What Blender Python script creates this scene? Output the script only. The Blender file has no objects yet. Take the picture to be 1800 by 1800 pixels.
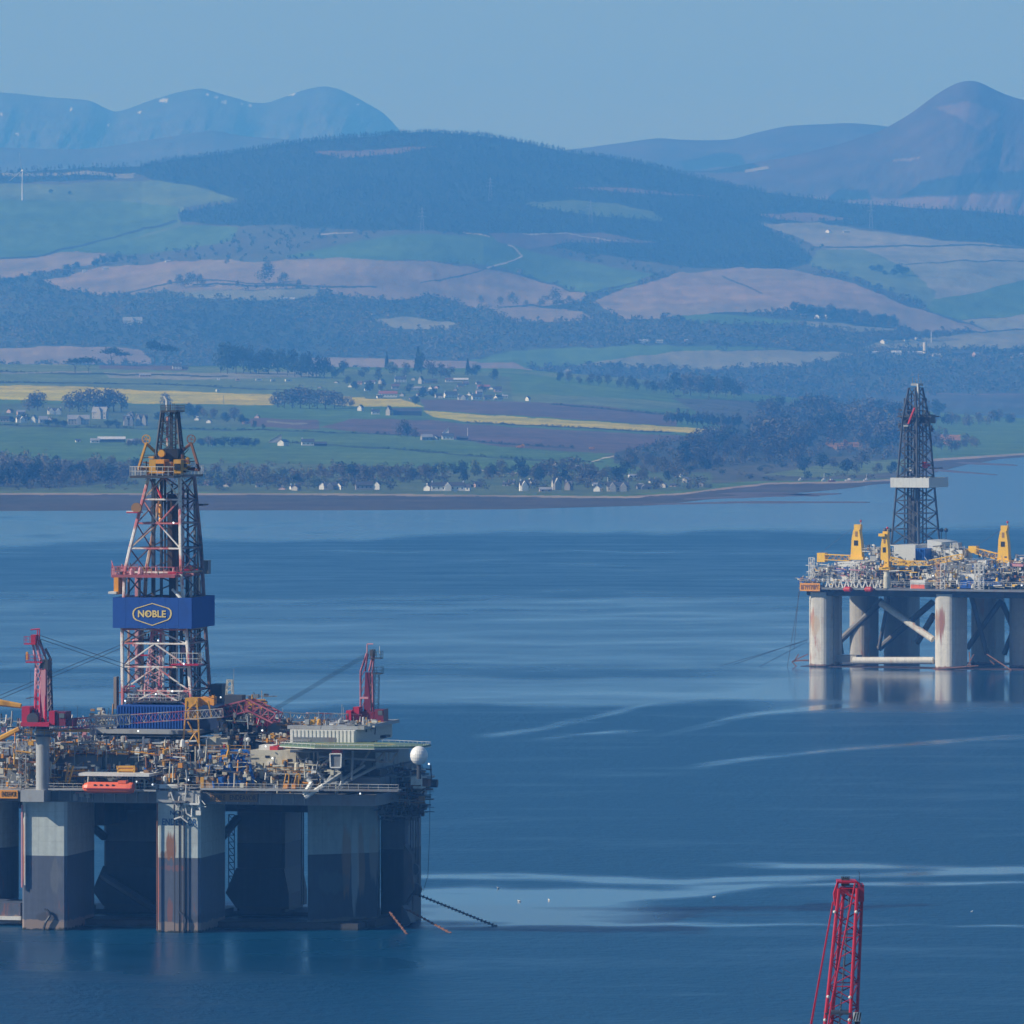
import bpy, math, random
import numpy as np
from mathutils import Vector, Matrix

# ------------------------------------------------------------------ camera, sky, sun
SC = bpy.context.scene
COL = SC.collection
F = 13500.0          # focal length in photograph pixels (1800 wide)
H = 115.0            # camera height above the water
HY = 600.0           # eye level in the photograph
SUN_AZ, SUN_EL = math.radians(76), math.radians(33)   # azimuth: left of straight behind the camera

cam_d = bpy.data.cameras.new('camera'); cam = bpy.data.objects.new('camera', cam_d); COL.objects.link(cam)
cam.location = (0, 0, H); cam.rotation_euler = (math.radians(90), 0, 0)
cam_d.sensor_width = 36; cam_d.lens = 36 * F / 1800; cam_d.shift_y = -(900 - HY) / 1800
cam_d.clip_start = 5; cam_d.clip_end = 90000
SC.camera = cam

SUN = Vector((-math.sin(SUN_AZ) * math.cos(SUN_EL), -math.cos(SUN_AZ) * math.cos(SUN_EL), math.sin(SUN_EL)))
W = bpy.data.worlds.new('World'); SC.world = W; W.use_nodes = True
nt = W.node_tree; bg = nt.nodes['Background']
sky = nt.nodes.new('ShaderNodeTexSky'); sky.sky_type = 'NISHITA'; sky.sun_disc = False
sky.sun_elevation = SUN_EL
sky.sun_rotation = math.atan2(SUN.x, SUN.y)      # compass angle from +Y, clockwise
sky.altitude = 0; sky.air_density = 1.0; sky.dust_density = 0.0; sky.ozone_density = 8.0
nt.links.new(sky.outputs[0], bg.inputs[0]); bg.inputs[1].default_value = 0.079
sl = bpy.data.lights.new('sun', 'SUN'); sl.energy = 5.0; sl.angle = math.radians(0.5); sl.color = (1.0, 0.96, 0.90)
so = bpy.data.objects.new('sun', sl); COL.objects.link(so)
so.rotation_euler = (-SUN).to_track_quat('-Z', 'Y').to_euler()
so.location = (-200, 0, 400)
SC.view_settings.view_transform = 'Standard'; SC.view_settings.look = 'None'
SC.view_settings.gamma = 1; SC.view_settings.use_curve_mapping = False; SC.view_settings.exposure = 0.10
SC.cycles.max_bounces = 6; SC.cycles.volume_bounces = 3; SC.cycles.diffuse_bounces = 2
SC.cycles.glossy_bounces = 3; SC.cycles.transparent_max_bounces = 4

HAZE_DENSITY = 8.7e-5
HAZE_COLOR = (0.100, 0.385, 0.97)
HAZE_ABSORB = (0.50, 0.50, 0.0)

# ------------------------------------------------------------------ helpers
rng = random.Random(7); nrg = np.random.default_rng(7)

def world(px, py, Y):
    return Vector(((px - 900) * Y / F, Y, H - (py - HY) * Y / F))

def tag(o, label=None, cat=None, group=None, kind=None):
    if label: o['label'] = label
    if cat: o['category'] = cat
    if group: o['group'] = group
    if kind: o['kind'] = kind
    return o

def link(name, me, mat=None, parent=None):
    o = bpy.data.objects.new(name, me); COL.objects.link(o)
    if mat is not None and me is not None and not me.materials: me.materials.append(mat)
    if parent is not None: o.parent = parent
    return o

def empty(name, loc=(0, 0, 0), rz=0.0, parent=None):
    o = bpy.data.objects.new(name, None); COL.objects.link(o)
    o.location = loc; o.rotation_euler = (0, 0, rz); o.empty_display_size = 2
    if parent is not None: o.parent = parent
    return o

def np_mesh(name, V, Fq, smooth=False):
    """V (n,3), Fq (m,k) with k 3 or 4"""
    me = bpy.data.meshes.new(name)
    V = np.asarray(V, dtype=np.float32); Fq = np.asarray(Fq, dtype=np.int32)
    k = Fq.shape[1]; m = len(Fq)
    me.vertices.add(len(V)); me.vertices.foreach_set('co', V.ravel())
    me.loops.add(m * k); me.loops.foreach_set('vertex_index', Fq.ravel())
    me.polygons.add(m); me.polygons.foreach_set('loop_start', np.arange(0, m * k, k, dtype=np.int32))
    if smooth: me.polygons.foreach_set('use_smooth', np.ones(m, dtype=bool))
    me.update(calc_edges=True)
    return me

def noise2(x, y, seed=0):
    r = np.random.default_rng(seed).random((256, 256))
    xi = np.floor(x).astype(int); yi = np.floor(y).astype(int)
    fx = x - xi; fy = y - yi; fx = fx * fx * (3 - 2 * fx); fy = fy * fy * (3 - 2 * fy)
    g = lambda a, b: r[a % 256, b % 256]
    return (g(xi, yi) * (1 - fx) + g(xi + 1, yi) * fx) * (1 - fy) + (g(xi, yi + 1) * (1 - fx) + g(xi + 1, yi + 1) * fx) * fy

def fbm(x, y, seed=0, oct=4):
    s = 0; a = .5; t = 0
    for i in range(oct):
        s = s + a * noise2(x * 2 ** i + 17 * i, y * 2 ** i + 5 * i, seed + i); t += a; a *= .5
    return s / t

def inpoly(px, py, poly):
    ins = np.zeros(px.shape, bool); n = len(poly)
    for i in range(n):
        x0, y0 = poly[i]; x1, y1 = poly[(i + 1) % n]
        if y0 == y1: continue
        c = ((y0 > py) != (y1 > py)) & (px < (x1 - x0) * (py - y0) / (y1 - y0) + x0)
        ins ^= c
    return ins

_REG = []
_TENS = ['', '', 'twenty', 'thirty', 'forty', 'fifty']
_ONE = ['', 'first', 'second', 'third', 'fourth', 'fifth', 'sixth', 'seventh', 'eighth', 'ninth', 'tenth', 'eleventh', 'twelfth', 'thirteenth', 'fourteenth', 'fifteenth', 'sixteenth', 'seventeenth', 'eighteenth', 'nineteenth']
def ordinal(n):
    if n < 20: return _ONE[n]
    return _TENS[n // 10] + ('-' + _ONE[n % 10] if n % 10 else 'th') if n % 10 else {2: 'twentieth', 3: 'thirtieth', 4: 'fortieth', 5: 'fiftieth'}[n // 10]

# ------------------------------------------------------------------ materials
class NT:
    def __init__(s, name):
        s.m = bpy.data.materials.new(name); s.m.use_nodes = True; s.t = s.m.node_tree
        s.b = s.t.nodes['Principled BSDF']; s.out = s.t.nodes['Material Output']
    def n(s, typ, **kw):
        nd = s.t.nodes.new('ShaderNode' + typ)
        for k, v in kw.items():
            if k.startswith('i_'): nd.inputs[k[2:].replace('_', ' ')].default_value = v
            else: setattr(nd, k, v)
        return nd
    def l(s, a, b): s.t.links.new(a, b)
    def mix(s, fac, a, b, blend='MIX'):
        nd = s.t.nodes.new('ShaderNodeMix'); nd.data_type = 'RGBA'; nd.blend_type = blend
        for sock, v in ((nd.inputs[0], fac), (nd.inputs[6], a), (nd.inputs[7], b)):
            if hasattr(v, 'links'): s.l(v, sock)
            elif isinstance(v, (int, float)): sock.default_value = v
            else: sock.default_value = (*v, 1)
        return nd.outputs[2]
    def ramp(s, src, lo, hi, a=0.0, b=1.0):
        nd = s.n('MapRange'); s.l(src, nd.inputs[0])
        nd.inputs[1].default_value = lo; nd.inputs[2].default_value = hi
        nd.inputs[3].default_value = a; nd.inputs[4].default_value = b
        return nd.outputs[0]
    def coord(s, kind='Object', scale=(1, 1, 1)):
        tc = s.n('TexCoord'); mp = s.n('Mapping'); s.l(tc.outputs[kind], mp.inputs[0]); mp.inputs['Scale'].default_value = scale
        return mp.outputs[0]
    def noise(s, co, scale, detail=3, rough=.55):
        nd = s.n('TexNoise'); s.l(co, nd.inputs['Vector']); nd.inputs['Scale'].default_value = scale
        nd.inputs['Detail'].default_value = detail; nd.inputs['Roughness'].default_value = rough
        return nd.outputs[0]

_M = {}
def paint(name, col, rough=.55, metal=0.0, dirt=.35, dcol=(.16, .10, .07), dscale=.35, var=.18):
    """painted or bare steel: colour variation plus streaky grime/rust"""
    if name in _M: return _M[name]
    k = NT(name)
    co = k.coord('Object', (1, 1, .35)); n1 = k.noise(co, dscale, 5, .62)
    n2 = k.noise(k.coord('Object'), dscale * 5, 3)
    c = k.mix(k.ramp(n1, .52, .75, 0, dirt * 1.6), col, dcol)
    c = k.mix(k.ramp(n2, .3, .75, 0, 1), c, tuple(v * (1 - var) for v in col), 'MIX') if False else k.mix(var, c, k.mix(k.ramp(n2, .3, .7), (.35, .35, .35), (1, 1, 1)), 'MULTIPLY')
    k.l(c, k.b.inputs['Base Color']); k.b.inputs['Roughness'].default_value = rough
    k.b.inputs['Metallic'].default_value = metal
    k.m.diffuse_color = (*col, 1)
    _M[name] = k.m
    return k.m
# ------------------------------------------------------------------ water
def ip(tab, x):
    t = np.array(tab, float); return np.interp(x, t[:, 0], t[:, 1])

def build_water():
    cols = np.concatenate([[-3000, -1500, -600], np.linspace(-60, 1860, 420), [2400, 3300, 4800]])
    rows = np.concatenate([[5200, 3600, 2500], np.linspace(1840, 640, 620)])
    PX, PY = np.meshgrid(cols, rows)
    Y = H * F / (PY - HY); X = (PX - 900) * Y / F
    V = np.stack([X, Y, np.zeros_like(X)], -1).reshape(-1, 3)
    nr, nc = PX.shape
    i = np.arange(nr * nc).reshape(nr, nc)
    Fq = np.stack([i[:-1, :-1], i[:-1, 1:], i[1:, 1:], i[1:, :-1]], -1).reshape(-1, 4)
    me = np_mesh('sea', V, Fq)
    # calm slicks: value 0 (wind-ruffled) .. 1 (glassy), laid down over the firth
    # streaks live in wind-aligned coordinates: long across the firth, short along it
    w = (fbm(PX / 260, PY / 60, 3) - .5)
    def band(y0, y1, soft, amp, tilt=0.0, x0=-9999, x1=99999, xs=120, wob=26):
        yy = PY + w * wob + tilt * (PX - 900)
        b = 1 / (1 + np.exp(-(yy - y0) / soft)) * 1 / (1 + np.exp((yy - y1) / soft))
        b = b * 1 / (1 + np.exp(-(PX - x0) / xs)) * 1 / (1 + np.exp((PX - x1) / xs))
        return b * amp
    c = np.zeros_like(PX)
    c += band(600, 940, 3, .95, tilt=.018)
    c += band(952, 1050, 10, .10)
    c += band(1070, 1170, 16, .45, tilt=-.01, x1=1750)
    c += band(1195, 1238, 3, .55, tilt=.012)
    c += band(1150, 1250, 6, .5, x0=1330, xs=40, wob=8)
    c += band(1640, 1712, 12, .36, x1=735, xs=30, wob=8)
    st = fbm(PX / 420, PY / 9, 11, 4)
    # long slicks on the open water right of the near rig
    def wisps(n, x0, x1, y0, y1, wx, wy, amp, seed, tilt=0.0):
        g = np.random.default_rng(seed); out = np.zeros_like(PX); cx_, ry = cols, rows
        for _ in range(n):
            x = g.uniform(x0, x1); y = g.uniform(y0, y1); a = g.uniform(*wx); b = g.uniform(*wy); h = amp * g.uniform(.35, 1); tl = tilt + g.uniform(-.012, .012)
            i0, i1 = np.searchsorted(cols, [x - 2.6 * a, x + 2.6 * a]); j0, j1 = np.searchsorted(-rows, [-(y + 4 * b + 2.6 * a * abs(tl)), -(y - 4 * b - 2.6 * a * abs(tl))])
            if i1 <= i0 or j1 <= j0: continue
            sx = PX[j0:j1, i0:i1]; sy = PY[j0:j1, i0:i1]
            out[j0:j1, i0:i1] += h * np.exp(-((sx - x) / a) ** 2 - (np.abs(sy - y - tl * (sx - x) - 1.5 * np.sin(sx / 37 + y)) / b) ** 1.4)
        return out
    def trail(pts, n, wx, wy, amp, seed):
        g = np.random.default_rng(seed); out = np.zeros_like(PX); xs = [q[0] for q in pts]
        for _ in range(n):
            x = g.uniform(xs[0], xs[-1]); y = float(np.interp(x, xs, [q[1] for q in pts])) + g.normal() * wy[1] * .5
            k = float(np.interp(x + 20, xs, [q[1] for q in pts]) - np.interp(x - 20, xs, [q[1] for q in pts])) / 40
            out += wisps(1, x, x + 1, y, y + .1, wx, wy, amp, int(g.integers(1e6)), k)
        return out
    c += wisps(60, 720, 1120, 1565, 1622, (50, 150), (2.5, 8), .42, 31)
    c += trail([(720, 1542), (900, 1540), (1200, 1550), (1500, 1541), (1880, 1528)], 46, (50, 140), (1.5, 4), .5, 32)
    c += trail([(1250, 1522), (1600, 1524), (1880, 1532)], 18, (50, 120), (1.5, 3), .45, 33)
    c += trail([(1250, 1560), (1600, 1553), (1880, 1551)], 18, (50, 120), (1, 2.6), .55, 34)
    c += trail([(900, 1586), (1180, 1572), (1300, 1560)], 26, (50, 120), (2, 5), .45, 35)
    c += trail([(720, 1628), (1000, 1624), (1880, 1628)], 26, (60, 140), (1, 2), .45, 36)
    c += trail([(870, 1292), (960, 1280), (1120, 1242)], 14, (22, 50), (1, 2.4), .42, 37)
    c += trail([(960, 1296), (1050, 1288), (1160, 1282)], 8, (22, 50), (1, 2), .5, 38)
    c += trail([(1190, 1288), (1260, 1270), (1340, 1252), (1480, 1241)], 22, (22, 60), (1.2, 3), .42, 39)
    c += trail([(1230, 1344), (1400, 1325), (1560, 1312), (1700, 1300), (1880, 1291)], 34, (30, 80), (1.2, 2.6), .32, 40)
    c += wisps(160, -100, 1900, 1050, 1240, (60, 260), (1, 5), .28, 41, -.01)
    c += wisps(60, -100, 1900, 960, 1060, (60, 240), (1, 3), .16, 42)
    c += wisps(50, -100, 1900, 1250, 1500, (60, 220), (1, 4), .10, 43, -.02)
    c += wisps(26, 720, 1900, 1640, 1790, (60, 200), (1, 3), .14, 44)
    c += wisps(16, -60, 760, 1650, 1720, (60, 160), (2, 7), .16, 45)
    c = c * (.75 + .5 * fbm(PX / 300, PY / 6, 27, 4)) + (fbm(PX / 40, PY / 4, 23, 3) - .5) * .10
    # dull wind lanes near the left shore
    c -= np.clip(fbm(PX / 140, PY / 8, 29, 3) - .5, 0, 1) * 2.2 * band(905, 948, 4, 1, x1=700)
    a = me.attributes.new('calm', 'FLOAT', 'POINT'); a.data.foreach_set('value', np.clip(c, 0, 1).astype(np.float32).ravel())
    k = NT('sea_water')
    at = k.n('Attribute', attribute_name='calm').outputs['Fac']
    co = k.coord('Object')
    fine = k.noise(k.coord('Object', (.012, .03, .03)), 1.0, 6, .6)
    sm = k.n('Math', operation='ADD', use_clamp=True); k.l(at, sm.inputs[0]); k.l(k.ramp(fine, .35, .7, -.12, .12), sm.inputs[1]); calm = sm.outputs[0]
    k.b.inputs['Base Color'].default_value = (.001, .050, .118, 1)
    k.b.inputs['IOR'].default_value = 1.33
    k.l(k.ramp(calm, 0, .9, .34, .11), k.b.inputs['Roughness']); rip = k.noise(k.coord('Object', (.07, .30, .3)), 1.0, 5, .7); mu = k.n('Math', operation='MULTIPLY'); k.l(k.ramp(calm, 0, .42, .25, .70), mu.inputs[0]); k.l(k.ramp(rip, .3, .7, .68, 1.32), mu.inputs[1]); k.l(mu.outputs[0], k.b.inputs['Specular IOR Level'])
    wv = k.noise(k.coord('Object', (.35, .22, .35)), 1.0, 5, .65)
    bp = k.n('Bump'); k.l(wv, bp.inputs['Height']); k.l(k.ramp(calm, 0, .3, .7, .0), bp.inputs['Strength']); bp.inputs['Distance'].default_value = 1.2
    k.l(bp.outputs[0], k.b.inputs['Normal'])
    tag(link('sea', me, k.m), kind='structure')
    # sea bed far below so that nothing is open underneath
build_water()

# ------------------------------------------------------------------ land
# classes: colour, tree kind (0 none, 1 conifer, 2 broadleaf), trees per 1000 px^2
CL = {
 'scrub':   ((.095, .095, .065), 0), 'wood': ((.06, .07, .05), 2), 'conifer': ((.022, .032, .024), 1),
 'green':   ((.088, .165, .048), 0), 'green2': ((.13, .18, .07), 0), 'plough': ((.29, .22, .165), 0),
 'pale':    ((.26, .25, .18), 0), 'line': ((.035, .04, .035), 0), 'track': ((.55, .5, .4), 0),
 'rape':    ((.55, .46, .02), 0), 'brown': ((.125, .085, .075), 0), 'heather': ((.085, .062, .05), 0),
 'mud':     ((.08, .074, .066), 0), 'beach': ((.33, .26, .19), 0), 'rock': ((.10, .095, .09), 0),
 'snow':    ((.85, .86, .88), 0), 'gorse': ((.34, .16, .03), 0), 'garden': ((.10, .14, .06), 0), 'clear': ((.17, .12, .10), 0),
}
CN = list(CL)
CI = {n: i for i, n in enumerate(CN)}

def classify(PX, PY, base, polys, lines=(), warp=5.0, seed=50):
    wx = PX + (fbm(PX / 40, PY / 14, seed) - .5) * warp * 3
    wy = PY + (fbm(PX / 36, PY / 16, seed + 9) - .5) * warp
    c = np.full(PX.shape, CI[base]) if isinstance(base, str) else base.copy()
    for nm, poly in polys:
        P = np.array(poly); 
        m = inpoly(wx, wy, poly); c[m] = CI[nm]
    for nm, wid, pts in lines:
        for (x0, y0), (x1, y1) in zip(pts[:-1], pts[1:]):
            dx, dy = x1 - x0, y1 - y0; L = dx * dx + dy * dy
            t = np.clip(((PX - x0) * dx + (wy - y0) * dy) / L, 0, 1)
            d = np.hypot(PX - x0 - t * dx, wy - y0 - t * dy); c[d < wid] = CI[nm]
    return c

def land_mat(name, fscale, bump=1.0):
    k = NT(name)
    at = k.n('Attribute', attribute_name='ground').outputs['Color']
    n1 = k.noise(k.coord('Object', (fscale, fscale, fscale)), 1.0, 6, .6)
    n2 = k.noise(k.coord('Object', (fscale * 6, fscale * 1.2, fscale)), 1.0, 4, .6)
    c = k.mix(.65, at, k.mix(k.ramp(n1, .3, .72), (.42, .45, .5), (1.25, 1.2, 1.1)), 'MULTIPLY')
    c = k.mix(.5, c, k.mix(k.ramp(n2, .3, .7), (.5, .52, .55), (1.25, 1.25, 1.15)), 'MULTIPLY'); n3 = k.noise(k.coord('Object', (fscale * .35, fscale * .35, fscale)), 1.0, 3, .5); c = k.mix(.4, c, k.mix(k.ramp(n3, .35, .65), (.75, .9, .8), (1.2, 1.05, 1.1)), 'MULTIPLY')
    k.l(c, k.b.inputs['Base Color']); k.b.inputs['Roughness'].default_value = .95
    k.b.inputs['Specular IOR Level'].default_value = .1
    bp = k.n('Bump'); k.l(n1, bp.inputs['Height']); bp.inputs['Strength'].default_value = .6; bp.inputs['Distance'].default_value = bump
    k.l(bp.outputs[0], k.b.inputs['Normal'])
    return k.m

def sheet(name, PX, PY, Y, cls, mat, Z=None):
    X = (PX - 900) * Y / F
    if Z is None: Z = H - (PY - HY) * Y / F
    V = np.stack([X, Y, Z], -1).reshape(-1, 3)
    nr, nc = PX.shape; i = np.arange(nr * nc).reshape(nr, nc)
    Fq = np.stack([i[:-1, :-1], i[:-1, 1:], i[1:, 1:], i[1:, :-1]], -1).reshape(-1, 4)
    me = np_mesh(name, V, Fq, smooth=True)
    cols = np.array([(*CL[n][0], 1.0) for n in CN], dtype=np.float32)[cls.reshape(-1)]
    a = me.color_attributes.new('ground', 'FLOAT_COLOR', 'POINT'); a.data.foreach_set('color', cols.ravel())
    return tag(link(name, me, mat), kind='structure')

# --- A: the peninsula across the water
MUD = [(-900, 900), (0, 898), (300, 897), (600, 897), (900, 895), (1150, 888), (1240, 878), (1300, 873), (1430, 864), (1500, 857), (1530, 852), (1600, 846), (1650, 828), (1700, 816), (1760, 806), (1800, 803), (2700, 790)]
LANDL = [(-900, 868), (0, 868), (600, 869), (900, 872), (1100, 874), (1200, 868), (1260, 860), (1350, 850), (1500, 847), (1580, 843), (1640, 808), (1800, 798), (2700, 780)]
TOPA = [(-900, 640), (0, 640), (900, 648), (1100, 664), (1300, 690), (1450, 705), (1600, 722), (1800, 735), (2700, 740)]
ZTOP = [(-900, 85), (0, 85), (900, 78), (1100, 66), (1300, 46), (1450, 32), (1600, 20), (1800, 14), (2700, 12)]

def depthA(PX, PY):
    ml = ip(LANDL, PX); top = ip(TOPA, PX); zt = ip(ZTOP, PX)
    Yl = (H - .5) * F / (ml - HY); Yt = (H - zt) * F / (top - HY)
    t = np.clip((ml - PY) / (ml - top), 0, 1)
    Ya = Yl + (Yt - Yl) * t ** 1.12
    return np.where(PY >= ml, (H - .5 * np.clip((ip(MUD, PX) - PY) / np.maximum(ip(MUD, PX) - ml, .5), -.4, 1)) * F / (np.maximum(PY, 601) - HY), Ya)

A_POLY = [
 ('green2', [(0, 640), (1300, 660), (1300, 720), (0, 700)]),
 ('pale', [(180, 655), (380, 655), (560, 652), (560, 662), (330, 668), (190, 664)]),
 ('rape', [(75, 634), (125, 635), (120, 642), (75, 641)]),
 ('brown', [(175, 640), (330, 640), (330, 652), (175, 648)]),
 ('rape', [(-400, 670), (0, 677), (120, 679), (250, 686), (480, 693), (500, 706), (480, 713), (240, 709), (130, 704), (0, 701), (-400, 692)]),
 ('rape', [(560, 696), (700, 700), (725, 708), (745, 716), (620, 714), (560, 708)]),
 ('brown', [(740, 702), (900, 706), (1040, 712), (1190, 728), (1190, 750), (1000, 736), (745, 720)]),
 ('rape', [(745, 721), (820, 727), (1000, 738), (1200, 752), (1300, 757), (1300, 766), (1180, 760), (1000, 750), (820, 741), (765, 733)]),
 ('brown', [(620, 737), (760, 738), (820, 745), (1000, 756), (1230, 768), (1230, 800), (1050, 796), (880, 786), (820, 775), (640, 760), (560, 752)]),
 ('brown', [(440, 735), (560, 738), (560, 755), (440, 750)]),
 ('green', [(880, 655), (1040, 665), (1200, 685), (1330, 700), (1330, 720), (1100, 700), (880, 690)]),
 ('green', [(1230, 690), (1450, 712), (1500, 730), (1300, 735)]),
 ('garden', [(0, 708), (420, 715), (440, 750), (0, 752)]),
 ('garden', [(600, 652), (900, 662), (900, 706), (640, 700)]),
 ('scrub', [(1180, 700), (1560, 712), (1640, 760), (1640, 842), (1500, 842), (1200, 850), (1060, 800), (1180, 790), (1300, 768)]),
 ('wood', [(1220, 770), (1330, 730), (1420, 705), (1600, 722), (1660, 770), (1600, 815), (1500, 800), (1400, 812), (1220, 826), (1080, 815), (1080, 795)]),
 ('green2', [(1340, 835), (1440, 818), (1600, 806), (1600, 828), (1440, 838)]),
 ('garden', [(-400, 795), (0, 800), (200, 812), (400, 815), (600, 815), (800, 826), (1000, 832), (1250, 830), (1250, 858), (1100, 870), (0, 864), (-400, 862)]),
 ('wood', [(-400, 798), (0, 803), (80, 812), (180, 815), (190, 850), (100, 858), (0, 855), (-400, 850)]),
 ('green', [(1660, 742), (1720, 738), (2700, 744), (2700, 776), (1800, 795), (1700, 796), (1660, 780)]),
 ('gorse', [(1450, 780), (1510, 776), (1520, 784), (1470, 792)]), ('gorse', [(1650, 764), (1690, 764), (1690, 775), (1655, 774)]),
]
A_LINE = [
 ('line', 1.0, [(0, 747), (200, 752), (480, 757), (700, 764), (900, 782), (1010, 786)]), ('line', 1.0, [(480, 776), (700, 790), (900, 806), (1060, 812)]),
 ('line', 1.2, [(970, 711), (1170, 728), (1300, 738)]), ('line', 1.0, [(0, 672), (300, 676), (600, 690)]),
 ('line', 1.3, [(0, 653), (200, 658), (400, 662)]), ('line', 1.2, [(820, 742), (1000, 751), (1180, 761)]),
 ('pale', 1.0, [(0, 655), (160, 653)]), ('pale', 1.4, [(470, 742), (540, 744)]),
 ('track', .7, [(840, 826), (900, 832), (1000, 830)]), ('track', .9, [(1040, 812), (1060, 805), (1080, 801)]),
]

def build_A():
    cols = np.concatenate([np.linspace(-700, -40, 60), np.linspace(-36, 1836, 1100), np.linspace(1850, 2500, 60)])
    T = np.linspace(0, 1, 300)
    PX = np.repeat(cols[None, :], len(T), 0)
    b = ip(MUD, cols) + 1.0; t = ip(TOPA, cols)
    PY = b[None, :] + (t - b)[None, :] * T[:, None]
    Y = depthA(PX, PY)
    c = classify(PX, PY, 'green', A_POLY, A_LINE, warp=3.5)
    ml = ip(LANDL, PX)
    c[PY > ml - 1.6] = CI['beach']; c[PY > ml + 1.4 + (fbm(PX / 30, PY / 4, 77) - .4) * 3] = CI['mud']
    Z = H - (PY - HY) * Y / F
    Z = Z + (fbm(PX / 60, PY / 10, 61) - .5) * 1.5 * np.clip((ml - PY) / 10, 0, 1)
    Z[PY > ml + 1] = np.maximum(Z[PY > ml + 1], .05); Z[0] = -1.5
    # back slope so that the land is closed behind
    nb = 8
    PXb = np.repeat(cols[None, :], nb, 0); s = np.linspace(1 / nb, 1, nb)[:, None]
    Yb = Y[-1][None, :] + s * 700; Zb = Z[-1][None, :] * (1 - s ** 1.5) - 3 * s
    sheet('peninsula', np.vstack([PX, PXb]), np.vstack([PY, PXb * 0]), np.vstack([Y, Yb]), np.vstack([c, np.full(PXb.shape, CI['garden'])]),
          land_mat('farmland', .012, .8), np.vstack([Z, Zb]))
build_A()

def spit(name, pts, wid, z=.25):
    """mud bank just proud of the water: real strip given in photograph coordinates on the water plane"""
    xs = np.linspace(pts[0][0], pts[-1][0], 80); yc = np.interp(xs, [p[0] for p in pts], [p[1] for p in pts])
    e = np.sin(np.linspace(0, math.pi, 80)) ** .5 * wid * (.55 + .9 * fbm(xs / 25, xs * 0 + pts[0][1], int(pts[0][1])))
    V = []
    for k, zz in ((-1, -.4), (-.6, z), (.6, z), (1, -.4)):
        py = yc + k * e; Y = H * F / (py - HY); V.append(np.stack([(xs - 900) * Y / F, Y, np.full(80, zz)], -1))
    V = np.array(V).reshape(-1, 3); i = np.arange(320).reshape(4, 80)
    Fq = np.stack([i[:-1, :-1], i[1:, :-1], i[1:, 1:], i[:-1, 1:]], -1).reshape(-1, 4)
    tag(link(name, np_mesh(name, V, Fq), _M.get('mud') or paint('mud', (.09, .065, .055), .7, dirt=.2)), kind='structure')
spit('mud_bank', [(1130, 887), (1300, 883), (1530, 883)], 2.4)
spit('mud_bank', [(1200, 878), (1330, 872), (1480, 868)], 3.4)
spit('mud_bank', [(1560, 822), (1640, 826), (1755, 835)], 2.2)
spit('mud_bank', [(1660, 812), (1700, 814), (1790, 818)], 2.6)
spit('mud_bank', [(1250, 868), (1380, 868), (1440, 872)], 3.5)
spit('mud_bank', [(1800, 702), (1700, 703), (1650, 704)][::-1], 1.2)

# --- B: rolling farmland and the forested hill beyond
CRB = [(-900, 330), (0, 303), (100, 297), (250, 292), (300, 282), (400, 270), (500, 254), (600, 242), (700, 235), (760, 233), (850, 238), (900, 247), (950, 257), (1000, 268), (1080, 279), (1150, 292), (1200, 306), (1300, 330), (1400, 346), (1500, 357), (1600, 364), (1700, 370), (1800, 379), (2700, 420)]
def depthB(PX, PY):
    cr = ip(CRB, PX); t = np.clip((726 - PY) / (726 - cr), 0, 1)
    Y0 = (H - 3) * F / 126.
    hump = 250 * np.sin(PX / 170. + PY / 60.) * np.sin(math.pi * t) ** 2
    return Y0 + (16800 - Y0) * t ** .95 + hump

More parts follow.
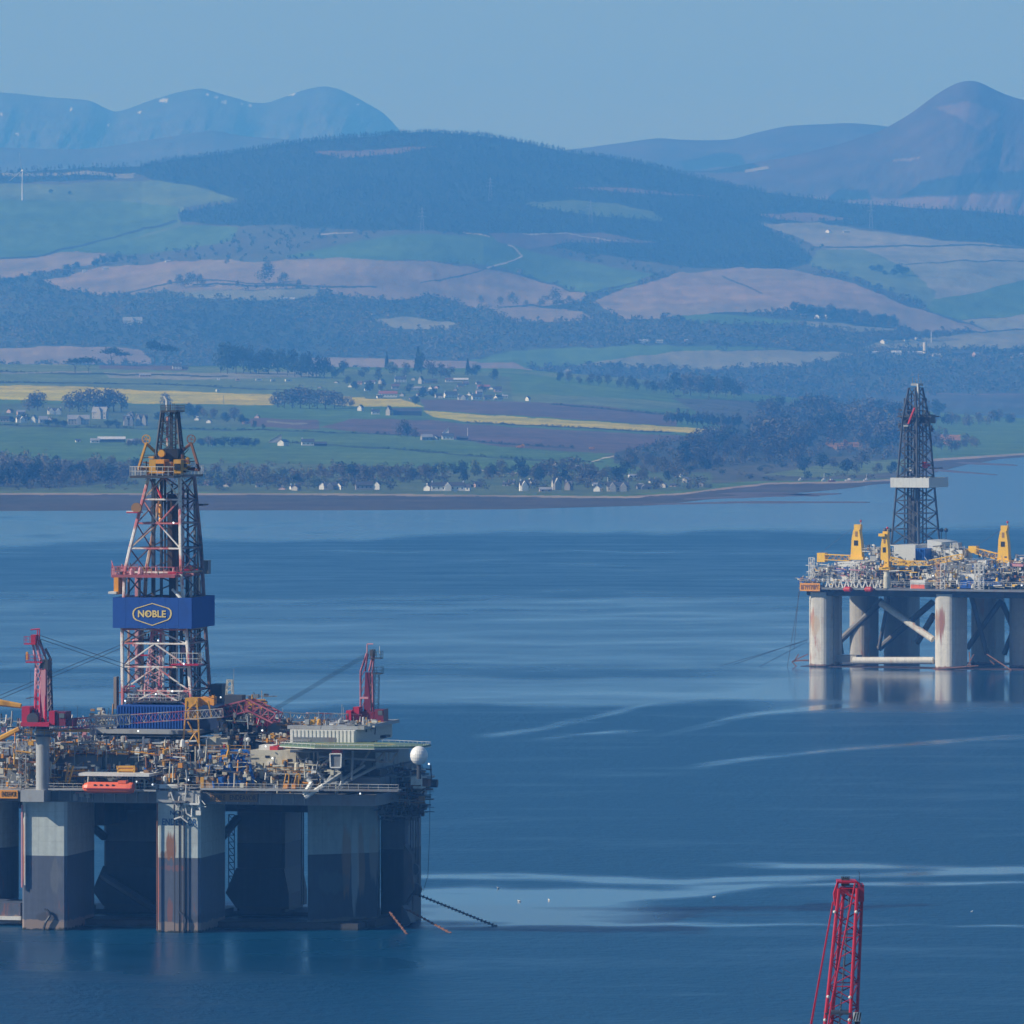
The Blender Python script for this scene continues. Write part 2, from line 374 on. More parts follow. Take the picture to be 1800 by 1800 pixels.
B_POLY = [
 ('wood', [(-900, 600), (3000, 600), (3000, 640), (-900, 640)]),
 ('conifer', [(-900, 300), (60, 296), (250, 288), (300, 270), (500, 240), (760, 220), (900, 235), (1150, 280), (1330, 325), (1500, 350), (2700, 410), (2700, 440), (1800, 434), (1650, 420), (1500, 398), (1330, 389), (1400, 430), (1432, 462), (1380, 473), (1200, 470), (1100, 455), (1000, 440), (900, 418), (750, 405), (600, 402), (500, 396), (420, 396), (320, 391), (313, 372), (420, 356), (360, 335), (270, 316), (245, 306), (150, 302), (90, 302)]),
 ('pale', [(-900, 300), (90, 303), (240, 304), (235, 312), (100, 312), (0, 308), (-900, 320)]),
 ('green2', [(-900, 340), (0, 320), (100, 325), (200, 318), (270, 316), (330, 325), (420, 352), (380, 358), (320, 364), (312, 380), (330, 398), (250, 418), (150, 443), (0, 455), (-900, 480)]),
 ('green', [(-900, 370), (0, 352), (200, 352), (310, 362), (312, 380), (320, 392), (150, 443), (0, 455), (-900, 480)]),
 ('conifer', [(-900, 320), (0, 308), (205, 309), (200, 316), (0, 322), (-900, 336)]),
 ('green', [(135, 442), (240, 418), (330, 396), (420, 398), (400, 425), (340, 438), (230, 448)]),
 ('plough', [(-900, 480), (0, 455), (130, 442), (185, 447), (160, 465), (100, 475), (40, 486), (0, 490), (-900, 510)]),
 ('scrub', [(400, 425), (420, 398), (620, 402), (760, 408), (700, 412), (620, 425), (500, 452), (400, 452), (240, 452), (300, 442)]),
 ('green', [(500, 452), (620, 425), (700, 412), (860, 415), (900, 430), (960, 450), (1060, 468), (1150, 482), (1110, 502), (1040, 517), (960, 495), (880, 470), (760, 458), (600, 456)]),
 ('plough', [(75, 495), (180, 470), (300, 459), (400, 455), (430, 460), (600, 455), (760, 460), (900, 480), (1000, 510), (1040, 516), (1015, 530), (900, 545), (830, 540), (760, 520), (700, 530), (600, 520), (560, 506), (300, 512), (180, 520), (110, 510)]),
 ('pale', [(270, 512), (560, 508), (560, 520), (480, 528), (340, 524)]),
 ('plough', [(1040, 532), (1100, 505), (1200, 480), (1300, 470), (1400, 475), (1500, 497), (1600, 540), (1740, 582), (1600, 582), (1560, 560), (1400, 545), (1250, 552), (1100, 562)]),
 ('pale', [(1400, 562), (1500, 570), (1600, 580), (1500, 582), (1420, 572)]),
 ('plough', [(860, 545), (940, 540), (1020, 548), (1045, 562), (900, 566)]), ('pale', [(650, 560), (720, 557), (800, 567), (790, 580), (700, 577)]),
 ('pale', [(1330, 392), (1440, 392), (1520, 405), (1640, 420), (1800, 435), (2700, 470), (2700, 560), (1800, 492), (1700, 516), (1640, 528), (1600, 500), (1540, 468), (1430, 432), (1400, 415)]),
 ('green', [(1620, 545), (1640, 527), (1700, 516), (1800, 492), (2700, 460), (2700, 540), (1800, 553), (1680, 560)]),
 ('green2', [(1432, 440), (1520, 438), (1600, 472), (1650, 515), (1640, 540), (1560, 510), (1480, 482), (1425, 466)]),
 ('pale', [(1690, 562), (1800, 553), (2700, 550), (2700, 612), (1500, 612), (1560, 600), (1650, 590), (1740, 582)]),
 ('green', [(780, 645), (900, 617), (1150, 606), (1400, 612), (1200, 617), (1000, 642), (860, 652)]),
 ('pale', [(980, 662), (1000, 642), (1200, 616), (1350, 615), (1520, 622), (1420, 642), (1250, 650)]),
 ('plough', [(-900, 608), (0, 612), (150, 608), (250, 615), (270, 640), (0, 640)]), ('plough', [(540, 628), (900, 638), (950, 660), (540, 650)]),
 ('brown', [(1000, 655), (1500, 650), (2700, 660), (2700, 700), (1000, 690)]),
 ('wood', [(1000, 640), (1280, 652), (1480, 645), (1560, 628), (2700, 632), (2700, 690), (1640, 692), (1400, 706), (1000, 690)]),
 ('mud', [(1500, 696), (2700, 692), (2700, 718), (1600, 716)]),
 ('clear', [(550, 268), (700, 261), (770, 256), (690, 270), (600, 278)]), ('clear', [(860, 411), (1050, 408), (1160, 428), (1000, 426), (930, 438), (870, 425)]),
 ('green2', [(920, 358), (1010, 352), (1080, 356), (1150, 372), (1172, 390), (1050, 380), (950, 368)]),
 ('clear', [(980, 330), (1100, 330), (1250, 345), (1100, 338)]), ('clear', [(1330, 378), (1400, 372), (1500, 385), (1420, 392)]),
 ('green', [(1180, 555), (1250, 552), (1410, 562), (1380, 572), (1230, 568)]),
]
B_LINE = [
 ('line', 1.8, [(0, 456), (90, 445), (150, 430), (230, 408), (310, 390)]), ('line', 1.3, [(190, 520), (300, 498), (340, 492), (560, 503)]),
 ('track', 1.3, [(855, 472), (890, 462), (918, 450), (905, 436), (893, 431)]), ('track', .9, [(815, 408), (860, 416)]), ('line', 1.0, [(740, 497), (800, 488), (855, 472)]),
 ('track', .8, [(920, 411), (1000, 410), (1085, 424)]), ('line', 1.4, [(1430, 434), (1560, 434), (1680, 430), (1800, 436)]), ('line', 1.0, [(1590, 465), (1700, 458), (1800, 458)]),
 ('line', 1.4, [(1030, 516), (1090, 502), (1150, 484)]), ('line', 1.4, [(1330, 550), (1250, 552), (1400, 545)]), ('line', 1.2, [(1640, 585), (1800, 580)]), ('line', 1.0, [(1270, 484), (1340, 515)]),
 ('line', 1.5, [(340, 500), (560, 503), (660, 505)]), ('line', 1.2, [(870, 540), (930, 536), (1020, 545)]), ('track', .6, [(560, 410), (620, 408)]),
]
def clsB(PX, PY, seed=50):
    base = np.full(PX.shape, CI['wood']); base[PY < 600] = CI['scrub']
    m = (PY > 480) & (PY < 612); base[m] = CI['wood']
    return classify(PX, PY, base, B_POLY, B_LINE, 6.0, seed)
def build_B():
    cols = np.concatenate([np.linspace(-800, -40, 50), np.linspace(-36, 1836, 1000), np.linspace(1850, 2600, 50)])
    T = np.linspace(0, 1, 380); PX = np.repeat(cols[None, :], len(T), 0); t = ip(CRB, cols)
    PY = 726 + (t - 726)[None, :] * T[:, None]
    Y = depthB(PX, PY); c = clsB(PX, PY)
    Z = H - (PY - HY) * Y / F + (fbm(PX / 50, PY / 30, 91) - .5) * 5
    Z[0] = -2
    nb = 8; PXb = np.repeat(cols[None, :], nb, 0); s = np.linspace(1 / nb, 1, nb)[:, None]
    Yb = Y[-1][None] + s * 1500; Zb = Z[-1][None] * (1 - .8 * s ** 1.6)
    sheet('hill_country', np.vstack([PX, PXb]), np.vstack([PY, PXb]), np.vstack([Y, Yb]), np.vstack([c, np.full(PXb.shape, CI['scrub'])]), land_mat('hill_ground', .006, 2.0), np.vstack([Z, Zb]))
build_B()

# --- C, D: moorland peak and the snow-flecked mountains
def ridge(name, crest, bottom, Y0, Y1, cls, polys=(), lines=(), rough=5, gul=.11, warp=5, seed=0, x0=-800, x1=2600, res=2.6, fs=.004):
    cols = np.arange(x0, x1, res); cr = ip(crest, cols) + (fbm(cols / 22, cols * 0, seed) - .5) * 3.0
    ker = np.hanning(23); ker /= ker.sum(); cr = np.convolve(np.pad(cr, 11, mode='edge'), ker, 'valid')
    bt = ip(bottom, cols) if isinstance(bottom, list) else np.full(cols.shape, float(bottom))
    n = 110; T = np.linspace(0, 1, n); PX = np.repeat(cols[None], n, 0); PY = bt[None] + (cr - bt)[None] * T[:, None]
    Y = Y0 + (Y1 - Y0) * T[:, None] ** .9 + 0 * PX
    # gullies and spurs
    g = fbm(PX / 70 + PY / 160, PY / 120, seed + 3, 5) - .5
    Y = Y + g * (Y1 - Y0) * gul * np.sin(math.pi * np.clip(T, 0, 1))[:, None]
    Z = H - (PY - HY) * Y / F + (fbm(PX / 18, PY / 18, seed + 7) - .5) * rough * np.sin(math.pi * T)[:, None]
    c = classify(PX, PY, cls, polys, lines, warp, seed + 20)
    nb = 6; PXb = np.repeat(cols[None], nb, 0); s = np.linspace(1 / nb, 1, nb)[:, None]
    Yb = Y[-1][None] + s * 1800; Zb = Z[-1][None] * (1 - .7 * s ** 1.5)
    return sheet(name, np.vstack([PX, PXb]), np.vstack([PY, PXb]), np.vstack([Y, Yb]), np.vstack([c, np.full(PXb.shape, CI[cls])]), land_mat(name + '_ground', fs, 4.0), np.vstack([Z, Zb]))

ridge('moorland_peak', [(900, 330), (1100, 300), (1250, 300), (1400, 272), (1480, 252), (1550, 229), (1600, 200), (1640, 170), (1680, 146), (1700, 141), (1720, 142), (1745, 156), (1780, 171), (1800, 176), (1900, 200), (2600, 330)],
      480, 17800, 20500, 'heather',
      [('conifer', [(1100, 290), (1200, 280), (1320, 285), (1350, 300), (1200, 305), (1120, 302)]), ('conifer', [(1580, 348), (1620, 320), (1700, 304), (1800, 300), (2600, 300), (2600, 345), (1800, 332), (1650, 345)]),
       ('clear', [(1380, 350), (1500, 340), (1560, 350), (1800, 340), (2600, 350), (2600, 420), (1380, 380)]), ('conifer', [(1455, 352), (1470, 333), (1525, 332), (1532, 352)]), ('conifer', [(1180, 350), (1300, 356), (1440, 362), (1440, 380), (1180, 380)]),
       ('plough', [(1560, 282), (1620, 276), (1600, 284)]), ('clear', [(1640, 190), (1700, 178), (1760, 200), (1720, 230), (1680, 205)]), ('pale', [(1310, 298), (1350, 292), (1352, 296), (1312, 303)])],
      seed=5, x0=900, x1=2500)
ridge('moorland_ridge', [(700, 300), (900, 285), (1000, 263), (1040, 258), (1100, 250), (1160, 242), (1200, 246), (1280, 246), (1320, 236), (1370, 223), (1460, 217), (1500, 216), (1560, 222), (1700, 240), (2500, 300)],
      400, 21800, 24500, 'heather', [('conifer', [(1190, 285), (1270, 268), (1300, 270), (1310, 290), (1200, 300)])], seed=6, x0=700, x1=2400)
SN = [('snow', [(x - w, y), (x - w * .4, y - h), (x + w, y - h * 1.1), (x + w * .6, y + h * .4)]) for x, y, w, h in
      [(287, 178, 9, 5), (364, 167, 4, 3), (380, 172, 4, 3), (394, 180, 7, 4), (426, 183, 4, 2), (440, 186, 4, 3), (512, 167, 8, 4), (125, 193, 3, 4), (53, 163, 5, 2), (190, 222, 3, 4), (30, 236, 5, 3), (245, 199, 4, 3), (628, 184, 3, 2), (2, 202, 3, 3)]]
ridge('snowy_mountains', [(-800, 230), (-300, 170), (0, 163), (40, 165), (100, 172), (130, 174), (160, 176), (190, 192), (205, 197), (230, 190), (260, 178), (300, 165), (330, 158), (355, 155), (390, 165), (440, 180), (470, 182), (500, 170), (540, 156), (570, 150), (600, 158), (640, 178), (670, 195), (700, 225), (725, 260), (760, 330)],
      420, 26000, 30500, 'rock', SN + [('heather', [(0, 300), (300, 250), (400, 230), (460, 245), (720, 240), (720, 330), (0, 330)])], seed=8, x0=-400, x1=760, rough=20, warp=1.2, res=1.5, gul=.2)
ridge('foothills', [(-800, 300), (0, 258), (60, 262), (160, 262), (300, 240), (370, 229), (430, 240), (520, 245), (640, 236), (800, 260), (1000, 300)],
      400, 22500, 24500, 'rock', seed=9, x0=-800, x1=1000, rough=8)

# haze
def build_haze():
    me = bpy.data.meshes.new('haze')
    x, y0, y1, z0, z1 = 12000, -400, 34500, -4, 1300
    V = [(a, b, c) for c in (z0, z1) for b in (y0, y1) for a in (-x, x)]
    me.from_pydata(V, [], [(0, 2, 3, 1), (4, 5, 7, 6), (0, 1, 5, 4), (2, 6, 7, 3), (0, 4, 6, 2), (1, 3, 7, 5)])
    m = bpy.data.materials.new('haze_air'); m.use_nodes = True; t = m.node_tree
    t.nodes.remove(t.nodes['Principled BSDF']); v = t.nodes.new('ShaderNodeVolumePrincipled')
    v.inputs['Color'].default_value = (*HAZE_COLOR, 1); v.inputs['Density'].default_value = HAZE_DENSITY
    v.inputs['Absorption Color'].default_value = (*HAZE_ABSORB, 1)
    v.inputs['Anisotropy'].default_value = 0.0
    t.links.new(v.outputs[0], t.nodes['Material Output'].inputs['Volume'])
    tag(link('haze', me, m), kind='stuff')
build_haze()
# ------------------------------------------------------------------ mesh builder
class MB:
    def __init__(s): s.v = []; s.f = []
    def add(s, vs, fs):
        o = len(s.v); s.v += [tuple(p) for p in vs]; s.f += [tuple(i + o for i in f) for f in fs]; return s
    def box(s, x0, x1, y0, y1, z0, z1):
        return s.add([(x0, y0, z0), (x1, y0, z0), (x1, y1, z0), (x0, y1, z0), (x0, y0, z1), (x1, y0, z1), (x1, y1, z1), (x0, y1, z1)],
                     [(0, 3, 2, 1), (4, 5, 6, 7), (0, 1, 5, 4), (1, 2, 6, 5), (2, 3, 7, 6), (3, 0, 4, 7)])
    def bar(s, p, q, r, n=4, r2=None):
        p = Vector(p); q = Vector(q); d = q - p
        if d.length < 1e-6: return s
        d.normalize(); a = d.cross(Vector((0, 0, 1)) if abs(d.z) < .9 else Vector((1, 0, 0))).normalized(); b = d.cross(a)
        r2 = r if r2 is None else r2; vs = []
        for c, rr in ((p, r), (q, r2)):
            for i in range(n):
                t = 2 * math.pi * (i + .5) / n; vs.append(c + a * math.cos(t) * rr + b * math.sin(t) * rr)
        fs = [(i, (i + 1) % n, n + (i + 1) % n, n + i) for i in range(n)] + [tuple(range(n))[::-1], tuple(range(n, 2 * n))]
        return s.add(vs, fs)
    def path(s, pts, r, n=5):
        for a, b in zip(pts[:-1], pts[1:]): s.bar(a, b, r, n)
        return s
    def lathe(s, c, prof, n=12, axis='z'):
        c = Vector(c); vs = []
        for r, h in prof:
            for i in range(n):
                t = 2 * math.pi * i / n; x, y = math.cos(t) * r, math.sin(t) * r
                vs.append(c + (Vector((x, y, h)) if axis == 'z' else Vector((h, x, y)) if axis == 'x' else Vector((x, h, y))))
        m = len(prof); fs = [(j * n + i, j * n + (i + 1) % n, (j + 1) * n + (i + 1) % n, (j + 1) * n + i) for j in range(m - 1) for i in range(n)]
        fs += [tuple(range(n))[::-1], tuple(range((m - 1) * n, m * n))]
        return s.add(vs, fs)
    def ball(s, c, r, n=14, sx=1, sz=1):
        return s.lathe(c, [(max(1e-3, math.sin(math.pi * k / 9)) * r * sx, -math.cos(math.pi * k / 9) * r * sz) for k in range(10)], n)
    def prism(s, poly, y0, y1):
        """polygon in x,z extruded along y"""
        n = len(poly); vs = [(x, y0, z) for x, z in poly] + [(x, y1, z) for x, z in poly]
        return s.add(vs, [tuple(range(n)), tuple(range(n, 2 * n))[::-1]] + [(i, i + n, (i + 1) % n + n, (i + 1) % n) for i in range(n)])
    def slab(s, poly, z0, z1):
        """polygon in x,y extruded along z"""
        n = len(poly); vs = [(x, y, z0) for x, y in poly] + [(x, y, z1) for x, y in poly]
        return s.add(vs, [tuple(range(n))[::-1], tuple(range(n, 2 * n))] + [(i, (i + 1) % n, (i + 1) % n + n, i + n) for i in range(n)])
    def lattice(s, a, b, w, h, n, rc=.12, rb=.07, w2=None, h2=None, up=(0, 0, 1)):
        a = Vector(a); b = Vector(b); d = (b - a).normalized(); sd = d.cross(Vector(up)).normalized(); u = sd.cross(d)
        w2 = w if w2 is None else w2; h2 = h if h2 is None else h2
        def P(i, k):
            t = i / n; c = a.lerp(b, t); ww = (w + (w2 - w) * t) / 2; hh = (h + (h2 - h) * t) / 2
            sx, sy = ((-1, -1), (1, -1), (1, 1), (-1, 1))[k % 4]; return c + sd * ww * sx + u * hh * sy
        for k in range(4): s.bar(P(0, k), P(n, k), rc)
        for i in range(n):
            for k in range(4):
                if (i + k) % 2: s.bar(P(i, k), P(i + 1, k + 1), rb, 3)
                else: s.bar(P(i, k + 1), P(i + 1, k), rb, 3)
        for i in (0, n):
            for k in range(4): s.bar(P(i, k), P(i, k + 1), rb)
        return s
    def rail(s, pts, hgt=1.1, r=.045, step=2.0, mid=True):
        up = Vector((0, 0, hgt))
        for a, b in zip(pts[:-1], pts[1:]):
            a = Vector(a); b = Vector(b); L = (b - a).length; n = max(1, int(L / step))
            s.bar(a + up, b + up, r, 3)
            if mid: s.bar(a + up * .5, b + up * .5, r * .8, 3)
            for i in range(n + 1): s.bar(a.lerp(b, i / n), a.lerp(b, i / n) + up, r, 3)
        return s
    def mesh(s, name):
        me = bpy.data.meshes.new(name); me.from_pydata(s.v, [], s.f); me.update(); return me
    def build(s, name, mat, parent=None, **kw):
        o = link(name, s.mesh(name), mat, parent)
        if kw: tag(o, **kw)
        return o

# ------------------------------------------------------------------ trees
def leafmat(name, col, var=.4):
    k = NT(name); geo = k.n('ObjectInfo'); pos = k.coord('Object'); n = k.noise(pos, .35, 3)
    c = k.mix(k.ramp(n, .3, .7), tuple(v * (1 - var * .6) for v in col), tuple(v * (1 + var) for v in col))
    geo2 = k.n('NewGeometry'); mp2 = k.n('Mapping'); k.l(geo2.outputs['Position'], mp2.inputs[0]); mp2.inputs['Scale'].default_value = (.004, .0015, .01)
    big = k.noise(mp2.outputs[0], 1.0, 5, .6); c = k.mix(.85, c, k.mix(k.ramp(big, .38, .62), (.45, .55, .6), (1.7, 1.55, 1.25)), 'MULTIPLY')
    k.l(c, k.b.inputs['Base Color']); k.b.inputs['Roughness'].default_value = .9; k.b.inputs['Specular IOR Level'].default_value = .05
    return k.m
LM = {'bare': leafmat('bare_twigs', (.088, .082, .055)), 'bare2': leafmat('budding_twigs', (.11, .105, .05)), 'dark': leafmat('evergreen_leaves', (.028, .046, .026)),
      'olive': leafmat('spring_leaves', (.10, .13, .045)), 'conifer': leafmat('conifer_needles', (.022, .040, .024)), 'gorse': leafmat('gorse_flowers', (.42, .22, .03))}
BARK = paint('bark', (.07, .055, .045), .9, dirt=.2)

def crown_np(kind, h, w, n, r, seed):
    """leaf-clump faces spread through the crown's volume -> vertices, quads"""
    g = np.random.default_rng(seed)
    if kind == 'conifer':
        z = g.random(n) ** .8; rad = (1 - z) * w * .5 * (.35 + .65 * g.random(n)); a = g.random(n) * 6.283
        c = np.stack([np.cos(a) * rad, np.sin(a) * rad, h * (.08 + .9 * z)], -1)
    elif kind == 'pine':   # bare lower trunk, flat spreading top
        lob = g.normal(size=(5, 3)) * [w * .22, w * .22, h * .05] + [0, 0, h * .82]
        c = lob[g.integers(0, 5, n)] + g.normal(size=(n, 3)) * [w * .15, w * .15, h * .055]
    else:
        m = 9; lob = g.normal(size=(m, 3)); lob /= np.linalg.norm(lob, axis=1)[:, None]
        lob = lob * [w * .28, w * .28, h * .27] + [0, 0, h * .52]
        d = g.normal(size=(n, 3)); d /= np.linalg.norm(d, axis=1)[:, None]
        c = lob[g.integers(0, m, n)] + d * (g.random(n)[:, None] ** .4) * [w * .25, w * .25, h * .24]
        c[:, 2] = np.clip(c[:, 2], h * .08, h)
    a = g.normal(size=(n, 3)); a /= np.linalg.norm(a, axis=1)[:, None]
    b = np.cross(a, g.normal(size=(n, 3))); b /= np.linalg.norm(b, axis=1)[:, None]
    s = r * (.6 + .8 * g.random(n))[:, None]
    V = np.stack([c - a * s - b * s * .7, c + a * s - b * s * .7, c + a * s + b * s * .7, c - a * s + b * s * .7], 1).reshape(-1, 3)
    return V, np.arange(4 * n).reshape(n, 4)

_T = {}
def tree_meshes(kind, var):
    key = (kind, var)
    if key not in _T:
        shape = {'conifer': 'conifer', 'pine': 'pine'}.get(kind, 'broad')
        w = {'conifer': .42, 'pine': .95, 'poplar': .4}.get(kind, .85) * (.9 + .1 * var)
        V, Q = crown_np(shape, 1.0, w, 520, .032 if kind not in ('bare', 'bare2') else .026, 100 + var * 7 + len(kind))
        cm = np_mesh('crown', V, Q)
        t = MB(); t.bar((0, 0, -.03), (0.01, 0, .45), .022, 6, .012)
        for i in range(5):
            a = i * 1.3 + var; t.bar((0, 0, .2 + .07 * i), (math.cos(a) * w * .3, math.sin(a) * w * .3, .5 + .09 * i), .011, 4, .004)
        _T[key] = (cm, t.mesh('trunk'))
        cm.materials.append(LM[{'poplar': 'bare2', 'pine': 'dark'}.get(kind, kind)]); _T[key][1].materials.append(BARK)
    return _T[key]

def pA(px, py):
    Y = float(depthA(np.array([px], float), np.array([py], float))[0]); return world(px, py, Y)
def pB(px, py):
    Y = float(depthB(np.array([px], float), np.array([py], float))[0]); return world(px, py, Y)

NAMES = {'bare': 'bare_tree', 'bare2': 'budding_tree', 'dark': 'evergreen_tree', 'olive': 'leafy_tree', 'conifer': 'conifer_tree', 'pine': 'pine_tree', 'poplar': 'budding_tree', 'gorse': 'gorse_bush'}
def tree(pos, hpx, kind, label, group=None, wf=1.0, cat='tree', small=False):
    sc = hpx * pos.y / F; var = rng.randrange(3); cm, tm = tree_meshes(kind, var)
    name = NAMES[kind]; rz = rng.random() * 6.28
    if small:
        o = link(name, cm)
    else:
        o = empty(name); link('crown', cm, None, o); link('trunk', tm, None, o)
    o.location = pos - Vector((0, 0, .4)); o.rotation_euler = (0, 0, rz)
    f = sc * wf; o.scale = (f * rng.uniform(.9, 1.15), f * rng.uniform(.9, 1.15), sc)
    _REG.append((900 + F * pos.x / pos.y, kind, label, cat, o)); return o

# woods that read as one mass
def forest(name, pts, kind, mat, nq, lab=None):
    """pts: list of (Vector, height m, width m)"""
    base = [crown_np('conifer' if kind == 'conifer' else 'broad', 1, 1, nq, .12 if nq < 12 else .085 if nq < 40 else .06, 900 + i) for i in range(6)]
    n = len(pts); P = np.array([p for p, _, _ in pts]); Hh = np.array([h for _, h, _ in pts]); Ww = np.array([w for _, _, w in pts])
    VV = []; 
    a = nrg.random(n) * 6.283; pick = nrg.integers(0, 6, n)
    B = np.stack([b[0] for b in base])[pick]                  # n, 4nq, 3
    x = B[..., 0] * np.cos(a)[:, None] - B[..., 1] * np.sin(a)[:, None]; y = B[..., 0] * np.sin(a)[:, None] + B[..., 1] * np.cos(a)[:, None]
    V = np.stack([x * Ww[:, None] + P[:, 0:1], y * Ww[:, None] + P[:, 1:2], B[..., 2] * Hh[:, None] + P[:, 2:3] - .5], -1).reshape(-1, 3)
    Q = np.arange(len(V)).reshape(-1, 4)
    return tag(link(name, np_mesh(name, V, Q), mat), kind='stuff')

def scatter(n, box, pos, cls=None, want=None, clsfn=None, hr=(9, 15), wr=(8, 13), seed=1, keep=None):
    g = np.random.default_rng(seed); x = g.uniform(box[0], box[1], n); y = g.uniform(box[2], box[3], n)
    if clsfn is not None:
        c = clsfn(x[None], y[None])[0]; m = np.isin(c, [CI[w] for w in want]); x = x[m]; y = y[m]
    if keep is not None:
        m = keep(x, y); x = x[m]; y = y[m]
    if pos == 'A': Y = depthA(x, y)
    else: Y = depthB(x, y)
    X = (x - 900) * Y / F; Z = H - (y - HY) * Y / F
    h = g.uniform(*hr, len(x)); w = g.uniform(*wr, len(x))
    return [((X[i], Y[i], Z[i]), h[i], w[i]) for i in range(len(x))]

crk = lambda x, y: y > ip(CRB, x) - .5
forest('conifer_forest', scatter(26000, (-40, 1840, 228, 475), 'B', clsfn=clsB, want=['conifer'], hr=(8, 13), wr=(6, 10), seed=2, keep=crk), 'conifer', LM['conifer'], 9)
# forested skyline, drawn more densely so that single tops show
g_ = np.random.default_rng(5); xs = g_.uniform(260, 1330, 1500); ys = ip(CRB, xs) + g_.uniform(0, 4, 1500) ** 1
forest('skyline_forest', scatter(1500, (250, 1330, 0, 1), 'B') and [((( x - 900) * float(Y) / F, float(Y), H - (y - HY) * float(Y) / F), h, w) for x, y, Y, h, w in zip(xs, ys, depthB(xs, ys), g_.uniform(7, 12, 1500), g_.uniform(4, 7, 1500))], 'conifer', LM['conifer'], 16)
forest('broadleaf_woods', scatter(11500, (-40, 1840, 440, 705), 'B', clsfn=clsB, want=['wood'], hr=(7, 14), wr=(10, 19), seed=3), 'broad', LM['bare'], 34)
forest('mixed_woods', scatter(3800, (-40, 1840, 395, 705), 'B', clsfn=clsB, want=['wood', 'scrub'], hr=(8, 14), wr=(8, 15), seed=4), 'broad', LM['dark'], 34)
clsA = lambda X, Yy: classify(X, Yy, 'green', A_POLY, A_LINE, warp=3.5)
kA = lambda x, y: (y < ip(LANDL, x) - 3) & (y > ip(TOPA, x) + 1)
forest('shore_woodland', scatter(2600, (-40, 1700, 700, 860), 'A', clsfn=clsA, want=['wood'], hr=(7, 13), wr=(8, 14), seed=5, keep=kA), 'broad', LM['bare'], 60)
forest('shore_thicket', scatter(900, (-40, 1700, 700, 860), 'A', clsfn=clsA, want=['wood', 'scrub'], hr=(3, 8), wr=(6, 11), seed=6, keep=kA), 'broad', LM['dark'], 60)
forest('shore_undergrowth', scatter(1500, (-40, 1300, 815, 862), 'A', clsfn=clsA, want=['garden', 'wood'], hr=(3, 9), wr=(5, 10), seed=8, keep=lambda x, y: kA(x, y) & (fbm(x / 26, y / 9, 15) > .54)), 'broad', LM['bare'], 50)
forest('shore_scrub', scatter(420, (1060, 1680, 700, 850), 'A', clsfn=clsA, want=['scrub'], hr=(2, 6), wr=(6, 12), seed=7, keep=kA), 'broad', LM['bare2'], 50)
# hedges along the field edges
hp = []
for nm, wid, pts in A_LINE:
    if nm != 'line': continue
    for (x0, y0), (x1, y1) in zip(pts[:-1], pts[1:]):
        for i in range(int(abs(x1 - x0) / 3.2)):
            t = rng.random(); x = x0 + (x1 - x0) * t; y = y0 + (y1 - y0) * t
            if fbm(np.array([x / 40.]), np.array([y / 9.]), 12)[0] < .46: continue
            hp.append((tuple(pA(x, y)), rng.uniform(1.5, 3.6), rng.uniform(2.5, 5)))
forest('hedgerows', hp, 'broad', LM['dark'], 24)

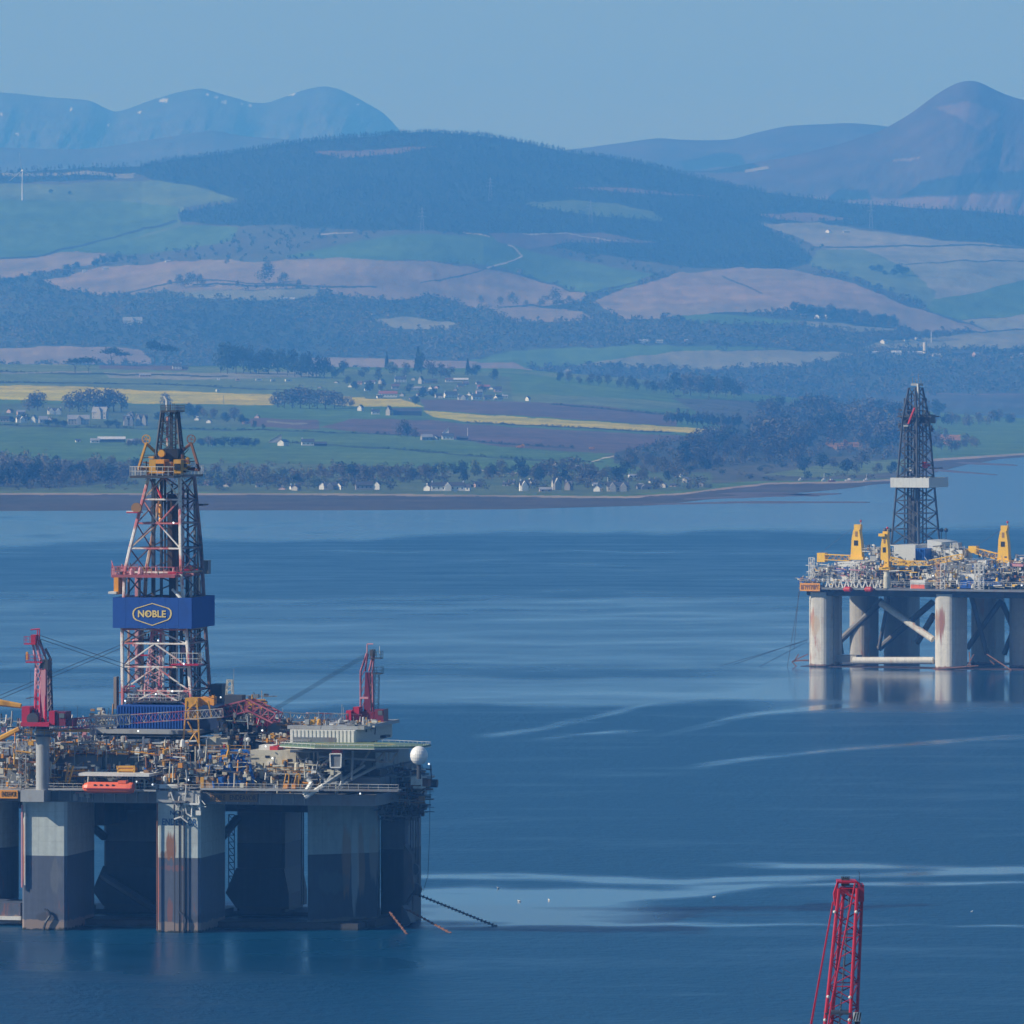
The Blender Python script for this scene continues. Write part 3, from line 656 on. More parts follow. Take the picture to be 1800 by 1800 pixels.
# single trees on the near land (px, foot py, height px, kind, width)
TREES = [
 ('dark pines on the skyline field at far left', [(196, 641, 30, 'pine', 1.3), (218, 641, 24, 'pine', 1.1)]),
 ('tall pair by the two-chimney white cottage', [(272, 641, 42, 'pine', .7), (293, 641, 36, 'pine', .95)]),
 ('spreading pair alone in the far left field', [(132, 655, 26, 'pine', 1.5), (156, 656, 30, 'pine', 1.2)]),
 ('dark grove above the left yellow field', [(x, y, h, 'dark', w) for x, y, h, w in [(388, 655, 56, .7), (400, 657, 56, .8), (415, 657, 53, .8), (428, 656, 50, .8), (440, 657, 52, .7), (455, 658, 46, .85), (472, 658, 48, .9), (488, 657, 46, .9), (505, 661, 40, .8), (518, 662, 50, .8), (530, 663, 46, .8), (543, 664, 48, .8), (556, 664, 42, .8), (570, 664, 38, .9), (584, 665, 26, 1.1)]]),
 ('dark trees beyond the village rooftops', [(680, 650, 32, 'conifer', .8), (735, 655, 46, 'conifer', .8), (741, 657, 40, 'dark', .8), (604, 660, 28, 'dark', 1), (822, 660, 30, 'conifer', 1), (835, 662, 24, 'dark', 1.2)]),
 ('trees among the village houses', [(x, y, h, k, 1.1) for x, y, h, k in [(640, 665, 24, 'bare'), (665, 668, 24, 'bare2'), (690, 660, 26, 'olive'), (712, 662, 26, 'bare2'), (760, 664, 32, 'bare'), (775, 665, 30, 'bare'), (790, 666, 26, 'bare'), (650, 690, 22, 'dark'), (672, 688, 20, 'bare'), (720, 690, 18, 'dark'), (745, 700, 22, 'dark'), (762, 698, 18, 'dark'), (730, 712, 18, 'dark'), (868, 668, 22, 'dark'), (850, 690, 16, 'bare'), (610, 676, 18, 'bare'), (625, 684, 16, 'dark')]]),
 ('pair before the yellow field at far left', [(52, 722, 34, 'bare', 1.3), (66, 722, 38, 'bare', 1.2)]),
 ('clump behind the grey villas', [(x, 724, h, 'bare', 1.15) for x, h in [(122, 36), (138, 40), (152, 44), (168, 46), (184, 46), (200, 42), (213, 34)]]),
 ('clump at the left yellow field right end', [(x, y, h, 'bare', 1.1) for x, y, h in [(488, 716, 32), (500, 718, 36), (514, 718, 40), (528, 718, 42), (544, 719, 40), (558, 718, 36), (572, 718, 38), (588, 718, 34), (602, 717, 28), (614, 716, 22)]]),
 ('loose trees around the near rig tower top', [(x, y, h, k, 1.1) for x, y, h, k in [(290, 716, 28, 'bare'), (312, 732, 22, 'bare'), (332, 735, 28, 'dark'), (345, 735, 26, 'dark'), (358, 736, 20, 'bare2'), (376, 738, 22, 'bare'), (398, 742, 20, 'dark'), (412, 740, 26, 'bare'), (425, 745, 18, 'dark'), (447, 752, 14, 'olive'), (463, 754, 10, 'olive')]]),
 ('group left of the brown field farmhouse', [(705, 768, 34, 'bare', 1.1), (716, 768, 22, 'dark', 1.0), (730, 770, 20, 'bare', 1.2)]),
 ('low hedge trees around the leftmost houses', [(x, y, h, 'dark', 1.8) for x, y, h in [(85, 748, 12), (100, 748, 14), (112, 750, 12), (190, 750, 13), (205, 750, 14), (20, 742, 12), (46, 740, 14), (300, 745, 12), (180, 720, 14), (282, 740, 18)]]),
 ('shelter belt beside the near rig tower', [(x, 785, h, k, 1.5) for x, h, k in [(352, 16, 'dark'), (366, 20, 'bare'), (380, 18, 'dark'), (394, 20, 'dark'), (408, 18, 'dark'), (422, 20, 'dark'), (436, 18, 'dark'), (448, 16, 'dark'), (240, 16, 'bare'), (254, 18, 'bare'), (226, 14, 'bare')]]),
 ('ridge row right of the village', [(x, y, h, k, 1.0) for x, y, h, k in [(985, 672, 20, 'dark'), (1000, 673, 22, 'bare'), (1018, 675, 16, 'bare'), (1038, 677, 24, 'bare'), (1052, 678, 22, 'bare'), (1068, 678, 22, 'bare'), (1090, 682, 24, 'bare'), (1104, 684, 26, 'bare'), (1118, 686, 22, 'dark'), (1136, 688, 22, 'bare'), (1150, 690, 24, 'dark'), (1162, 690, 22, 'bare'), (1184, 694, 42, 'dark'), (1202, 695, 40, 'bare'), (1214, 696, 44, 'bare'), (1232, 697, 42, 'bare'), (1246, 698, 40, 'dark'), (1260, 698, 38, 'bare'), (1276, 698, 40, 'dark'), (1290, 699, 34, 'dark'), (1303, 699, 32, 'bare')]]),
 ('tight row ending the right yellow strip', [(1172 + 9 * i, 744 + i * .6, rng.uniform(22, 34), 'poplar', 1.1) for i in range(15)]),
]
def sideword(px): return 'far left' if px < 300 else 'left' if px < 700 else 'middle' if px < 1100 else 'right'
for lab, lst in TREES:
    for (x, y, h, k, w) in lst: tree(pA(x, y), h, k, lab, lab.split(' ', 1)[1] if False else 'trees: ' + lab, w)

# belt along the shore: one by one
def belt(x0, x1, y0, y1, n, kinds, h0, h1, lab, seed):
    r = random.Random(seed)
    for i in range(n):
        x = x0 + (x1 - x0) * (i + r.random()) / n; y = r.uniform(y0, y1)
        y = min(y, float(ip(LANDL, np.array([x]))[0]) - 3); y = max(y, float(ip(TOPA, np.array([x]))[0]) + 3)
        tree(pA(x, y), r.uniform(h0, h1), r.choice(kinds), lab, 'trees: ' + lab, r.uniform(.95, 1.35))
belt(-15, 250, 838, 858, 26, ['dark', 'bare', 'bare', 'dark', 'bare2'], 22, 38, 'shore belt front left of the rig tower', 1)
belt(-10, 200, 822, 838, 12, ['dark', 'bare'], 20, 30, 'shore belt back left of the rig tower', 2)
belt(325, 560, 842, 860, 20, ['bare', 'dark', 'bare2', 'olive'], 22, 34, 'shore belt just right of the rig tower', 3)
belt(560, 745, 838, 850, 18, ['bare', 'dark', 'bare'], 22, 34, 'trees behind the dark shoreside roofs', 4)
belt(740, 930, 834, 848, 16, ['bare', 'dark', 'bare', 'olive'], 18, 30, 'trees behind the long white shore farmhouse', 5)
tree(pA(916, 845), 44, 'dark', 'tall dark tree standing behind the little white gabled cottage', None, .8)
tree(pA(945, 848), 34, 'bare', 'broad bare tree right of the tall dark one behind the cottages', None, 1.2)
belt(940, 1100, 835, 852, 16, ['bare', 'dark', 'bare'], 22, 40, 'trees among the stone shore cottages', 6)
belt(1100, 1260, 815, 846, 22, ['bare', 'bare', 'bare2', 'dark'], 20, 36, 'slope right of the pale stone house', 7)
belt(1200, 1420, 780, 818, 34, ['bare', 'dark', 'bare'], 28, 48, 'shore wood below the end of the yellow strip', 8)
belt(1330, 1600, 745, 800, 44, ['bare', 'dark', 'bare', 'bare'], 36, 62, 'tall wood left of the far rig tower', 9)
belt(1330, 1660, 722, 745, 20, ['bare', 'dark'], 22, 36, 'back edge of the wood by the far rig', 10)
belt(1405, 1600, 822, 838, 9, ['bare', 'dark'], 16, 34, 'small green field by the boats', 11)
belt(1640, 1790, 742, 752, 12, ['bare', 'dark'], 16, 28, 'row beyond the green field at far right', 12)
belt(1640, 1720, 765, 795, 9, ['bare', 'bare2'], 16, 30, 'shore clump behind the far rig tower', 13)
for i in range(14):
    x = rng.choice([1452, 1462, 1475, 1490, 1502, 1510, 1655, 1665, 1680, 1455, 1040, 916, 922, 1580]) + rng.uniform(-4, 4); y = {1040: 790}.get(int(x), 780) + rng.uniform(-4, 5)
    tree(pA(x, y if x > 1000 else 788), rng.uniform(5, 9), 'gorse', 'orange gorse on the rough shore slopes', 'gorse bushes in bloom', 1.8, 'bush', small=True)
# hedgerow trees far inland
for x, y, h in [(298, 502, 12), (318, 506, 26), (336, 505, 28), (354, 505, 26), (398, 465, 12), (418, 505, 14), (464, 500, 40), (495, 500, 24), (525, 502, 12), (474, 476, 20), (845, 535, 18), (878, 537, 18), (903, 537, 26), (925, 540, 14), (948, 540, 12), (957, 538, 22), (975, 540, 36), (1000, 536, 18), (782, 540, 22), (760, 542, 14)]:
    tree(pB(x, y), h, 'bare', 'lone trees in the far pinkish fields', 'lone trees in the far ploughed fields', 1.1, small=True)
for x, y, h in [(1544, 480, 16), (1556, 484, 10), (1570, 485, 14), (1582, 483, 22), (1592, 484, 16), (1534, 477, 12)]:
    tree(pB(x, y), h, 'dark', 'copse alone in the far pale field', 'copse in the pale field', 1.5, small=True)
for x, y, h in [(168, 468, 16), (185, 465, 14), (203, 463, 14), (120, 475, 12), (60, 488, 12), (135, 473, 14), (15, 500, 14), (40, 498, 14), (90, 340, 8), (123, 342, 7), (20, 306, 8), (35, 304, 10), (80, 302, 8), (258, 296, 10), (371, 335, 12)]:
    tree(pB(x, y), h, 'dark', 'scattered small trees on the far left hill', 'small trees on the left hill', 1.4, small=True)
r_ = random.Random(4)
for i in range(40):
    x = 1395 + i * 4.6 + r_.uniform(-3, 3); tree(pB(x, 548 + i * .62 + r_.uniform(-2, 5)), r_.uniform(12, 24), r_.choice(['bare', 'dark', 'bare']), 'belt round the far white hill farm', 'belt round the far farm', 1.1, small=True)
for i in range(26):
    x = 1540 + i * 5; tree(pB(x, 600 - i * .3 + r_.uniform(-2, 3)), r_.uniform(10, 20), 'bare', 'far belt above the sheds and silo', 'belt above the far sheds', 1.2, small=True)

ADJ = {'bare': 'bare twiggy tree', 'bare2': 'budding brownish tree', 'dark': 'dark evergreen tree', 'olive': 'fresh green tree', 'conifer': 'pointed dark conifer', 'pine': 'flat-topped dark pine', 'poplar': 'slim budding tree', 'gorse': 'orange gorse bush'}
def label_trees():
    by = {}
    for r in _REG: by.setdefault(r[2], []).append(r)
    for phrase, rs in by.items():
        rs.sort(key=lambda r: r[0])
        for i, (px, kind, _, cat, o) in enumerate(rs):
            if len(rs) == 1: tag(o, phrase, cat)
            else: tag(o, f"{ADJ[kind]}, {ordinal(i + 1)} from left, {phrase}", cat, phrase)
label_trees()

# ------------------------------------------------------------------ houses
HM = {'white': paint('white_render', (.78, .77, .72), .8, dirt=.12), 'cream': paint('cream_render', (.68, .62, .48), .8, dirt=.15), 'stone': paint('grey_stone', (.30, .28, .25), .9, dirt=.3), 'palestone': paint('pale_stone', (.46, .44, .39), .9, dirt=.2),
      'pink': paint('pinkish_render', (.55, .38, .33), .8, dirt=.15), 'slate': paint('slate', (.055, .06, .07), .6, dirt=.2), 'redroof': paint('red_roof', (.28, .09, .06), .7, dirt=.2), 'greyroof': paint('grey_sheet_roof', (.30, .31, .33), .5, dirt=.2),
      'paleroof': paint('pale_sheet_roof', (.6, .6, .6), .5, dirt=.15), 'darkwood': paint('dark_boarding', (.05, .045, .045), .7, dirt=.2), 'glass': paint('window_glass', (.03, .035, .045), .15, dirt=0), 'brownroof': paint('brown_tiles', (.13, .075, .06), .8, dirt=.2)}
def house(P, w, h, wall, roof, label, yaw=0.0, d=None, gables=0, chim=1, cat='house', name='house', win=True, group=None, pitch=.42):
    """w, h in photograph px at that distance; the long side faces the camera unless yaw turns the gable to it"""
    s = P.y / F; W = w * s; Hh = h * s; D = d or max(5, min(9, W * .55)); hw = Hh * (1 - pitch); hr = Hh * pitch
    r = empty(name, P - Vector((0, 0, .3)), yaw); tag(r, label, cat, group)
    m = MB(); m.box(-W / 2, W / 2, -D / 2, D / 2, 0, hw)
    m.add([(-W / 2, -D / 2, hw), (-W / 2, D / 2, hw), (-W / 2, 0, hw + hr), (W / 2, -D / 2, hw), (W / 2, D / 2, hw), (W / 2, 0, hw + hr)], [(0, 2, 1), (3, 4, 5)])
    m.build('wall', HM[wall], r)
    o = .35; t = .18; k = hr / (D / 2)
    m = MB()
    for sg in (-1, 1):
        y1 = sg * (D / 2 + o); z1 = hw - o * k + .05
        q = [(-W / 2 - o, 0, hw + hr + t), (W / 2 + o, 0, hw + hr + t), (W / 2 + o, y1, z1 + t), (-W / 2 - o, y1, z1 + t)]
        q2 = [(a, b, c - t) for a, b, c in q]; f = [(0, 1, 2, 3), (7, 6, 5, 4), (0, 4, 5, 1), (1, 5, 6, 2), (2, 6, 7, 3), (3, 7, 4, 0)]
        m.add(q + q2, f)
    rf = m.build('roof', HM[roof], r)
    for i in range(chim):
        cx = (-W / 2 + .7, W / 2 - .7, 0)[i % 3]; MB().box(cx - .45, cx + .45, -.4, .4, hw + hr - .8, hw + hr + 1.2).build('chimney', HM['stone' if wall != 'white' else 'white'], rf)
    for i in range(gables):
        gx = -W / 2 + W * (i + .5) / gables; gw = min(2.4, W / gables * .35); m = MB()
        m.prism([(gx - gw, 0), (gx + gw, 0), (gx + gw, hw), (gx, hw + hr * .95), (gx - gw, hw)], -D / 2 - 1.2, 0).build('gable', HM[wall], r)
    if win:
        n = max(1, int(W / 3.2)); rows = 2 if hw > 4.6 else 1
        for j in range(rows):
            for i in range(n):
                x = -W / 2 + W * (i + .5) / n; z = hw * (.55 if rows == 1 else (.28, .74)[j])
                MB().box(x - .5, x + .5, -D / 2 - .04, -D / 2 + .1, z - .6, z + .6).build('window', HM['glass'], r)
    return r
HS = [  # px, py, w, h, wall, roof, yaw, gables, chimneys, label
 (753, 862, 16, 11, 'white', 'slate', 1.2, 0, 1, 'small white gable-end cottage at the left end of the long farmhouse by the shore'),
 (787, 862, 58, 15, 'white', 'slate', .06, 1, 2, 'long white farmhouse with dark slate roof on the shore'),
 (818, 862, 18, 12, 'white', 'slate', -.2, 0, 0, 'white garage at the right end of the long farmhouse on the shore'),
 (921, 863, 15, 19, 'white', 'slate', .2, 1, 1, 'little white cottage with a steep front gable on the shore'),
 (959, 864, 22, 8, 'pink', 'greyroof', .1, 0, 0, 'low pinkish shed between the gabled cottage and the stone cottages'),
 (978, 861, 15, 22, 'palestone', 'slate', .3, 1, 1, 'narrow pale stone cottage with tall front gable, left of its twin'),
 (1000, 862, 13, 17, 'stone', 'slate', -.3, 1, 1, 'dark grey stone cottage right of the pale narrow one'),
 (1051, 864, 18, 12, 'white', 'greyroof', 1.3, 0, 0, 'white cottage showing its gable end left of the pale stone house'),
 (1086, 864, 38, 17, 'palestone', 'slate', .05, 2, 2, 'pale stone two-storey house beside a white flagpole'),
 (1131, 861, 24, 10, 'stone', 'slate', .2, 1, 1, 'low grey stone house right of the two-storey stone house'),
 (1167, 858, 8, 10, 'palestone', 'greyroof', 1.0, 0, 0, 'tiny pale hut at the right end of the shore row'),
 (1112, 839, 14, 6, 'white', 'greyroof', .3, 0, 0, 'white hut half hidden on the slope above the stone house'),
 (1194, 838, 15, 9, 'white', 'slate', -.3, 1, 1, 'white bungalow on the slope under the big shore wood'),
 (1206, 848, 9, 10, 'palestone', 'greyroof', .8, 0, 0, 'pale lean-to just below the white bungalow on the slope'),
 (975, 819, 9, 8, 'cream', 'brownroof', 1.4, 0, 0, 'cream hut showing its gable in the green field above the shore'),
 (1017, 821, 10, 5, 'palestone', 'greyroof', .1, 0, 0, 'low pale shed by the bend of the shore lane'),
 (640, 860, 30, 14, 'stone', 'slate', .1, 0, 1, 'dark roofed stone house near the shore, left neighbour of the white gable'),
 (663, 860, 10, 15, 'white', 'slate', 1.3, 0, 0, 'narrow white gable end beside the dark roofed stone house'),
 (580, 860, 22, 12, 'stone', 'slate', .1, 1, 1, 'grey cottage in the shore trees right of the tower'),
 (518, 860, 16, 8, 'white', 'slate', .3, 0, 1, 'small white cottage low in the shore trees'),
 (567, 860, 5, 13, 'white', 'slate', 1.2, 0, 0, 'slim white gable among the shore trees'),
 (597, 860, 7, 12, 'white', 'slate', .9, 0, 0, 'second slim white gable among the shore trees'),
 (5, 742, 22, 11, 'palestone', 'slate', .1, 0, 1, 'pale house cut by the left edge of the picture'),
 (38, 743, 19, 12, 'white', 'slate', .3, 1, 2, 'white house with two chimneys at the far left'),
 (60, 743, 15, 14, 'white', 'slate', 1.35, 0, 0, 'white house turning its pointed gable to the water at the far left'),
 (76, 744, 15, 13, 'palestone', 'greyroof', .2, 0, 0, 'grey roofed house right of the pointed white gable'),
 (96, 728, 24, 11, 'white', 'slate', .15, 2, 2, 'white house with two gables in front of the bare tree clump'),
 (138, 746, 38, 17, 'palestone', 'greyroof', .1, 1, 1, 'long pale bungalow with grey roof below the bare tree clump'),
 (176, 736, 26, 21, 'palestone', 'greyroof', -.25, 1, 2, 'tall grey villa with two chimneys below the bare tree clump'),
 (226, 748, 18, 17, 'palestone', 'slate', .1, 2, 1, 'left wing of the many-gabled grey manor left of the tower'),
 (249, 748, 20, 20, 'palestone', 'slate', -.1, 2, 1, 'taller right wing of the many-gabled grey manor left of the tower'),
 (137, 777, 9, 6, 'white', 'slate', .2, 0, 0, 'small white hut at the left end of the low farm sheds'),
 (167, 778, 16, 8, 'white', 'greyroof', .1, 0, 0, 'white end shed of the low farm by the hedge'),
 (196, 777, 48, 10, 'darkwood', 'paleroof', .08, 0, 0, 'long dark barn with pale roof left of the tower'),
 (236, 779, 26, 8, 'pink', 'greyroof', .08, 0, 0, 'low pinkish shed just left of the tower'),
 (498, 783, 22, 11, 'white', 'slate', 1.15, 0, 0, 'white farm building showing a broad gable beside the pale lean-to roof'),
 (541, 783, 22, 12, 'white', 'slate', .1, 0, 1, 'white cottage with dark roof in the green field'),
 (563, 784, 22, 8, 'darkwood', 'slate', .1, 0, 0, 'dark shed right beside the white cottage with dark roof'),
 (432, 745, 10, 10, 'pink', 'slate', .6, 0, 0, 'small pinkish cottage right of the tower'),
 (716, 730, 50, 13, 'darkwood', 'slate', .03, 0, 0, 'big dark barn at the start of the right yellow strip'),
 (684, 730, 13, 17, 'palestone', 'slate', 1.2, 0, 1, 'stone house with white gable against the big dark barn'),
 (660, 728, 14, 9, 'white', 'slate', .1, 0, 1, 'low white cottage left of the big dark barn'),
 (634, 722, 12, 11, 'white', 'slate', 1.2, 0, 0, 'white gable end left of the barn group'),
 (682, 698, 32, 11, 'white', 'redroof', .05, 0, 1, 'white house with reddish roof above the yellow field'),
 (645, 687, 9, 6, 'white', 'slate', .2, 0, 0, 'tiny white cottage at the left end of the village'),
 (704, 672, 20, 11, 'white', 'slate', .1, 0, 2, 'bright white house with two chimneys at the top of the village'),
 (740, 675, 9, 14, 'palestone', 'slate', 1.1, 0, 1, 'narrow stone gable right of the bright white house'),
 (757, 674, 24, 8, 'stone', 'slate', .1, 0, 1, 'low stone house behind the narrow stone gable'),
 (807, 671, 32, 7, 'palestone', 'paleroof', .03, 0, 0, 'long shed with pale roof at the top of the village'),
 (730, 686, 34, 7, 'palestone', 'greyroof', .05, 0, 0, 'long pale shed in the middle of the village'),
 (850, 684, 22, 8, 'stone', 'redroof', .1, 0, 1, 'stone house with red chimney end at the right of the village'),
 (792, 700, 22, 12, 'white', 'slate', .3, 0, 1, 'first house from the left in the lower village row'),
 (814, 703, 18, 9, 'white', 'slate', .1, 1, 1, 'second house from the left in the lower village row'),
 (838, 703, 17, 11, 'white', 'slate', .2, 0, 1, 'third house from the left in the lower village row'),
 (858, 703, 14, 9, 'palestone', 'slate', .1, 0, 1, 'fourth house from the left in the lower village row'),
 (876, 703, 15, 9, 'white', 'slate', .8, 0, 1, 'last house at the right of the lower village row'),
 (771, 700, 12, 9, 'palestone', 'slate', .3, 0, 0, 'small grey house left of the lower village row'),
 (787, 773, 20, 12, 'white', 'slate', .1, 0, 1, 'white farmhouse in the brown field'),
 (750, 774, 20, 11, 'stone', 'greyroof', .3, 0, 0, 'grey barn left of the white farmhouse in the brown field'),
 (766, 774, 9, 9, 'palestone', 'slate', 1.2, 0, 0, 'small pale gable between grey barn and white farmhouse'),
 (813, 773, 20, 7, 'darkwood', 'slate', .05, 0, 0, 'low dark shed right of the white farmhouse in the brown field'),
 (311, 649, 16, 11, 'white', 'slate', .1, 0, 2, 'white cottage with two chimneys on the skyline field'),
 (325, 649, 12, 6, 'pink', 'slate', .1, 0, 0, 'pinkish lean-to right of the white cottage with two chimneys'),
 (255, 662, 20, 6, 'pink', 'greyroof', .1, 0, 0, 'low pinkish farm shed in the green field under the cottage'),
 (486, 643, 14, 8, 'palestone', 'slate', .1, 1, 1, 'pale house showing between the dark evergreens of the grove'),
 (928, 705, 6, 9, 'white', 'slate', .9, 0, 0, 'tiny white hut alone right of the village'),
]
for a in HS: house(pA(a[0], a[1]), a[2], a[3], a[4], a[5], a[9], a[6], None, a[7], a[8])
_HR = []
for (x0, x1, y0, y1, n, w0, w1, where) in ((640, 890, 668, 704, 26, 7, 14, 'scattered in the village'), (350, 560, 848, 862, 5, 8, 14, 'shore trees right of the rig tower'), (820, 1240, 848, 862, 12, 6, 13, 'lower shore between the bigger cottages'), (0, 260, 722, 746, 9, 8, 16, 'by the far left villas'), (300, 460, 728, 748, 5, 6, 11, 'right of the rig tower top'), (560, 660, 664, 690, 5, 5, 9, 'left edge of the village')):
    rr = random.Random(int(x0 + y0)); L_ = []
    for i in range(n): x = x0 + (x1 - x0) * (i + rr.random()) / n; L_.append((x, rr.uniform(y0, y1), rr.uniform(w0, w1), rr.choice(['white', 'white', 'palestone', 'stone', 'pink']), rr.choice(['slate', 'slate', 'greyroof', 'brownroof'])))
    for i, (x, y, w, wl, rf) in enumerate(sorted(L_)):
        y = min(y, float(ip(LANDL, np.array([x]))[0]) - 3)
        lab = f"small {dict(white='white', palestone='pale stone', stone='grey stone', pink='pinkish')[wl]} house, {ordinal(i + 1)} from left, {where}"
        house(pA(x, y), w, w * rr.uniform(.5, .8), wl, rf, lab, rr.choice([.1, -.2, .3, 1.1, 1.3]), None, 0, rr.choice([0, 1, 2]), group='small houses ' + where)
# bright sloping roofs catching the sun
for px, py, w, h, lab in [(783, 765, 12, 13, 'bright white sloping stair wall on the farmhouse in the brown field'), (484, 778, 22, 15, 'pale lean-to barn roof beside the white farm gable')]:
    P = pA(px, py); s = P.y / F; r = empty('lean_to', P); tag(r, lab, 'barn')
    MB().prism([(-w * s / 2, 0), (w * s / 2, 0), (w * s / 2, h * s * .9), (w * s / 2 - .5, h * s), (-w * s / 2, 1.5)], -2, 3).build('wall', HM['white' if w < 15 else 'palestone'], r)
    a_ = Vector((w * s / 2 - .4, 0, h * s + .1)); b_ = Vector((-w * s / 2 - .3, 0, 1.6)); MB().add([a_ + Vector((0, -2.4, 0)), a_ + Vector((0, 3.4, 0)), b_ + Vector((0, 3.4, 0)), b_ + Vector((0, -2.4, 0)), a_ + Vector((0, -2.4, .2)), a_ + Vector((0, 3.4, .2)), b_ + Vector((0, 3.4, .2)), b_ + Vector((0, -2.4, .2))], [(0, 1, 2, 3), (7, 6, 5, 4), (0, 4, 5, 1), (1, 5, 6, 2), (2, 6, 7, 3), (3, 7, 4, 0)]).build('roof', HM['paleroof'], r)
FH = [
 (233, 572, 34, 15, 'cream', 'greyroof', .05, 1, 3, 'large cream country house in the far woods at left'),
 (186, 474, 10, 5, 'white', 'greyroof', .1, 0, 0, 'small white house on the lane above the big ploughed field'),
 (148, 478, 7, 4, 'white', 'greyroof', .1, 0, 0, 'tiny white house left of the small one above the ploughed field'),
 (295, 461, 9, 4, 'white', 'greyroof', .2, 0, 0, 'white far cottage at the wood edge above the ploughed field'),
 (508, 527, 20, 4, 'palestone', 'paleroof', .02, 0, 0, 'long low pale shed at the edge of the far woods'),
 (657, 553, 8, 5, 'white', 'slate', .2, 0, 0, 'tiny white cottage in the far middle woods'),
 (1131, 603, 16, 7, 'white', 'greyroof', .1, 1, 0, 'left one of two bright white far houses in the valley'),
 (1159, 603, 12, 6, 'white', 'greyroof', .1, 0, 0, 'right one of two bright white far houses in the valley'),
 (1411, 553, 7, 6, 'white', 'slate', 1.0, 0, 0, 'leftmost small white house of the far hill farm'),
 (1437, 560, 8, 8, 'white', 'slate', 1.2, 0, 0, 'middle white house of the far hill farm'),
 (1455, 560, 10, 9, 'white', 'slate', .9, 0, 0, 'rightmost white house of the far hill farm'),
 (1554, 605, 13, 9, 'white', 'greyroof', 1.0, 0, 0, 'bright white far house above the pale sheds'),
 (1594, 600, 8, 5, 'white', 'greyroof', .2, 0, 0, 'small far house under the belt above the sheds'),
 (1612, 597, 8, 5, 'white', 'greyroof', .5, 0, 0, 'second small far house under the belt above the sheds'),
 (1534, 622, 20, 5, 'palestone', 'paleroof', .02, 0, 0, 'leftmost pale far shed by the silo'),
 (1575, 624, 18, 8, 'cream', 'paleroof', .05, 0, 0, 'boxy cream far shed left of the silo'),
 (1606, 622, 34, 5, 'palestone', 'paleroof', .02, 0, 0, 'long pale far shed against the silo'),
 (1646, 628, 14, 7, 'palestone', 'greyroof', .1, 0, 0, 'grey far shed right of the silo'),
 (1689, 626, 36, 10, 'darkwood', 'slate', .05, 0, 0, 'broad dark far shed right of the silo'),
 (1716, 628, 12, 10, 'pink', 'greyroof', .8, 0, 0, 'pinkish far building right of the broad dark shed'),
 (1794, 627, 9, 7, 'white', 'greyroof', .3, 0, 0, 'white far house at the right edge of the picture'),
 (1780, 628, 5, 4, 'white', 'greyroof', .3, 0, 0, 'tiny white far hut near the right edge'),
 (1456, 409, 7, 6, 'white', 'redroof', 1.0, 0, 0, 'tiny far house with reddish roof in the upper pale field'),
 (1488, 409, 12, 5, 'palestone', 'greyroof', .1, 0, 0, 'grey far barn in the upper pale field'),
 (1206, 600, 6, 4, 'pink', 'greyroof', .1, 0, 0, 'tiny pinkish far house in the valley woods'),
]
for a in FH: house(pB(a[0], a[1]), a[2], a[3], a[4], a[5], a[9], a[6], 9, a[7], a[8], win=a[2] > 30)
P = pB(1626, 624); s = P.y / F
r = empty('silo', P); tag(r, 'tall pale cylindrical silo among the far sheds', 'silo')
MB().lathe((0, 0, 0), [(3.6, 0), (3.6, 22)], 14).build('silo_wall', HM['cream'], r); MB().lathe((0, 0, 22), [(3.7, 0), (2, 1.4), (.2, 1.9)], 14).build('silo_cap', HM['greyroof'], r)
for i, (x, y, w) in enumerate([(384, 669, 5), (418, 670, 8), (455, 670, 12), (480, 671, 9), (507, 671, 12), (383, 689, 7)]):
    P = pA(x, y); s = P.y / F; r = empty('caravan', P, .1 * i); W = w * s
    tag(r, ['first small white caravan from the left below the dark grove', 'reddish caravan below the dark grove', 'larger white caravan below the dark grove', 'square white caravan below the dark grove', 'last caravan at the right below the dark grove', 'white trailer standing alone above the yellow field'][i], 'caravan')
    MB().prism([(-W / 2, .5), (W / 2, .5), (W / 2, 2.6), (W / 2 - .5, 3.1), (-W / 2 + .3, 3.1), (-W / 2, 2.8)], -1.3, 1.3).build('body', HM['pink' if i == 1 else 'white'], r)
    MB().box(-W * .25, W * .25, -1.33, -1.28, 1.6, 2.4).build('window', HM['glass'], r)
    MB().lathe((-.2, -1.2, .45), [(.45, 0), (.45, .2)], 8, 'y').lathe((-.2, 1.0, .45), [(.45, 0), (.45, .2)], 8, 'y').build('wheels', HM['slate'], r)
# flagpole and masts
for x, y0, h, lab in [(1068, 864, 24, 'thin white flagpole left of the pale stone two-storey house'), (822, 773, 20, 'thin pole right of the white farmhouse in the brown field'), (372, 785, 16, 'white post in front of the shelter belt right of the tower'), (393, 710, 14, 'dark post standing in the left yellow field')]:
    P = pA(x, y0); s = P.y / F; tag(MB().bar((0, 0, -.3), (0, 0, h * s), .28, 6, .16).ball((0, 0, h * s), .35, 6).build('pole', HM['white'] if 'dark' not in lab else HM['slate']), lab, 'pole').location = P
P = pB(1637, 602); tag(MB().bar((0, 0, 0), (0, 0, 20), .7, 6, .5).build('pole', HM['white']), 'white far mast above the pale sheds', 'mast').location = P
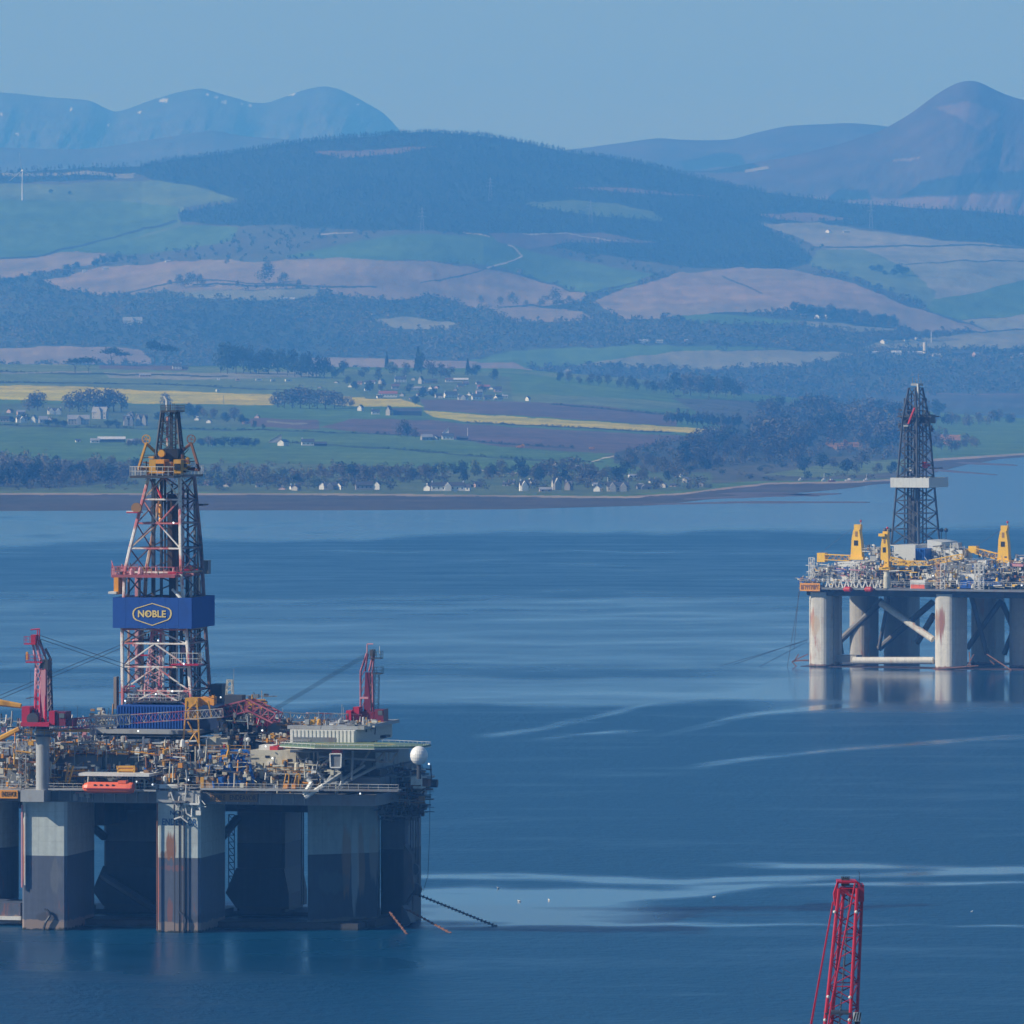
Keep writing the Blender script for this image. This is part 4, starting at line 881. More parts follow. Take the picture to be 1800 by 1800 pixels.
# small boats drawn up on the shore at right
for i, (x, y, w) in enumerate([(1407, 845, 7), (1448, 846, 8), (1462, 847, 14), (1493, 846, 16), (1523, 846, 11)]):
    P = pA(x, y); s = P.y / F; L = w * s
    r = empty('beached_boat', P, .2 * (i % 3) - .1); tag(r, ['small white boat drawn up left of the others on the right shore', 'white dinghy next to the reddish hull on the right shore', 'reddish hulled boat on the right shore', 'largest white boat on the right shore', 'white boat with a short mast at the right end of the shore'][i], 'boat')
    hull = MB(); n = 6
    sec = [(-L / 2, .6), (-L / 3, 1), (0, 1.15), (L / 4, .9), (L / 2, .05)]
    vs = []; fs = []
    for xx, b in sec: vs += [(xx, -b, 1.3), (xx, -b * .5, .1), (xx, b * .5, .1), (xx, b, 1.3)]
    for j in range(4): fs += [(4 * j + k, 4 * j + 4 + k, 4 * j + 5 + k, 4 * j + 1 + k) for k in range(3)] + [(4 * j, 4 * j + 3, 4 * j + 7, 4 * j + 4)]
    fs += [(0, 1, 2, 3), (19, 18, 17, 16)]
    hull.add(vs, fs).build('hull', HM['redroof'] if i == 2 else HM['white'], r)
    MB().box(-L * .2, L * .12, -.7, .7, 1.3, 2.4).build('cabin', HM['white'], r)
    if i in (1, 4): MB().bar((0, 0, 1.3), (.3, 0, 6.5), .12, 5).build('mast', HM['white'], r)
# wind turbine
P = pB(39.5, 352); s = P.y / F; r = empty('wind_turbine', P, math.radians(-62)); tag(r, 'white three-bladed wind turbine on the green hill at the far left', 'wind turbine')
MB().bar((0, 0, 0), (0, 0, 52 * s), 2.0, 12, 1.1).build('tower', HM['white'], r)
MB().box(-2.2, 4.2, -1.5, 1.5, 51 * s, 51 * s + 3.4).build('nacelle', HM['white'], r)
hub = Vector((-3.4, 0, 51 * s + 1.7)); MB().lathe(hub, [(.2, -1.4), (1.3, -.4), (1.4, 1.2)], 10, 'x').build('hub', HM['white'], r)
for k in range(3):
    a = math.radians(98 + 120 * k); d = Vector((0, math.cos(a), math.sin(a))); e = Vector((0, -math.sin(a), math.cos(a))); L = 31 * s; m = MB()
    pts = [(1.0, .8), (L * .22, 1.9), (L * .6, 1.1), (L, .25)]; vs = []
    for t, c in pts:
        for dx, cc in ((-.25, -.35), (.25, -.35), (.1, .65), (-.1, .65)): vs.append(hub + d * t + e * c * cc + Vector((dx, 0, 0)))
    fs = [(4 * j + q, 4 * j + (q + 1) % 4, 4 * j + 4 + (q + 1) % 4, 4 * j + 4 + q) for j in range(3) for q in range(4)] + [(3, 2, 1, 0), (12, 13, 14, 15)]
    m.add(vs, fs).build('blade', HM['white'], r)
# pylons, faint on the far hills
for x, y, h, lab in [(1531, 403, 52, 'lattice pylon at the top of the pale field at right'), (862, 352, 40, 'lattice pylon on the forested hill'), (742, 408, 44, 'lattice pylon in front of the forest, left of the white track'), (1038, 392, 40, 'lattice pylon low on the forested hill, right of the white track')]:
    P = pB(x, y); s = P.y / F; hh = h * s; r = empty('pylon', P); tag(r, lab, 'pylon')
    MB().lattice((0, 0, 0), (0, 0, hh), 8, 8, 8, .35, .2, 1.2, 1.2, up=(0, 1, 0)).build('lattice_mast', HM['greyroof'], r)
    for zz, w in ((.62, 9), (.76, 7), (.9, 5)): MB().bar((-w, 0, hh * zz), (w, 0, hh * zz), .35).bar((-w, 0, hh * zz), (0, 0, hh * zz + 2.5), .2).bar((w, 0, hh * zz), (0, 0, hh * zz + 2.5), .2).build('cross_arm', HM['greyroof'], r)
# gulls resting on the water
for i, (x, y, lab) in enumerate([(1255, 1578, 'white gull on the open water left of the red crane boom'), (1708, 1604, 'white gull on the water right of the red crane boom'), (965, 1583, 'right one of two gulls on the pale slick beside the near rig'), (913, 1585, 'left one of two gulls on the pale slick beside the near rig'), (876, 1562, 'lone gull on the upper edge of the slick beside the near rig')]):
    Y = H * F / (y - HY); r = empty('gull', ((x - 900) * Y / F, Y, .12), i); tag(r, lab, 'bird'); r.scale = (1.5,) * 3
    MB().lathe((0, 0, 0), [(.01, -.26), (.09, -.12), (.12, .02), (.08, .16), (.03, .22)], 8, 'x').build('body', HM['white'], r)
    MB().ball((.22, 0, .13), .06, 8).bar((.14, 0, .04), (.21, 0, .12), .045, 6).build('head', HM['white'], r)
# ------------------------------------------------------------------ rigs: local frame (x right along the front, y back, z up), authored from the photograph
class Frame:
    def __init__(s, px0, Y0, deg):
        s.th = math.radians(deg); s.O = Vector(((px0 - 900) * Y0 / F, Y0, 0)); s.c = math.cos(s.th); s.sn = math.sin(s.th)
    def u(s, px, v):
        k = (px - 900) / F; return (k * (s.O.y + v * s.c) - s.O.x - v * s.sn) / (s.c + k * s.sn)
    def Yd(s, u, v): return s.O.y - u * s.sn + v * s.c
    def R(s, px, py, v):
        u = s.u(px, v); return Vector((u, v, H - (py - HY) * s.Yd(u, v) / F))
    def box(s, mb, px0, px1, py0, py1, v0, v1, face='f'):
        a = s.R(px0, py1, v0); b = s.R(px1, py0, v0); zb = s.R((px0 + px1) / 2, py1, v0).z; zt = s.R((px0 + px1) / 2, py0, v0).z
        return mb.box(a.x, b.x, v0, v1, zb, zt)

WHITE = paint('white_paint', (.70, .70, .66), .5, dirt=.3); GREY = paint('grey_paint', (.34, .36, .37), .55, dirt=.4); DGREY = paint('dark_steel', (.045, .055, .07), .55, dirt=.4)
MGREY = paint('mid_grey_paint', (.17, .19, .21), .55, dirt=.5); CREAM = paint('cream_paint', (.56, .53, .42), .55, dirt=.3); CRIM = paint('crimson_paint', (.46, .012, .05), .45, dirt=.25, dcol=(.2, .03, .03))
PINKW = paint('faded_pink_paint', (.58, .26, .30), .55, dirt=.4, dcol=(.5, .45, .42)); YEL = paint('yellow_paint', (.62, .32, .03), .5, dirt=.7, dcol=(.25, .12, .03)); ORG = paint('orange_paint', (.80, .33, .03), .5, dirt=.3)
BLUE = paint('blue_cladding', (.002, .065, .32), .75, dirt=.3, dcol=(.01, .05, .2)); BLUEM = paint('blue_machinery', (.01, .11, .42), .45, dirt=.3, dcol=(.02, .05, .15)); LIFE = paint('lifeboat_orange', (.85, .15, .06), .45, dirt=.12, dcol=(.6, .2, .12))
RUST = paint('rusty_steel', (.22, .10, .06), .85, dirt=.5, dcol=(.08, .05, .04)); GREENM = paint('helideck_green', (.13, .21, .13), .7, dirt=.3); BROWNS = paint('brown_board', (.30, .17, .07), .7, dirt=.3)
BLACK = paint('black_paint', (.012, .014, .02), .5, dirt=0); GOLD = paint('sign_gold', (.80, .62, .22), .45, dirt=0); REDR = paint('red_paint', (.55, .03, .03), .5, dirt=.3); CABLE = paint('wire_rope', (.04, .045, .055), .6, dirt=0)
NAVY = paint('navy_letters', (.02, .09, .24), .6, dirt=0); SHADEG = paint('grey_green_panel', (.20, .24, .25), .6, dirt=.4); YELC = paint('yellow_crane_paint', (.88, .52, .03), .45, dirt=.3, dcol=(.35, .2, .05))
PIPED = paint('drill_pipe', (.05, .035, .03), .6, dirt=.2)
def lampmat():
    m = bpy.data.materials.new('floodlight_lens'); m.use_nodes = True; b = m.node_tree.nodes['Principled BSDF']
    b.inputs['Base Color'].default_value = (.9, .9, .9, 1); b.inputs['Emission Color'].default_value = (.85, .93, 1, 1); b.inputs['Emission Strength'].default_value = 1.2
    return m
LAMP = lampmat()

def column_mat(name, up, low, zline, zfoot, foot, rustc, streak=.5, rust_amt=.5, stains=()):
    k = NT(name); tc = k.n('TexCoord'); sp = k.n('SeparateXYZ'); k.l(tc.outputs['Object'], sp.inputs[0]); z = sp.outputs['Z']
    big = k.noise(k.coord('Object', (.16, .16, .05)), 1, 5, .65); st = k.noise(k.coord('Object', (1.1, 1.1, .05)), 1, 4, .6); fn = k.noise(k.coord('Object', (.8, .8, .8)), 1, 4, .6)
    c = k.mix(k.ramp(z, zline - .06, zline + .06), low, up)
    c = k.mix(.5, c, k.mix(k.ramp(st, .3, .7), (.62, .64, .66), (1.08, 1.06, 1.04)), 'MULTIPLY')
    c = k.mix(.35, c, k.mix(k.ramp(fn, .3, .7), (.6, .6, .6), (1.1, 1.1, 1.1)), 'MULTIPLY')
    rm = k.n('Math', operation='MULTIPLY'); k.l(k.ramp(big, .60 - rust_amt * .05, .68), rm.inputs[0]); k.l(k.ramp(st, .42, .6), rm.inputs[1])
    c = k.mix(rm.outputs[0], c, rustc)
    for (sx, sz, wx, wz, sc, am) in stains:      # rust and scrape marks with a shape of their own
        def term(axis, cen, wid):
            s1 = k.n('Math', operation='SUBTRACT'); k.l(sp.outputs[axis], s1.inputs[0]); s1.inputs[1].default_value = cen
            d1 = k.n('Math', operation='DIVIDE'); k.l(s1.outputs[0], d1.inputs[0]); d1.inputs[1].default_value = wid
            q1 = k.n('Math', operation='POWER'); k.l(d1.outputs[0], q1.inputs[0]); q1.inputs[1].default_value = 2; return q1.outputs[0]
        ad = k.n('Math', operation='ADD'); k.l(term('X', sx, wx), ad.inputs[0]); k.l(term('Z', sz, wz), ad.inputs[1])
        a2 = k.n('Math', operation='ADD'); k.l(ad.outputs[0], a2.inputs[0]); k.l(k.ramp(st, .25, .75, -1.3, 1.1), a2.inputs[1])
        c = k.mix(k.ramp(a2.outputs[0], 1.15, .55, 0, am), c, sc)
    for ax, per in (('Z', 2.9), ('X', 3.4)):      # plate seams
        fr0 = k.n('Math', operation='PINGPONG'); k.l(sp.outputs[ax], fr0.inputs[0]); fr0.inputs[1].default_value = per / 2
        c = k.mix(k.ramp(fr0.outputs[0], .05, .0, 0, .35), c, (.06, .06, .06))
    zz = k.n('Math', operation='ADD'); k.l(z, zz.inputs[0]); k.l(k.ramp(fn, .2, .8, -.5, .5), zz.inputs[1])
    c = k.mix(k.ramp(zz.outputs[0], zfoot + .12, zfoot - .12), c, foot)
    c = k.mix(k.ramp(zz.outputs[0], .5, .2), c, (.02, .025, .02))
    k.l(c, k.b.inputs['Base Color']); k.b.inputs['Roughness'].default_value = .6
    return k.m

def text_mesh(name, body, w, h, mat, parent, loc, rot=0.0, bold=.0, depth=.03):
    """flat lettering standing upright on a wall, fitted into w x h metres, centred at loc, facing -y of the parent"""
    cu = bpy.data.curves.new(name, 'FONT'); cu.body = body; cu.align_x = 'CENTER'; cu.align_y = 'CENTER'; cu.extrude = depth; cu.offset = bold; cu.resolution_u = 3
    tmp = bpy.data.objects.new(name, cu); COL.objects.link(tmp); dg = bpy.context.evaluated_depsgraph_get(); dg.update()
    me = bpy.data.meshes.new_from_object(tmp.evaluated_get(dg)); bpy.data.objects.remove(tmp); bpy.data.curves.remove(cu)
    V = np.array([v.co[:] for v in me.vertices]); lo = V.min(0); hi = V.max(0); cx, cy = (lo[0] + hi[0]) / 2, (lo[1] + hi[1]) / 2
    sx, sy = w / (hi[0] - lo[0]), h / (hi[1] - lo[1])
    for v in me.vertices: v.co = ((v.co.x - cx) * sx, -v.co.z, (v.co.y - cy) * sy)
    me.name = name; me.materials.clear()
    o = link(name, me, mat, parent); o.location = loc; o.rotation_euler = (0, 0, rot); return o

def clutter(fr, root, regs, seed, name='deck_machinery', dens=1.1):
    """small deck gear too small to pick apart: boxes, pipes, ladders; one mesh per colour"""
    r = random.Random(seed); mbs = {}
    for (x0, x1, y0, y1, v0, v1, n, cols) in regs:
        for _ in range(int(n * dens)):
            m = r.choice(cols); mb = mbs.setdefault(m.name, (MB(), m))[0]
            px = r.uniform(x0, x1); py = r.uniform(y0, y1); v = r.uniform(v0, v1); p = fr.R(px, py, v); t = r.random()
            if t < .36: a, b, c = r.uniform(.12, .55), r.uniform(.15, .6), r.uniform(.12, .5); mb.box(p.x - a, p.x + a, p.y - b, p.y + b, p.z - c, p.z + c)
            elif t < .62: L = r.uniform(1, 4.5); mb.bar(p - Vector((L / 2, 0, 0)), p + Vector((L / 2, 0, r.uniform(-.3, .3))), r.uniform(.06, .2), 5)
            elif t < .88: L = r.uniform(.8, 3.2); mb.bar(p - Vector((0, 0, L / 2)), p + Vector((r.uniform(-.3, .3), 0, L / 2)), r.uniform(.05, .2), 5)
            elif t < .95: mb.lathe(p, [(r.uniform(.3, .7), -.7), (.45, .5), (.1, .8)], 8)
            else: mb.bar(p, p + Vector((r.uniform(-2, 2), r.uniform(-1, 1), r.uniform(-2, 2))), .08, 4)
    for mb, m in mbs.values(): mb.build(name, m, root, kind='stuff')

def lamps(fr, root, pts, r=.38):
    for px, py, v in pts:
        o = MB().ball((0, 0, 0), r, 8).build('floodlight', LAMP, root); o.location = fr.R(px, py, v)

# ================================================================== near rig
N = Frame(352, H * F / 1040, 13)
nr = empty('drilling_rig', N.O, -N.th)
tag(nr, 'near drilling rig at left with red cranes and a blue NOBLE sign on its tower', 'oil rig')
NB = lambda px0, px1, py0, py1, v0, v1, name, mat, par=None, **k: N.box(MB(), px0, px1, py0, py1, v0, v1).build(name, mat, par or nr, **k)
zl = N.R(195, 1506, 0).z; zf = N.R(195, 1620, 0).z; ZD = N.R(275, 1391, 0).z; ZB = N.R(275, 1412, 0).z
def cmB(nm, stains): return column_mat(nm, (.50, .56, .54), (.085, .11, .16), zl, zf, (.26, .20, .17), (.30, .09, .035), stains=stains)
RUS = (.24, .10, .045)
CD = column_mat('shaded_rear_column_paint', (.14, .17, .20), (.04, .05, .07), zl, zf, (.05, .05, .05), (.10, .05, .03))  # column paint darkened for rear and under-deck parts, shade painted in
def lz(px, py, px0): q = N.R(px, py, 0); return (q.x - N.u(px0, 0), q.z)
CM = cmB('column_paint', [])
def column(fr, root, px0, px1, v0, dep, mat, yaw=0, zt=None, bev=.5, name='column', base=0, round_=False):
    a, b = fr.u(px0, v0), fr.u(px1, v0); w = (b - a); zt = ZB if zt is None else zt
    if yaw: w = w / math.cos(math.radians(yaw) + fr.th) * math.cos(fr.th)
    h = w / 2; d = dep; m = MB(); k = bev
    if round_: poly = [(h + math.cos(t) * h, d / 2 + math.sin(t) * d / 2) for t in [2 * math.pi * i / 28 for i in range(28)]]
    else: poly = [(k, 0), (w - k, 0), (w, k), (w, d - k), (w - k, d), (k, d), (0, d - k), (0, k)]
    m.slab(poly, -3, zt)
    o = m.build(name, mat, root); o.location = (a, v0, 0); o.rotation_euler = (0, 0, -math.radians(-yaw)); return o
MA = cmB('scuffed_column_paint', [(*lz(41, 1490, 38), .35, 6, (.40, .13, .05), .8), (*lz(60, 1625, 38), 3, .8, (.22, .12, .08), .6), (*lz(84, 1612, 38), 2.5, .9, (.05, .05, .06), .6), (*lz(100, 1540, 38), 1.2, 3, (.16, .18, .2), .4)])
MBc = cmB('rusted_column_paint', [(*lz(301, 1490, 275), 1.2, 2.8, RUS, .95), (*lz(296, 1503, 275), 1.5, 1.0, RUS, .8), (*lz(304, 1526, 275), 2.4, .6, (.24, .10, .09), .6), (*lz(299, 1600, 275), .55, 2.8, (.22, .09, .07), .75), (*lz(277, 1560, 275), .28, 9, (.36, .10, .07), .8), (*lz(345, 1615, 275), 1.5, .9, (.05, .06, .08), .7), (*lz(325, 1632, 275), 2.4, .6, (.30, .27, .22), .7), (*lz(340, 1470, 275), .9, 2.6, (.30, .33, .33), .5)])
colA = column(N, nr, 38, 117, 0, 20, MA)
colB = column(N, nr, 275, 352, 0, 19, MBc)
CC = column_mat('shaded_rusty_column_paint', (.27, .35, .36), (.04, .06, .08), zl, zf, (.10, .10, .09), (.22, .09, .05), stains=[(N.u(605, 18), 14, .8, 7, (.30, .16, .07), .6), (N.u(632, 20), 13, .7, 6, (.28, .17, .09), .55), (N.u(618, 18), 12, .6, 8, (.42, .48, .48), .5), (N.u(655, 22), 14, .9, 5, (.30, .26, .2), .5), (N.u(580, 16), 9, 2.5, 2, (.06, .10, .11), .6)])  # column paint darkened so its shade is in the colour, with rust streaks
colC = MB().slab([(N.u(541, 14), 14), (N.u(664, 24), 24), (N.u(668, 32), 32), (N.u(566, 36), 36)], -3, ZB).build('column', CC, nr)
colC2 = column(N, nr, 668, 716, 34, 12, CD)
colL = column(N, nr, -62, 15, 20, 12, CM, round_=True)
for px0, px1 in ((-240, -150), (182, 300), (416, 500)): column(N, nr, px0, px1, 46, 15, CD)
# flared feet of the rear columns and pontoons
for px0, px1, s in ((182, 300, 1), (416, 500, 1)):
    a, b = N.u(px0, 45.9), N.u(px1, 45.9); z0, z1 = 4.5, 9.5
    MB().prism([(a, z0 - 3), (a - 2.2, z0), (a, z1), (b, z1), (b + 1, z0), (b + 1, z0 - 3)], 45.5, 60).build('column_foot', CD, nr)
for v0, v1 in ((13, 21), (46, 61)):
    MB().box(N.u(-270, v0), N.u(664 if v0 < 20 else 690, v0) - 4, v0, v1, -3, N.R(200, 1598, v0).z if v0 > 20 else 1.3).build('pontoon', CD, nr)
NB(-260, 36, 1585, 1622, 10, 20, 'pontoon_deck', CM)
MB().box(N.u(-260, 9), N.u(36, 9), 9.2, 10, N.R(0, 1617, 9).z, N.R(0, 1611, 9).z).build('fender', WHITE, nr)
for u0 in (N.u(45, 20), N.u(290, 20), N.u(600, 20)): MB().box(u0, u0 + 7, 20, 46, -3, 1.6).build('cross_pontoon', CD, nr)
# hull: main deck box between the columns, with overhanging walkways
NB(-270, 660, 1391.5, 1411, 1.6, 44, 'hull', MGREY); NB(-270, 560, 1391.5, 1411, 44.1, 62, 'hull', MGREY)
NB(36, 77, 1389, 1409.5, -3.4, 1.55, 'sponson', GREY)
NB(275, 352, 1390, 1411, -.25, 1.55, 'column_head', GREY)
NB(-270, 35, 1386, 1389, -2.4, 1.5, 'walkway', GREY); NB(78, 274, 1387, 1390, -1.4, 1.5, 'walkway', GREY); NB(353, 560, 1387, 1390, -1.7, 1.5, 'walkway', GREY); NB(560, 700, 1388, 1391, -1.2, 1.5, 'walkway', MGREY)
for i in range(24):   # vertical frames on the hull side
    px = 84 + i * 19.6
    if 262 < px < 362: continue
    u = N.u(px, 1.4); MB().box(u - .07, u + .07, 1.42, 1.6, ZB + .1, ZD).build('hull_frame', GREY, nr)
m = MB()
for px0, px1, py, v in ((-200, 35, 1386, -2.3), (78, 145, 1387, -1.3), (236, 274, 1387, -1.3), (276, 352, 1389, -.1), (353, 560, 1387, -1.6), (560, 700, 1388, -1.1)):
    a = N.R(px0, py, v); b = N.R(px1, py, v); b.z = a.z; m.rail([a, b], 1.15, .04, 1.8)
m.build('railing', WHITE, nr)
# name boards
def board(px0, px1, py0, py1, v, mat, txt, tmat, parts=None):
    o = NB(px0, px1, py0, py1, v, v + .25, 'name_board', mat)
    for t, a, b in (parts or [(txt, px0 + 3, px1 - 3)]):
        p = N.R((a + b) / 2, (py0 + py1) / 2, v - .03); w = N.u(b, v) - N.u(a, v); h = (N.R(a, py0, v).z - N.R(a, py1, v).z) * .62
        text_mesh('lettering', t, w, h, tmat, o, p, bold=.0)
board(-60, 31, 1388.5, 1403, -2.6, ORG, 'ENDEAVOR', BLACK, [('NOBLE', -56, -12), ('ENDEAVOR', 3, 29)])
board(369, 452, 1395, 1409.5, 1.25, BROWNS, '', BLACK, [('NOBLE', 372, 396), ('ENDEAVOR', 404, 450)])
for t, a, b, y0, y1 in (('NOBLE', 299, 333, 1425, 1433), ('ENDEAVOR', 285, 346, 1439, 1451)):
    p = N.R((a + b) / 2, (y0 + y1) / 2, -.03); text_mesh('faded_lettering', t, N.u(b, 0) - N.u(a, 0), N.R(a, y0, 0).z - N.R(a, y1, 0).z, NAVY, colB, p - colB.location, bold=.015)
# draught marks, leaning ladder and pipes on the columns
for px, y0, y1, mt, rr in ((39, 1415, 1560, PINKW, .22), (44, 1412, 1556, WHITE, .12), (276.5, 1412, 1636, RUST, .16), (307, 1412, 1640, CABLE, .10), (315, 1425, 1640, CABLE, .13), (318, 1412, 1640, CABLE, .1), (324, 1430, 1640, CABLE, .13), (347, 1412, 1428, WHITE, .16)):
    MB().bar(N.R(px, y0, -.5), N.R(px, y1, -.5), rr, 6).build('riser_pipe', mt, nr)
for base, pts in (('hook', [(78, 1598), (84, 1600), (88, 1610), (80, 1622), (75, 1637)]), ('hook', [(314, 1602), (322, 1608), (326, 1618), (322, 1640)])):
    MB().path([N.R(x, y, -.6) for x, y in pts], .24, 5).build('mooring_hook', DGREY, nr)
for pts in ([(327, 1380), (325, 1414), (328, 1430), (337, 1436), (338, 1414)], [(300, 1392), (304, 1404), (312, 1420), (316, 1400)], [(306, 1440), (318, 1436), (330, 1446)], [(345, 1396), (345, 1410), (352, 1424), (350, 1400)]):
    MB().path([N.R(x, y, -1.1) for x, y in pts], .17, 5).build('hanging_hose', WHITE, nr)
NB(302, 326, 1408, 1411, -2.0, -.3, 'ledge', MGREY); NB(322, 350, 1412, 1415, -1.6, -.3, 'ledge', WHITE)
# gear hung under the deck between the columns
NB(160, 184, 1411, 1451, 30, 50, 'girder', DGREY); NB(392, 416, 1411, 1424, 30, 50, 'girder', DGREY); NB(-150, 640, 1411, 1424, 44, 62, 'girder', DGREY)
m = MB(); 
for z in range(12): 
    y = 1432 + z * 12; a = N.R(402, y, 52); b = N.R(412, y, 52); m.bar(a, b, .12); m.bar(a, N.R(412, y + 12, 52), .1); m.bar(a, N.R(402, y + 12, 52), .12); m.bar(b, N.R(412, y + 12, 52), .12)
m.build('riser_ladder', DGREY, nr)
for px in (530, 533.5): MB().bar(N.R(px, 1412, 40), N.R(px, 1590, 40), .14).build('riser_pipe', DGREY, nr)
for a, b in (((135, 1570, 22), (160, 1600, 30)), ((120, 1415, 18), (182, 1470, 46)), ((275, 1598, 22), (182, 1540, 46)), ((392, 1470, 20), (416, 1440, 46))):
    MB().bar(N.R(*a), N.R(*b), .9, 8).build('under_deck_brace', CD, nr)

# ---- derrick
FL = [(1000, 219), (1008, 219), (1050, 218), (1110, 214.5), (1245, 216)]; FLU = [(835, 262), (842, 261), (900, 245), (958, 230), (1000, 219)]
FLt = [(835, 262)] + FLU[1:] + FL[1:]; FRt = [(835, 316), (842, 316), (940, 317), (999, 318), (1050, 322), (1128, 329), (1245, 337)]; BRt = [(835, 341), (958, 353), (1011, 356), (1105, 361), (1207, 368), (1245, 373)]
VF = [(835, 27.5), (1000, 25), (1245, 24)]; VBk = [(835, 36), (1000, 38), (1245, 39)]
I = lambda t, y: float(np.interp(y, [a for a, _ in t], [b for _, b in t]))
def corner(py):
    vf, vb = I(VF, py), I(VBk, py); fl = N.R(I(FLt, py), py, vf); z = fl.z
    fr_ = Vector((N.u(I(FRt, py), vf), vf, z)); br = Vector((N.u(I(BRt, py), vb), vb, z)); bl = Vector((fl.x + (br.x - fr_.x), vb, z))
    return [fl, fr_, br, bl]
def lattice_mat(name, a, b, c):
    k = NT(name); n = k.noise(k.coord('Object', (.25, .25, .16)), 1, 4, .6); n2 = k.noise(k.coord('Object', (2, 2, 2)), 1, 3)
    col = k.mix(k.ramp(n, .44, .52), a, b); col = k.mix(k.ramp(n2, .56, .72, 0, .7), col, c)
    k.l(col, k.b.inputs['Base Color']); k.b.inputs['Roughness'].default_value = .5; return k.m
WR = lattice_mat('white_and_red_steel', (.55, .16, .16), (.78, .74, .68), (.48, .30, .20)); DK = lattice_mat('shaded_lattice_steel', (.06, .06, .09), (.20, .13, .13), (.38, .16, .10))  # dark lattice for right and rear members: shade put into the colour
BROWNL = lattice_mat('tan_lattice_steel', (.42, .20, .10), (.62, .50, .38), (.2, .1, .08))
LV = [1243, 1214, 1172, 1131, 1106, 1052, 1006, 964, 920, 878, 838]
der = empty('derrick', (0, 0, 0), 0, nr)
for k in range(4):
    for y0, y1 in ((1243, 1106), (1106, 1006), (1006, 838)):
        ys = np.linspace(y0, y1, 5); m = MB()
        for a, b in zip(ys[:-1], ys[1:]): m.bar(corner(a)[k], corner(b)[k], .36 if k < 2 else .40, 6)
        m.build('leg', (WR, WR, DK, BROWNL)[k], der)
for i, y in enumerate(LV):
    C = corner(y)
    for k in range(4): MB().bar(C[k], C[(k + 1) % 4], .19, 5).build('beam', (WR, DK, DK, BROWNL)[k], der)
    if i < len(LV) - 1:
        D = corner(LV[i + 1])
        for k in range(4):
            a, b, c, d = C[k], C[(k + 1) % 4], D[k], D[(k + 1) % 4]; mt = (WR, DK, DK, DK)[k]
            if k == 0 and 1106 >= y >= 1006: continue
            if k in (0, 2) and i in (0, 1, 2): # inverted V
                mid = (c + d) / 2; MB().bar(a, mid, .17, 5).build('brace', mt, der); MB().bar(b, mid, .17, 5).build('brace', mt, der)
            elif k == 0:
                mid = (c + d) / 2 if i % 2 else (a + b) / 2
                MB().bar(mid, b if i % 2 else d, .17, 5).build('brace', mt, der); MB().bar(a if i % 2 else c, mid, .15, 5).build('brace', BROWNL if i % 2 else WR, der)
            else:
                MB().bar(a, d, .15, 5).build('brace', mt, der); MB().bar(b, c, .15, 5).build('brace', mt, der)
# rails, racked pipe and lifting gear inside the tower
def inner(px0, px1, y0, y1, v0, v1, nm, mt): return N.box(MB(), px0, px1, y0, y1, v0, v1).build(nm, mt, der)
inner(294, 309, 868, 1006, 33, 36, 'racked_pipe', PIPED); inner(297, 305, 1006, 1240, 33, 35, 'racked_pipe', PIPED); inner(266, 271, 842, 1235, 34, 35, 'guide_rail', DGREY); inner(281, 284, 842, 1235, 31, 32, 'guide_rail', DGREY)
inner(237, 243, 1010, 1200, 36, 38, 'racked_pipe', PINKW); inner(316, 320, 1040, 1240, 37, 38, 'racked_pipe', MGREY); inner(326, 331, 960, 1240, 38, 39, 'racked_pipe', DGREY); inner(340, 343, 880, 1240, 39, 40, 'ladder_rail', MGREY); inner(346, 348, 900, 1240, 40, 41, 'ladder_rail', MGREY)
for px, y0, y1, v, mt in ((311, 1010, 1236, 34, WHITE), (336, 1000, 1236, 38, WR), (351, 1020, 1225, 41, DGREY), (322, 850, 1000, 37, WR), (330, 860, 1000, 38, DGREY), (276, 1110, 1240, 33, MGREY), (287, 1110, 1240, 30, WHITE), (250, 1110, 1240, 38, BROWNL), (226, 1010, 1100, 30, BROWNL), (244, 1020, 1100, 34, DGREY), (226, 1106, 1240, 38, BROWNL), (302, 850, 870, 33, DGREY), (290, 842, 1000, 33, DGREY), (275, 850, 885, 32, DGREY)):
    MB().bar(N.R(px, y0, v), N.R(px, y1, v), .26, 5).build('standpipe', mt, der)
MB().lattice(N.R(268, 1232, 30), N.R(276, 1108, 30), 3.2, 2.4, 9, .2, .12, 1.8, 1.4, up=(0, 1, 0)).build('pipe_handling_mast', lattice_mat('pink_mast_steel', (.58, .08, .16), (.62, .34, .38), (.5, .45, .4)), der)
MB().lathe(N.R(282, 886, 31) - Vector((0, 0, 4.2)), [(.1, 0), (.35, .3), (.35, 1.2), (.2, 1.5), (.38, 1.9), (.38, 3.6), (.15, 4.2)], 8).build('travelling_block', ORG, der)
MB().path([N.R(276, 856, 31), N.R(284, 876, 30)], .22).build('hose', REDR, der)
# platforms round the tower
def ring(y, l, rr, b0, b1, mt, rmt, name='platform', th=.35, hgt=1.4):
    z = N.R(280, y, 25).z; a, b = N.u(l, b0), N.u(rr, b1); o = MB().box(a, b, b0, b1, z - th, z).build(name, mt, der)
    MB().rail([(a, b1, z), (a, b0, z), (b, b0, z), (b, b1, z)], hgt, .06, 1.1).build('railing', rmt, o); return o
ring(1010, 196, 352, 21, 40, paint('faded_red_paint', (.38, .09, .11), .6), lattice_mat('pink_railing', (.55, .12, .16), (.5, .25, .2), (.3, .15, .1)), th=.5, hgt=1.6)
ring(836, 228, 357, 22, 44, DGREY, WHITE, 'crown_platform', .45, 1.8)
ring(1166, 300, 358, 22, 26, CRIM, WHITE, 'side_platform', .25, 2.2)
ring(1231, 224, 330, 22, 30, DGREY, WHITE, 'drill_floor_walkway', .3, 1.3)
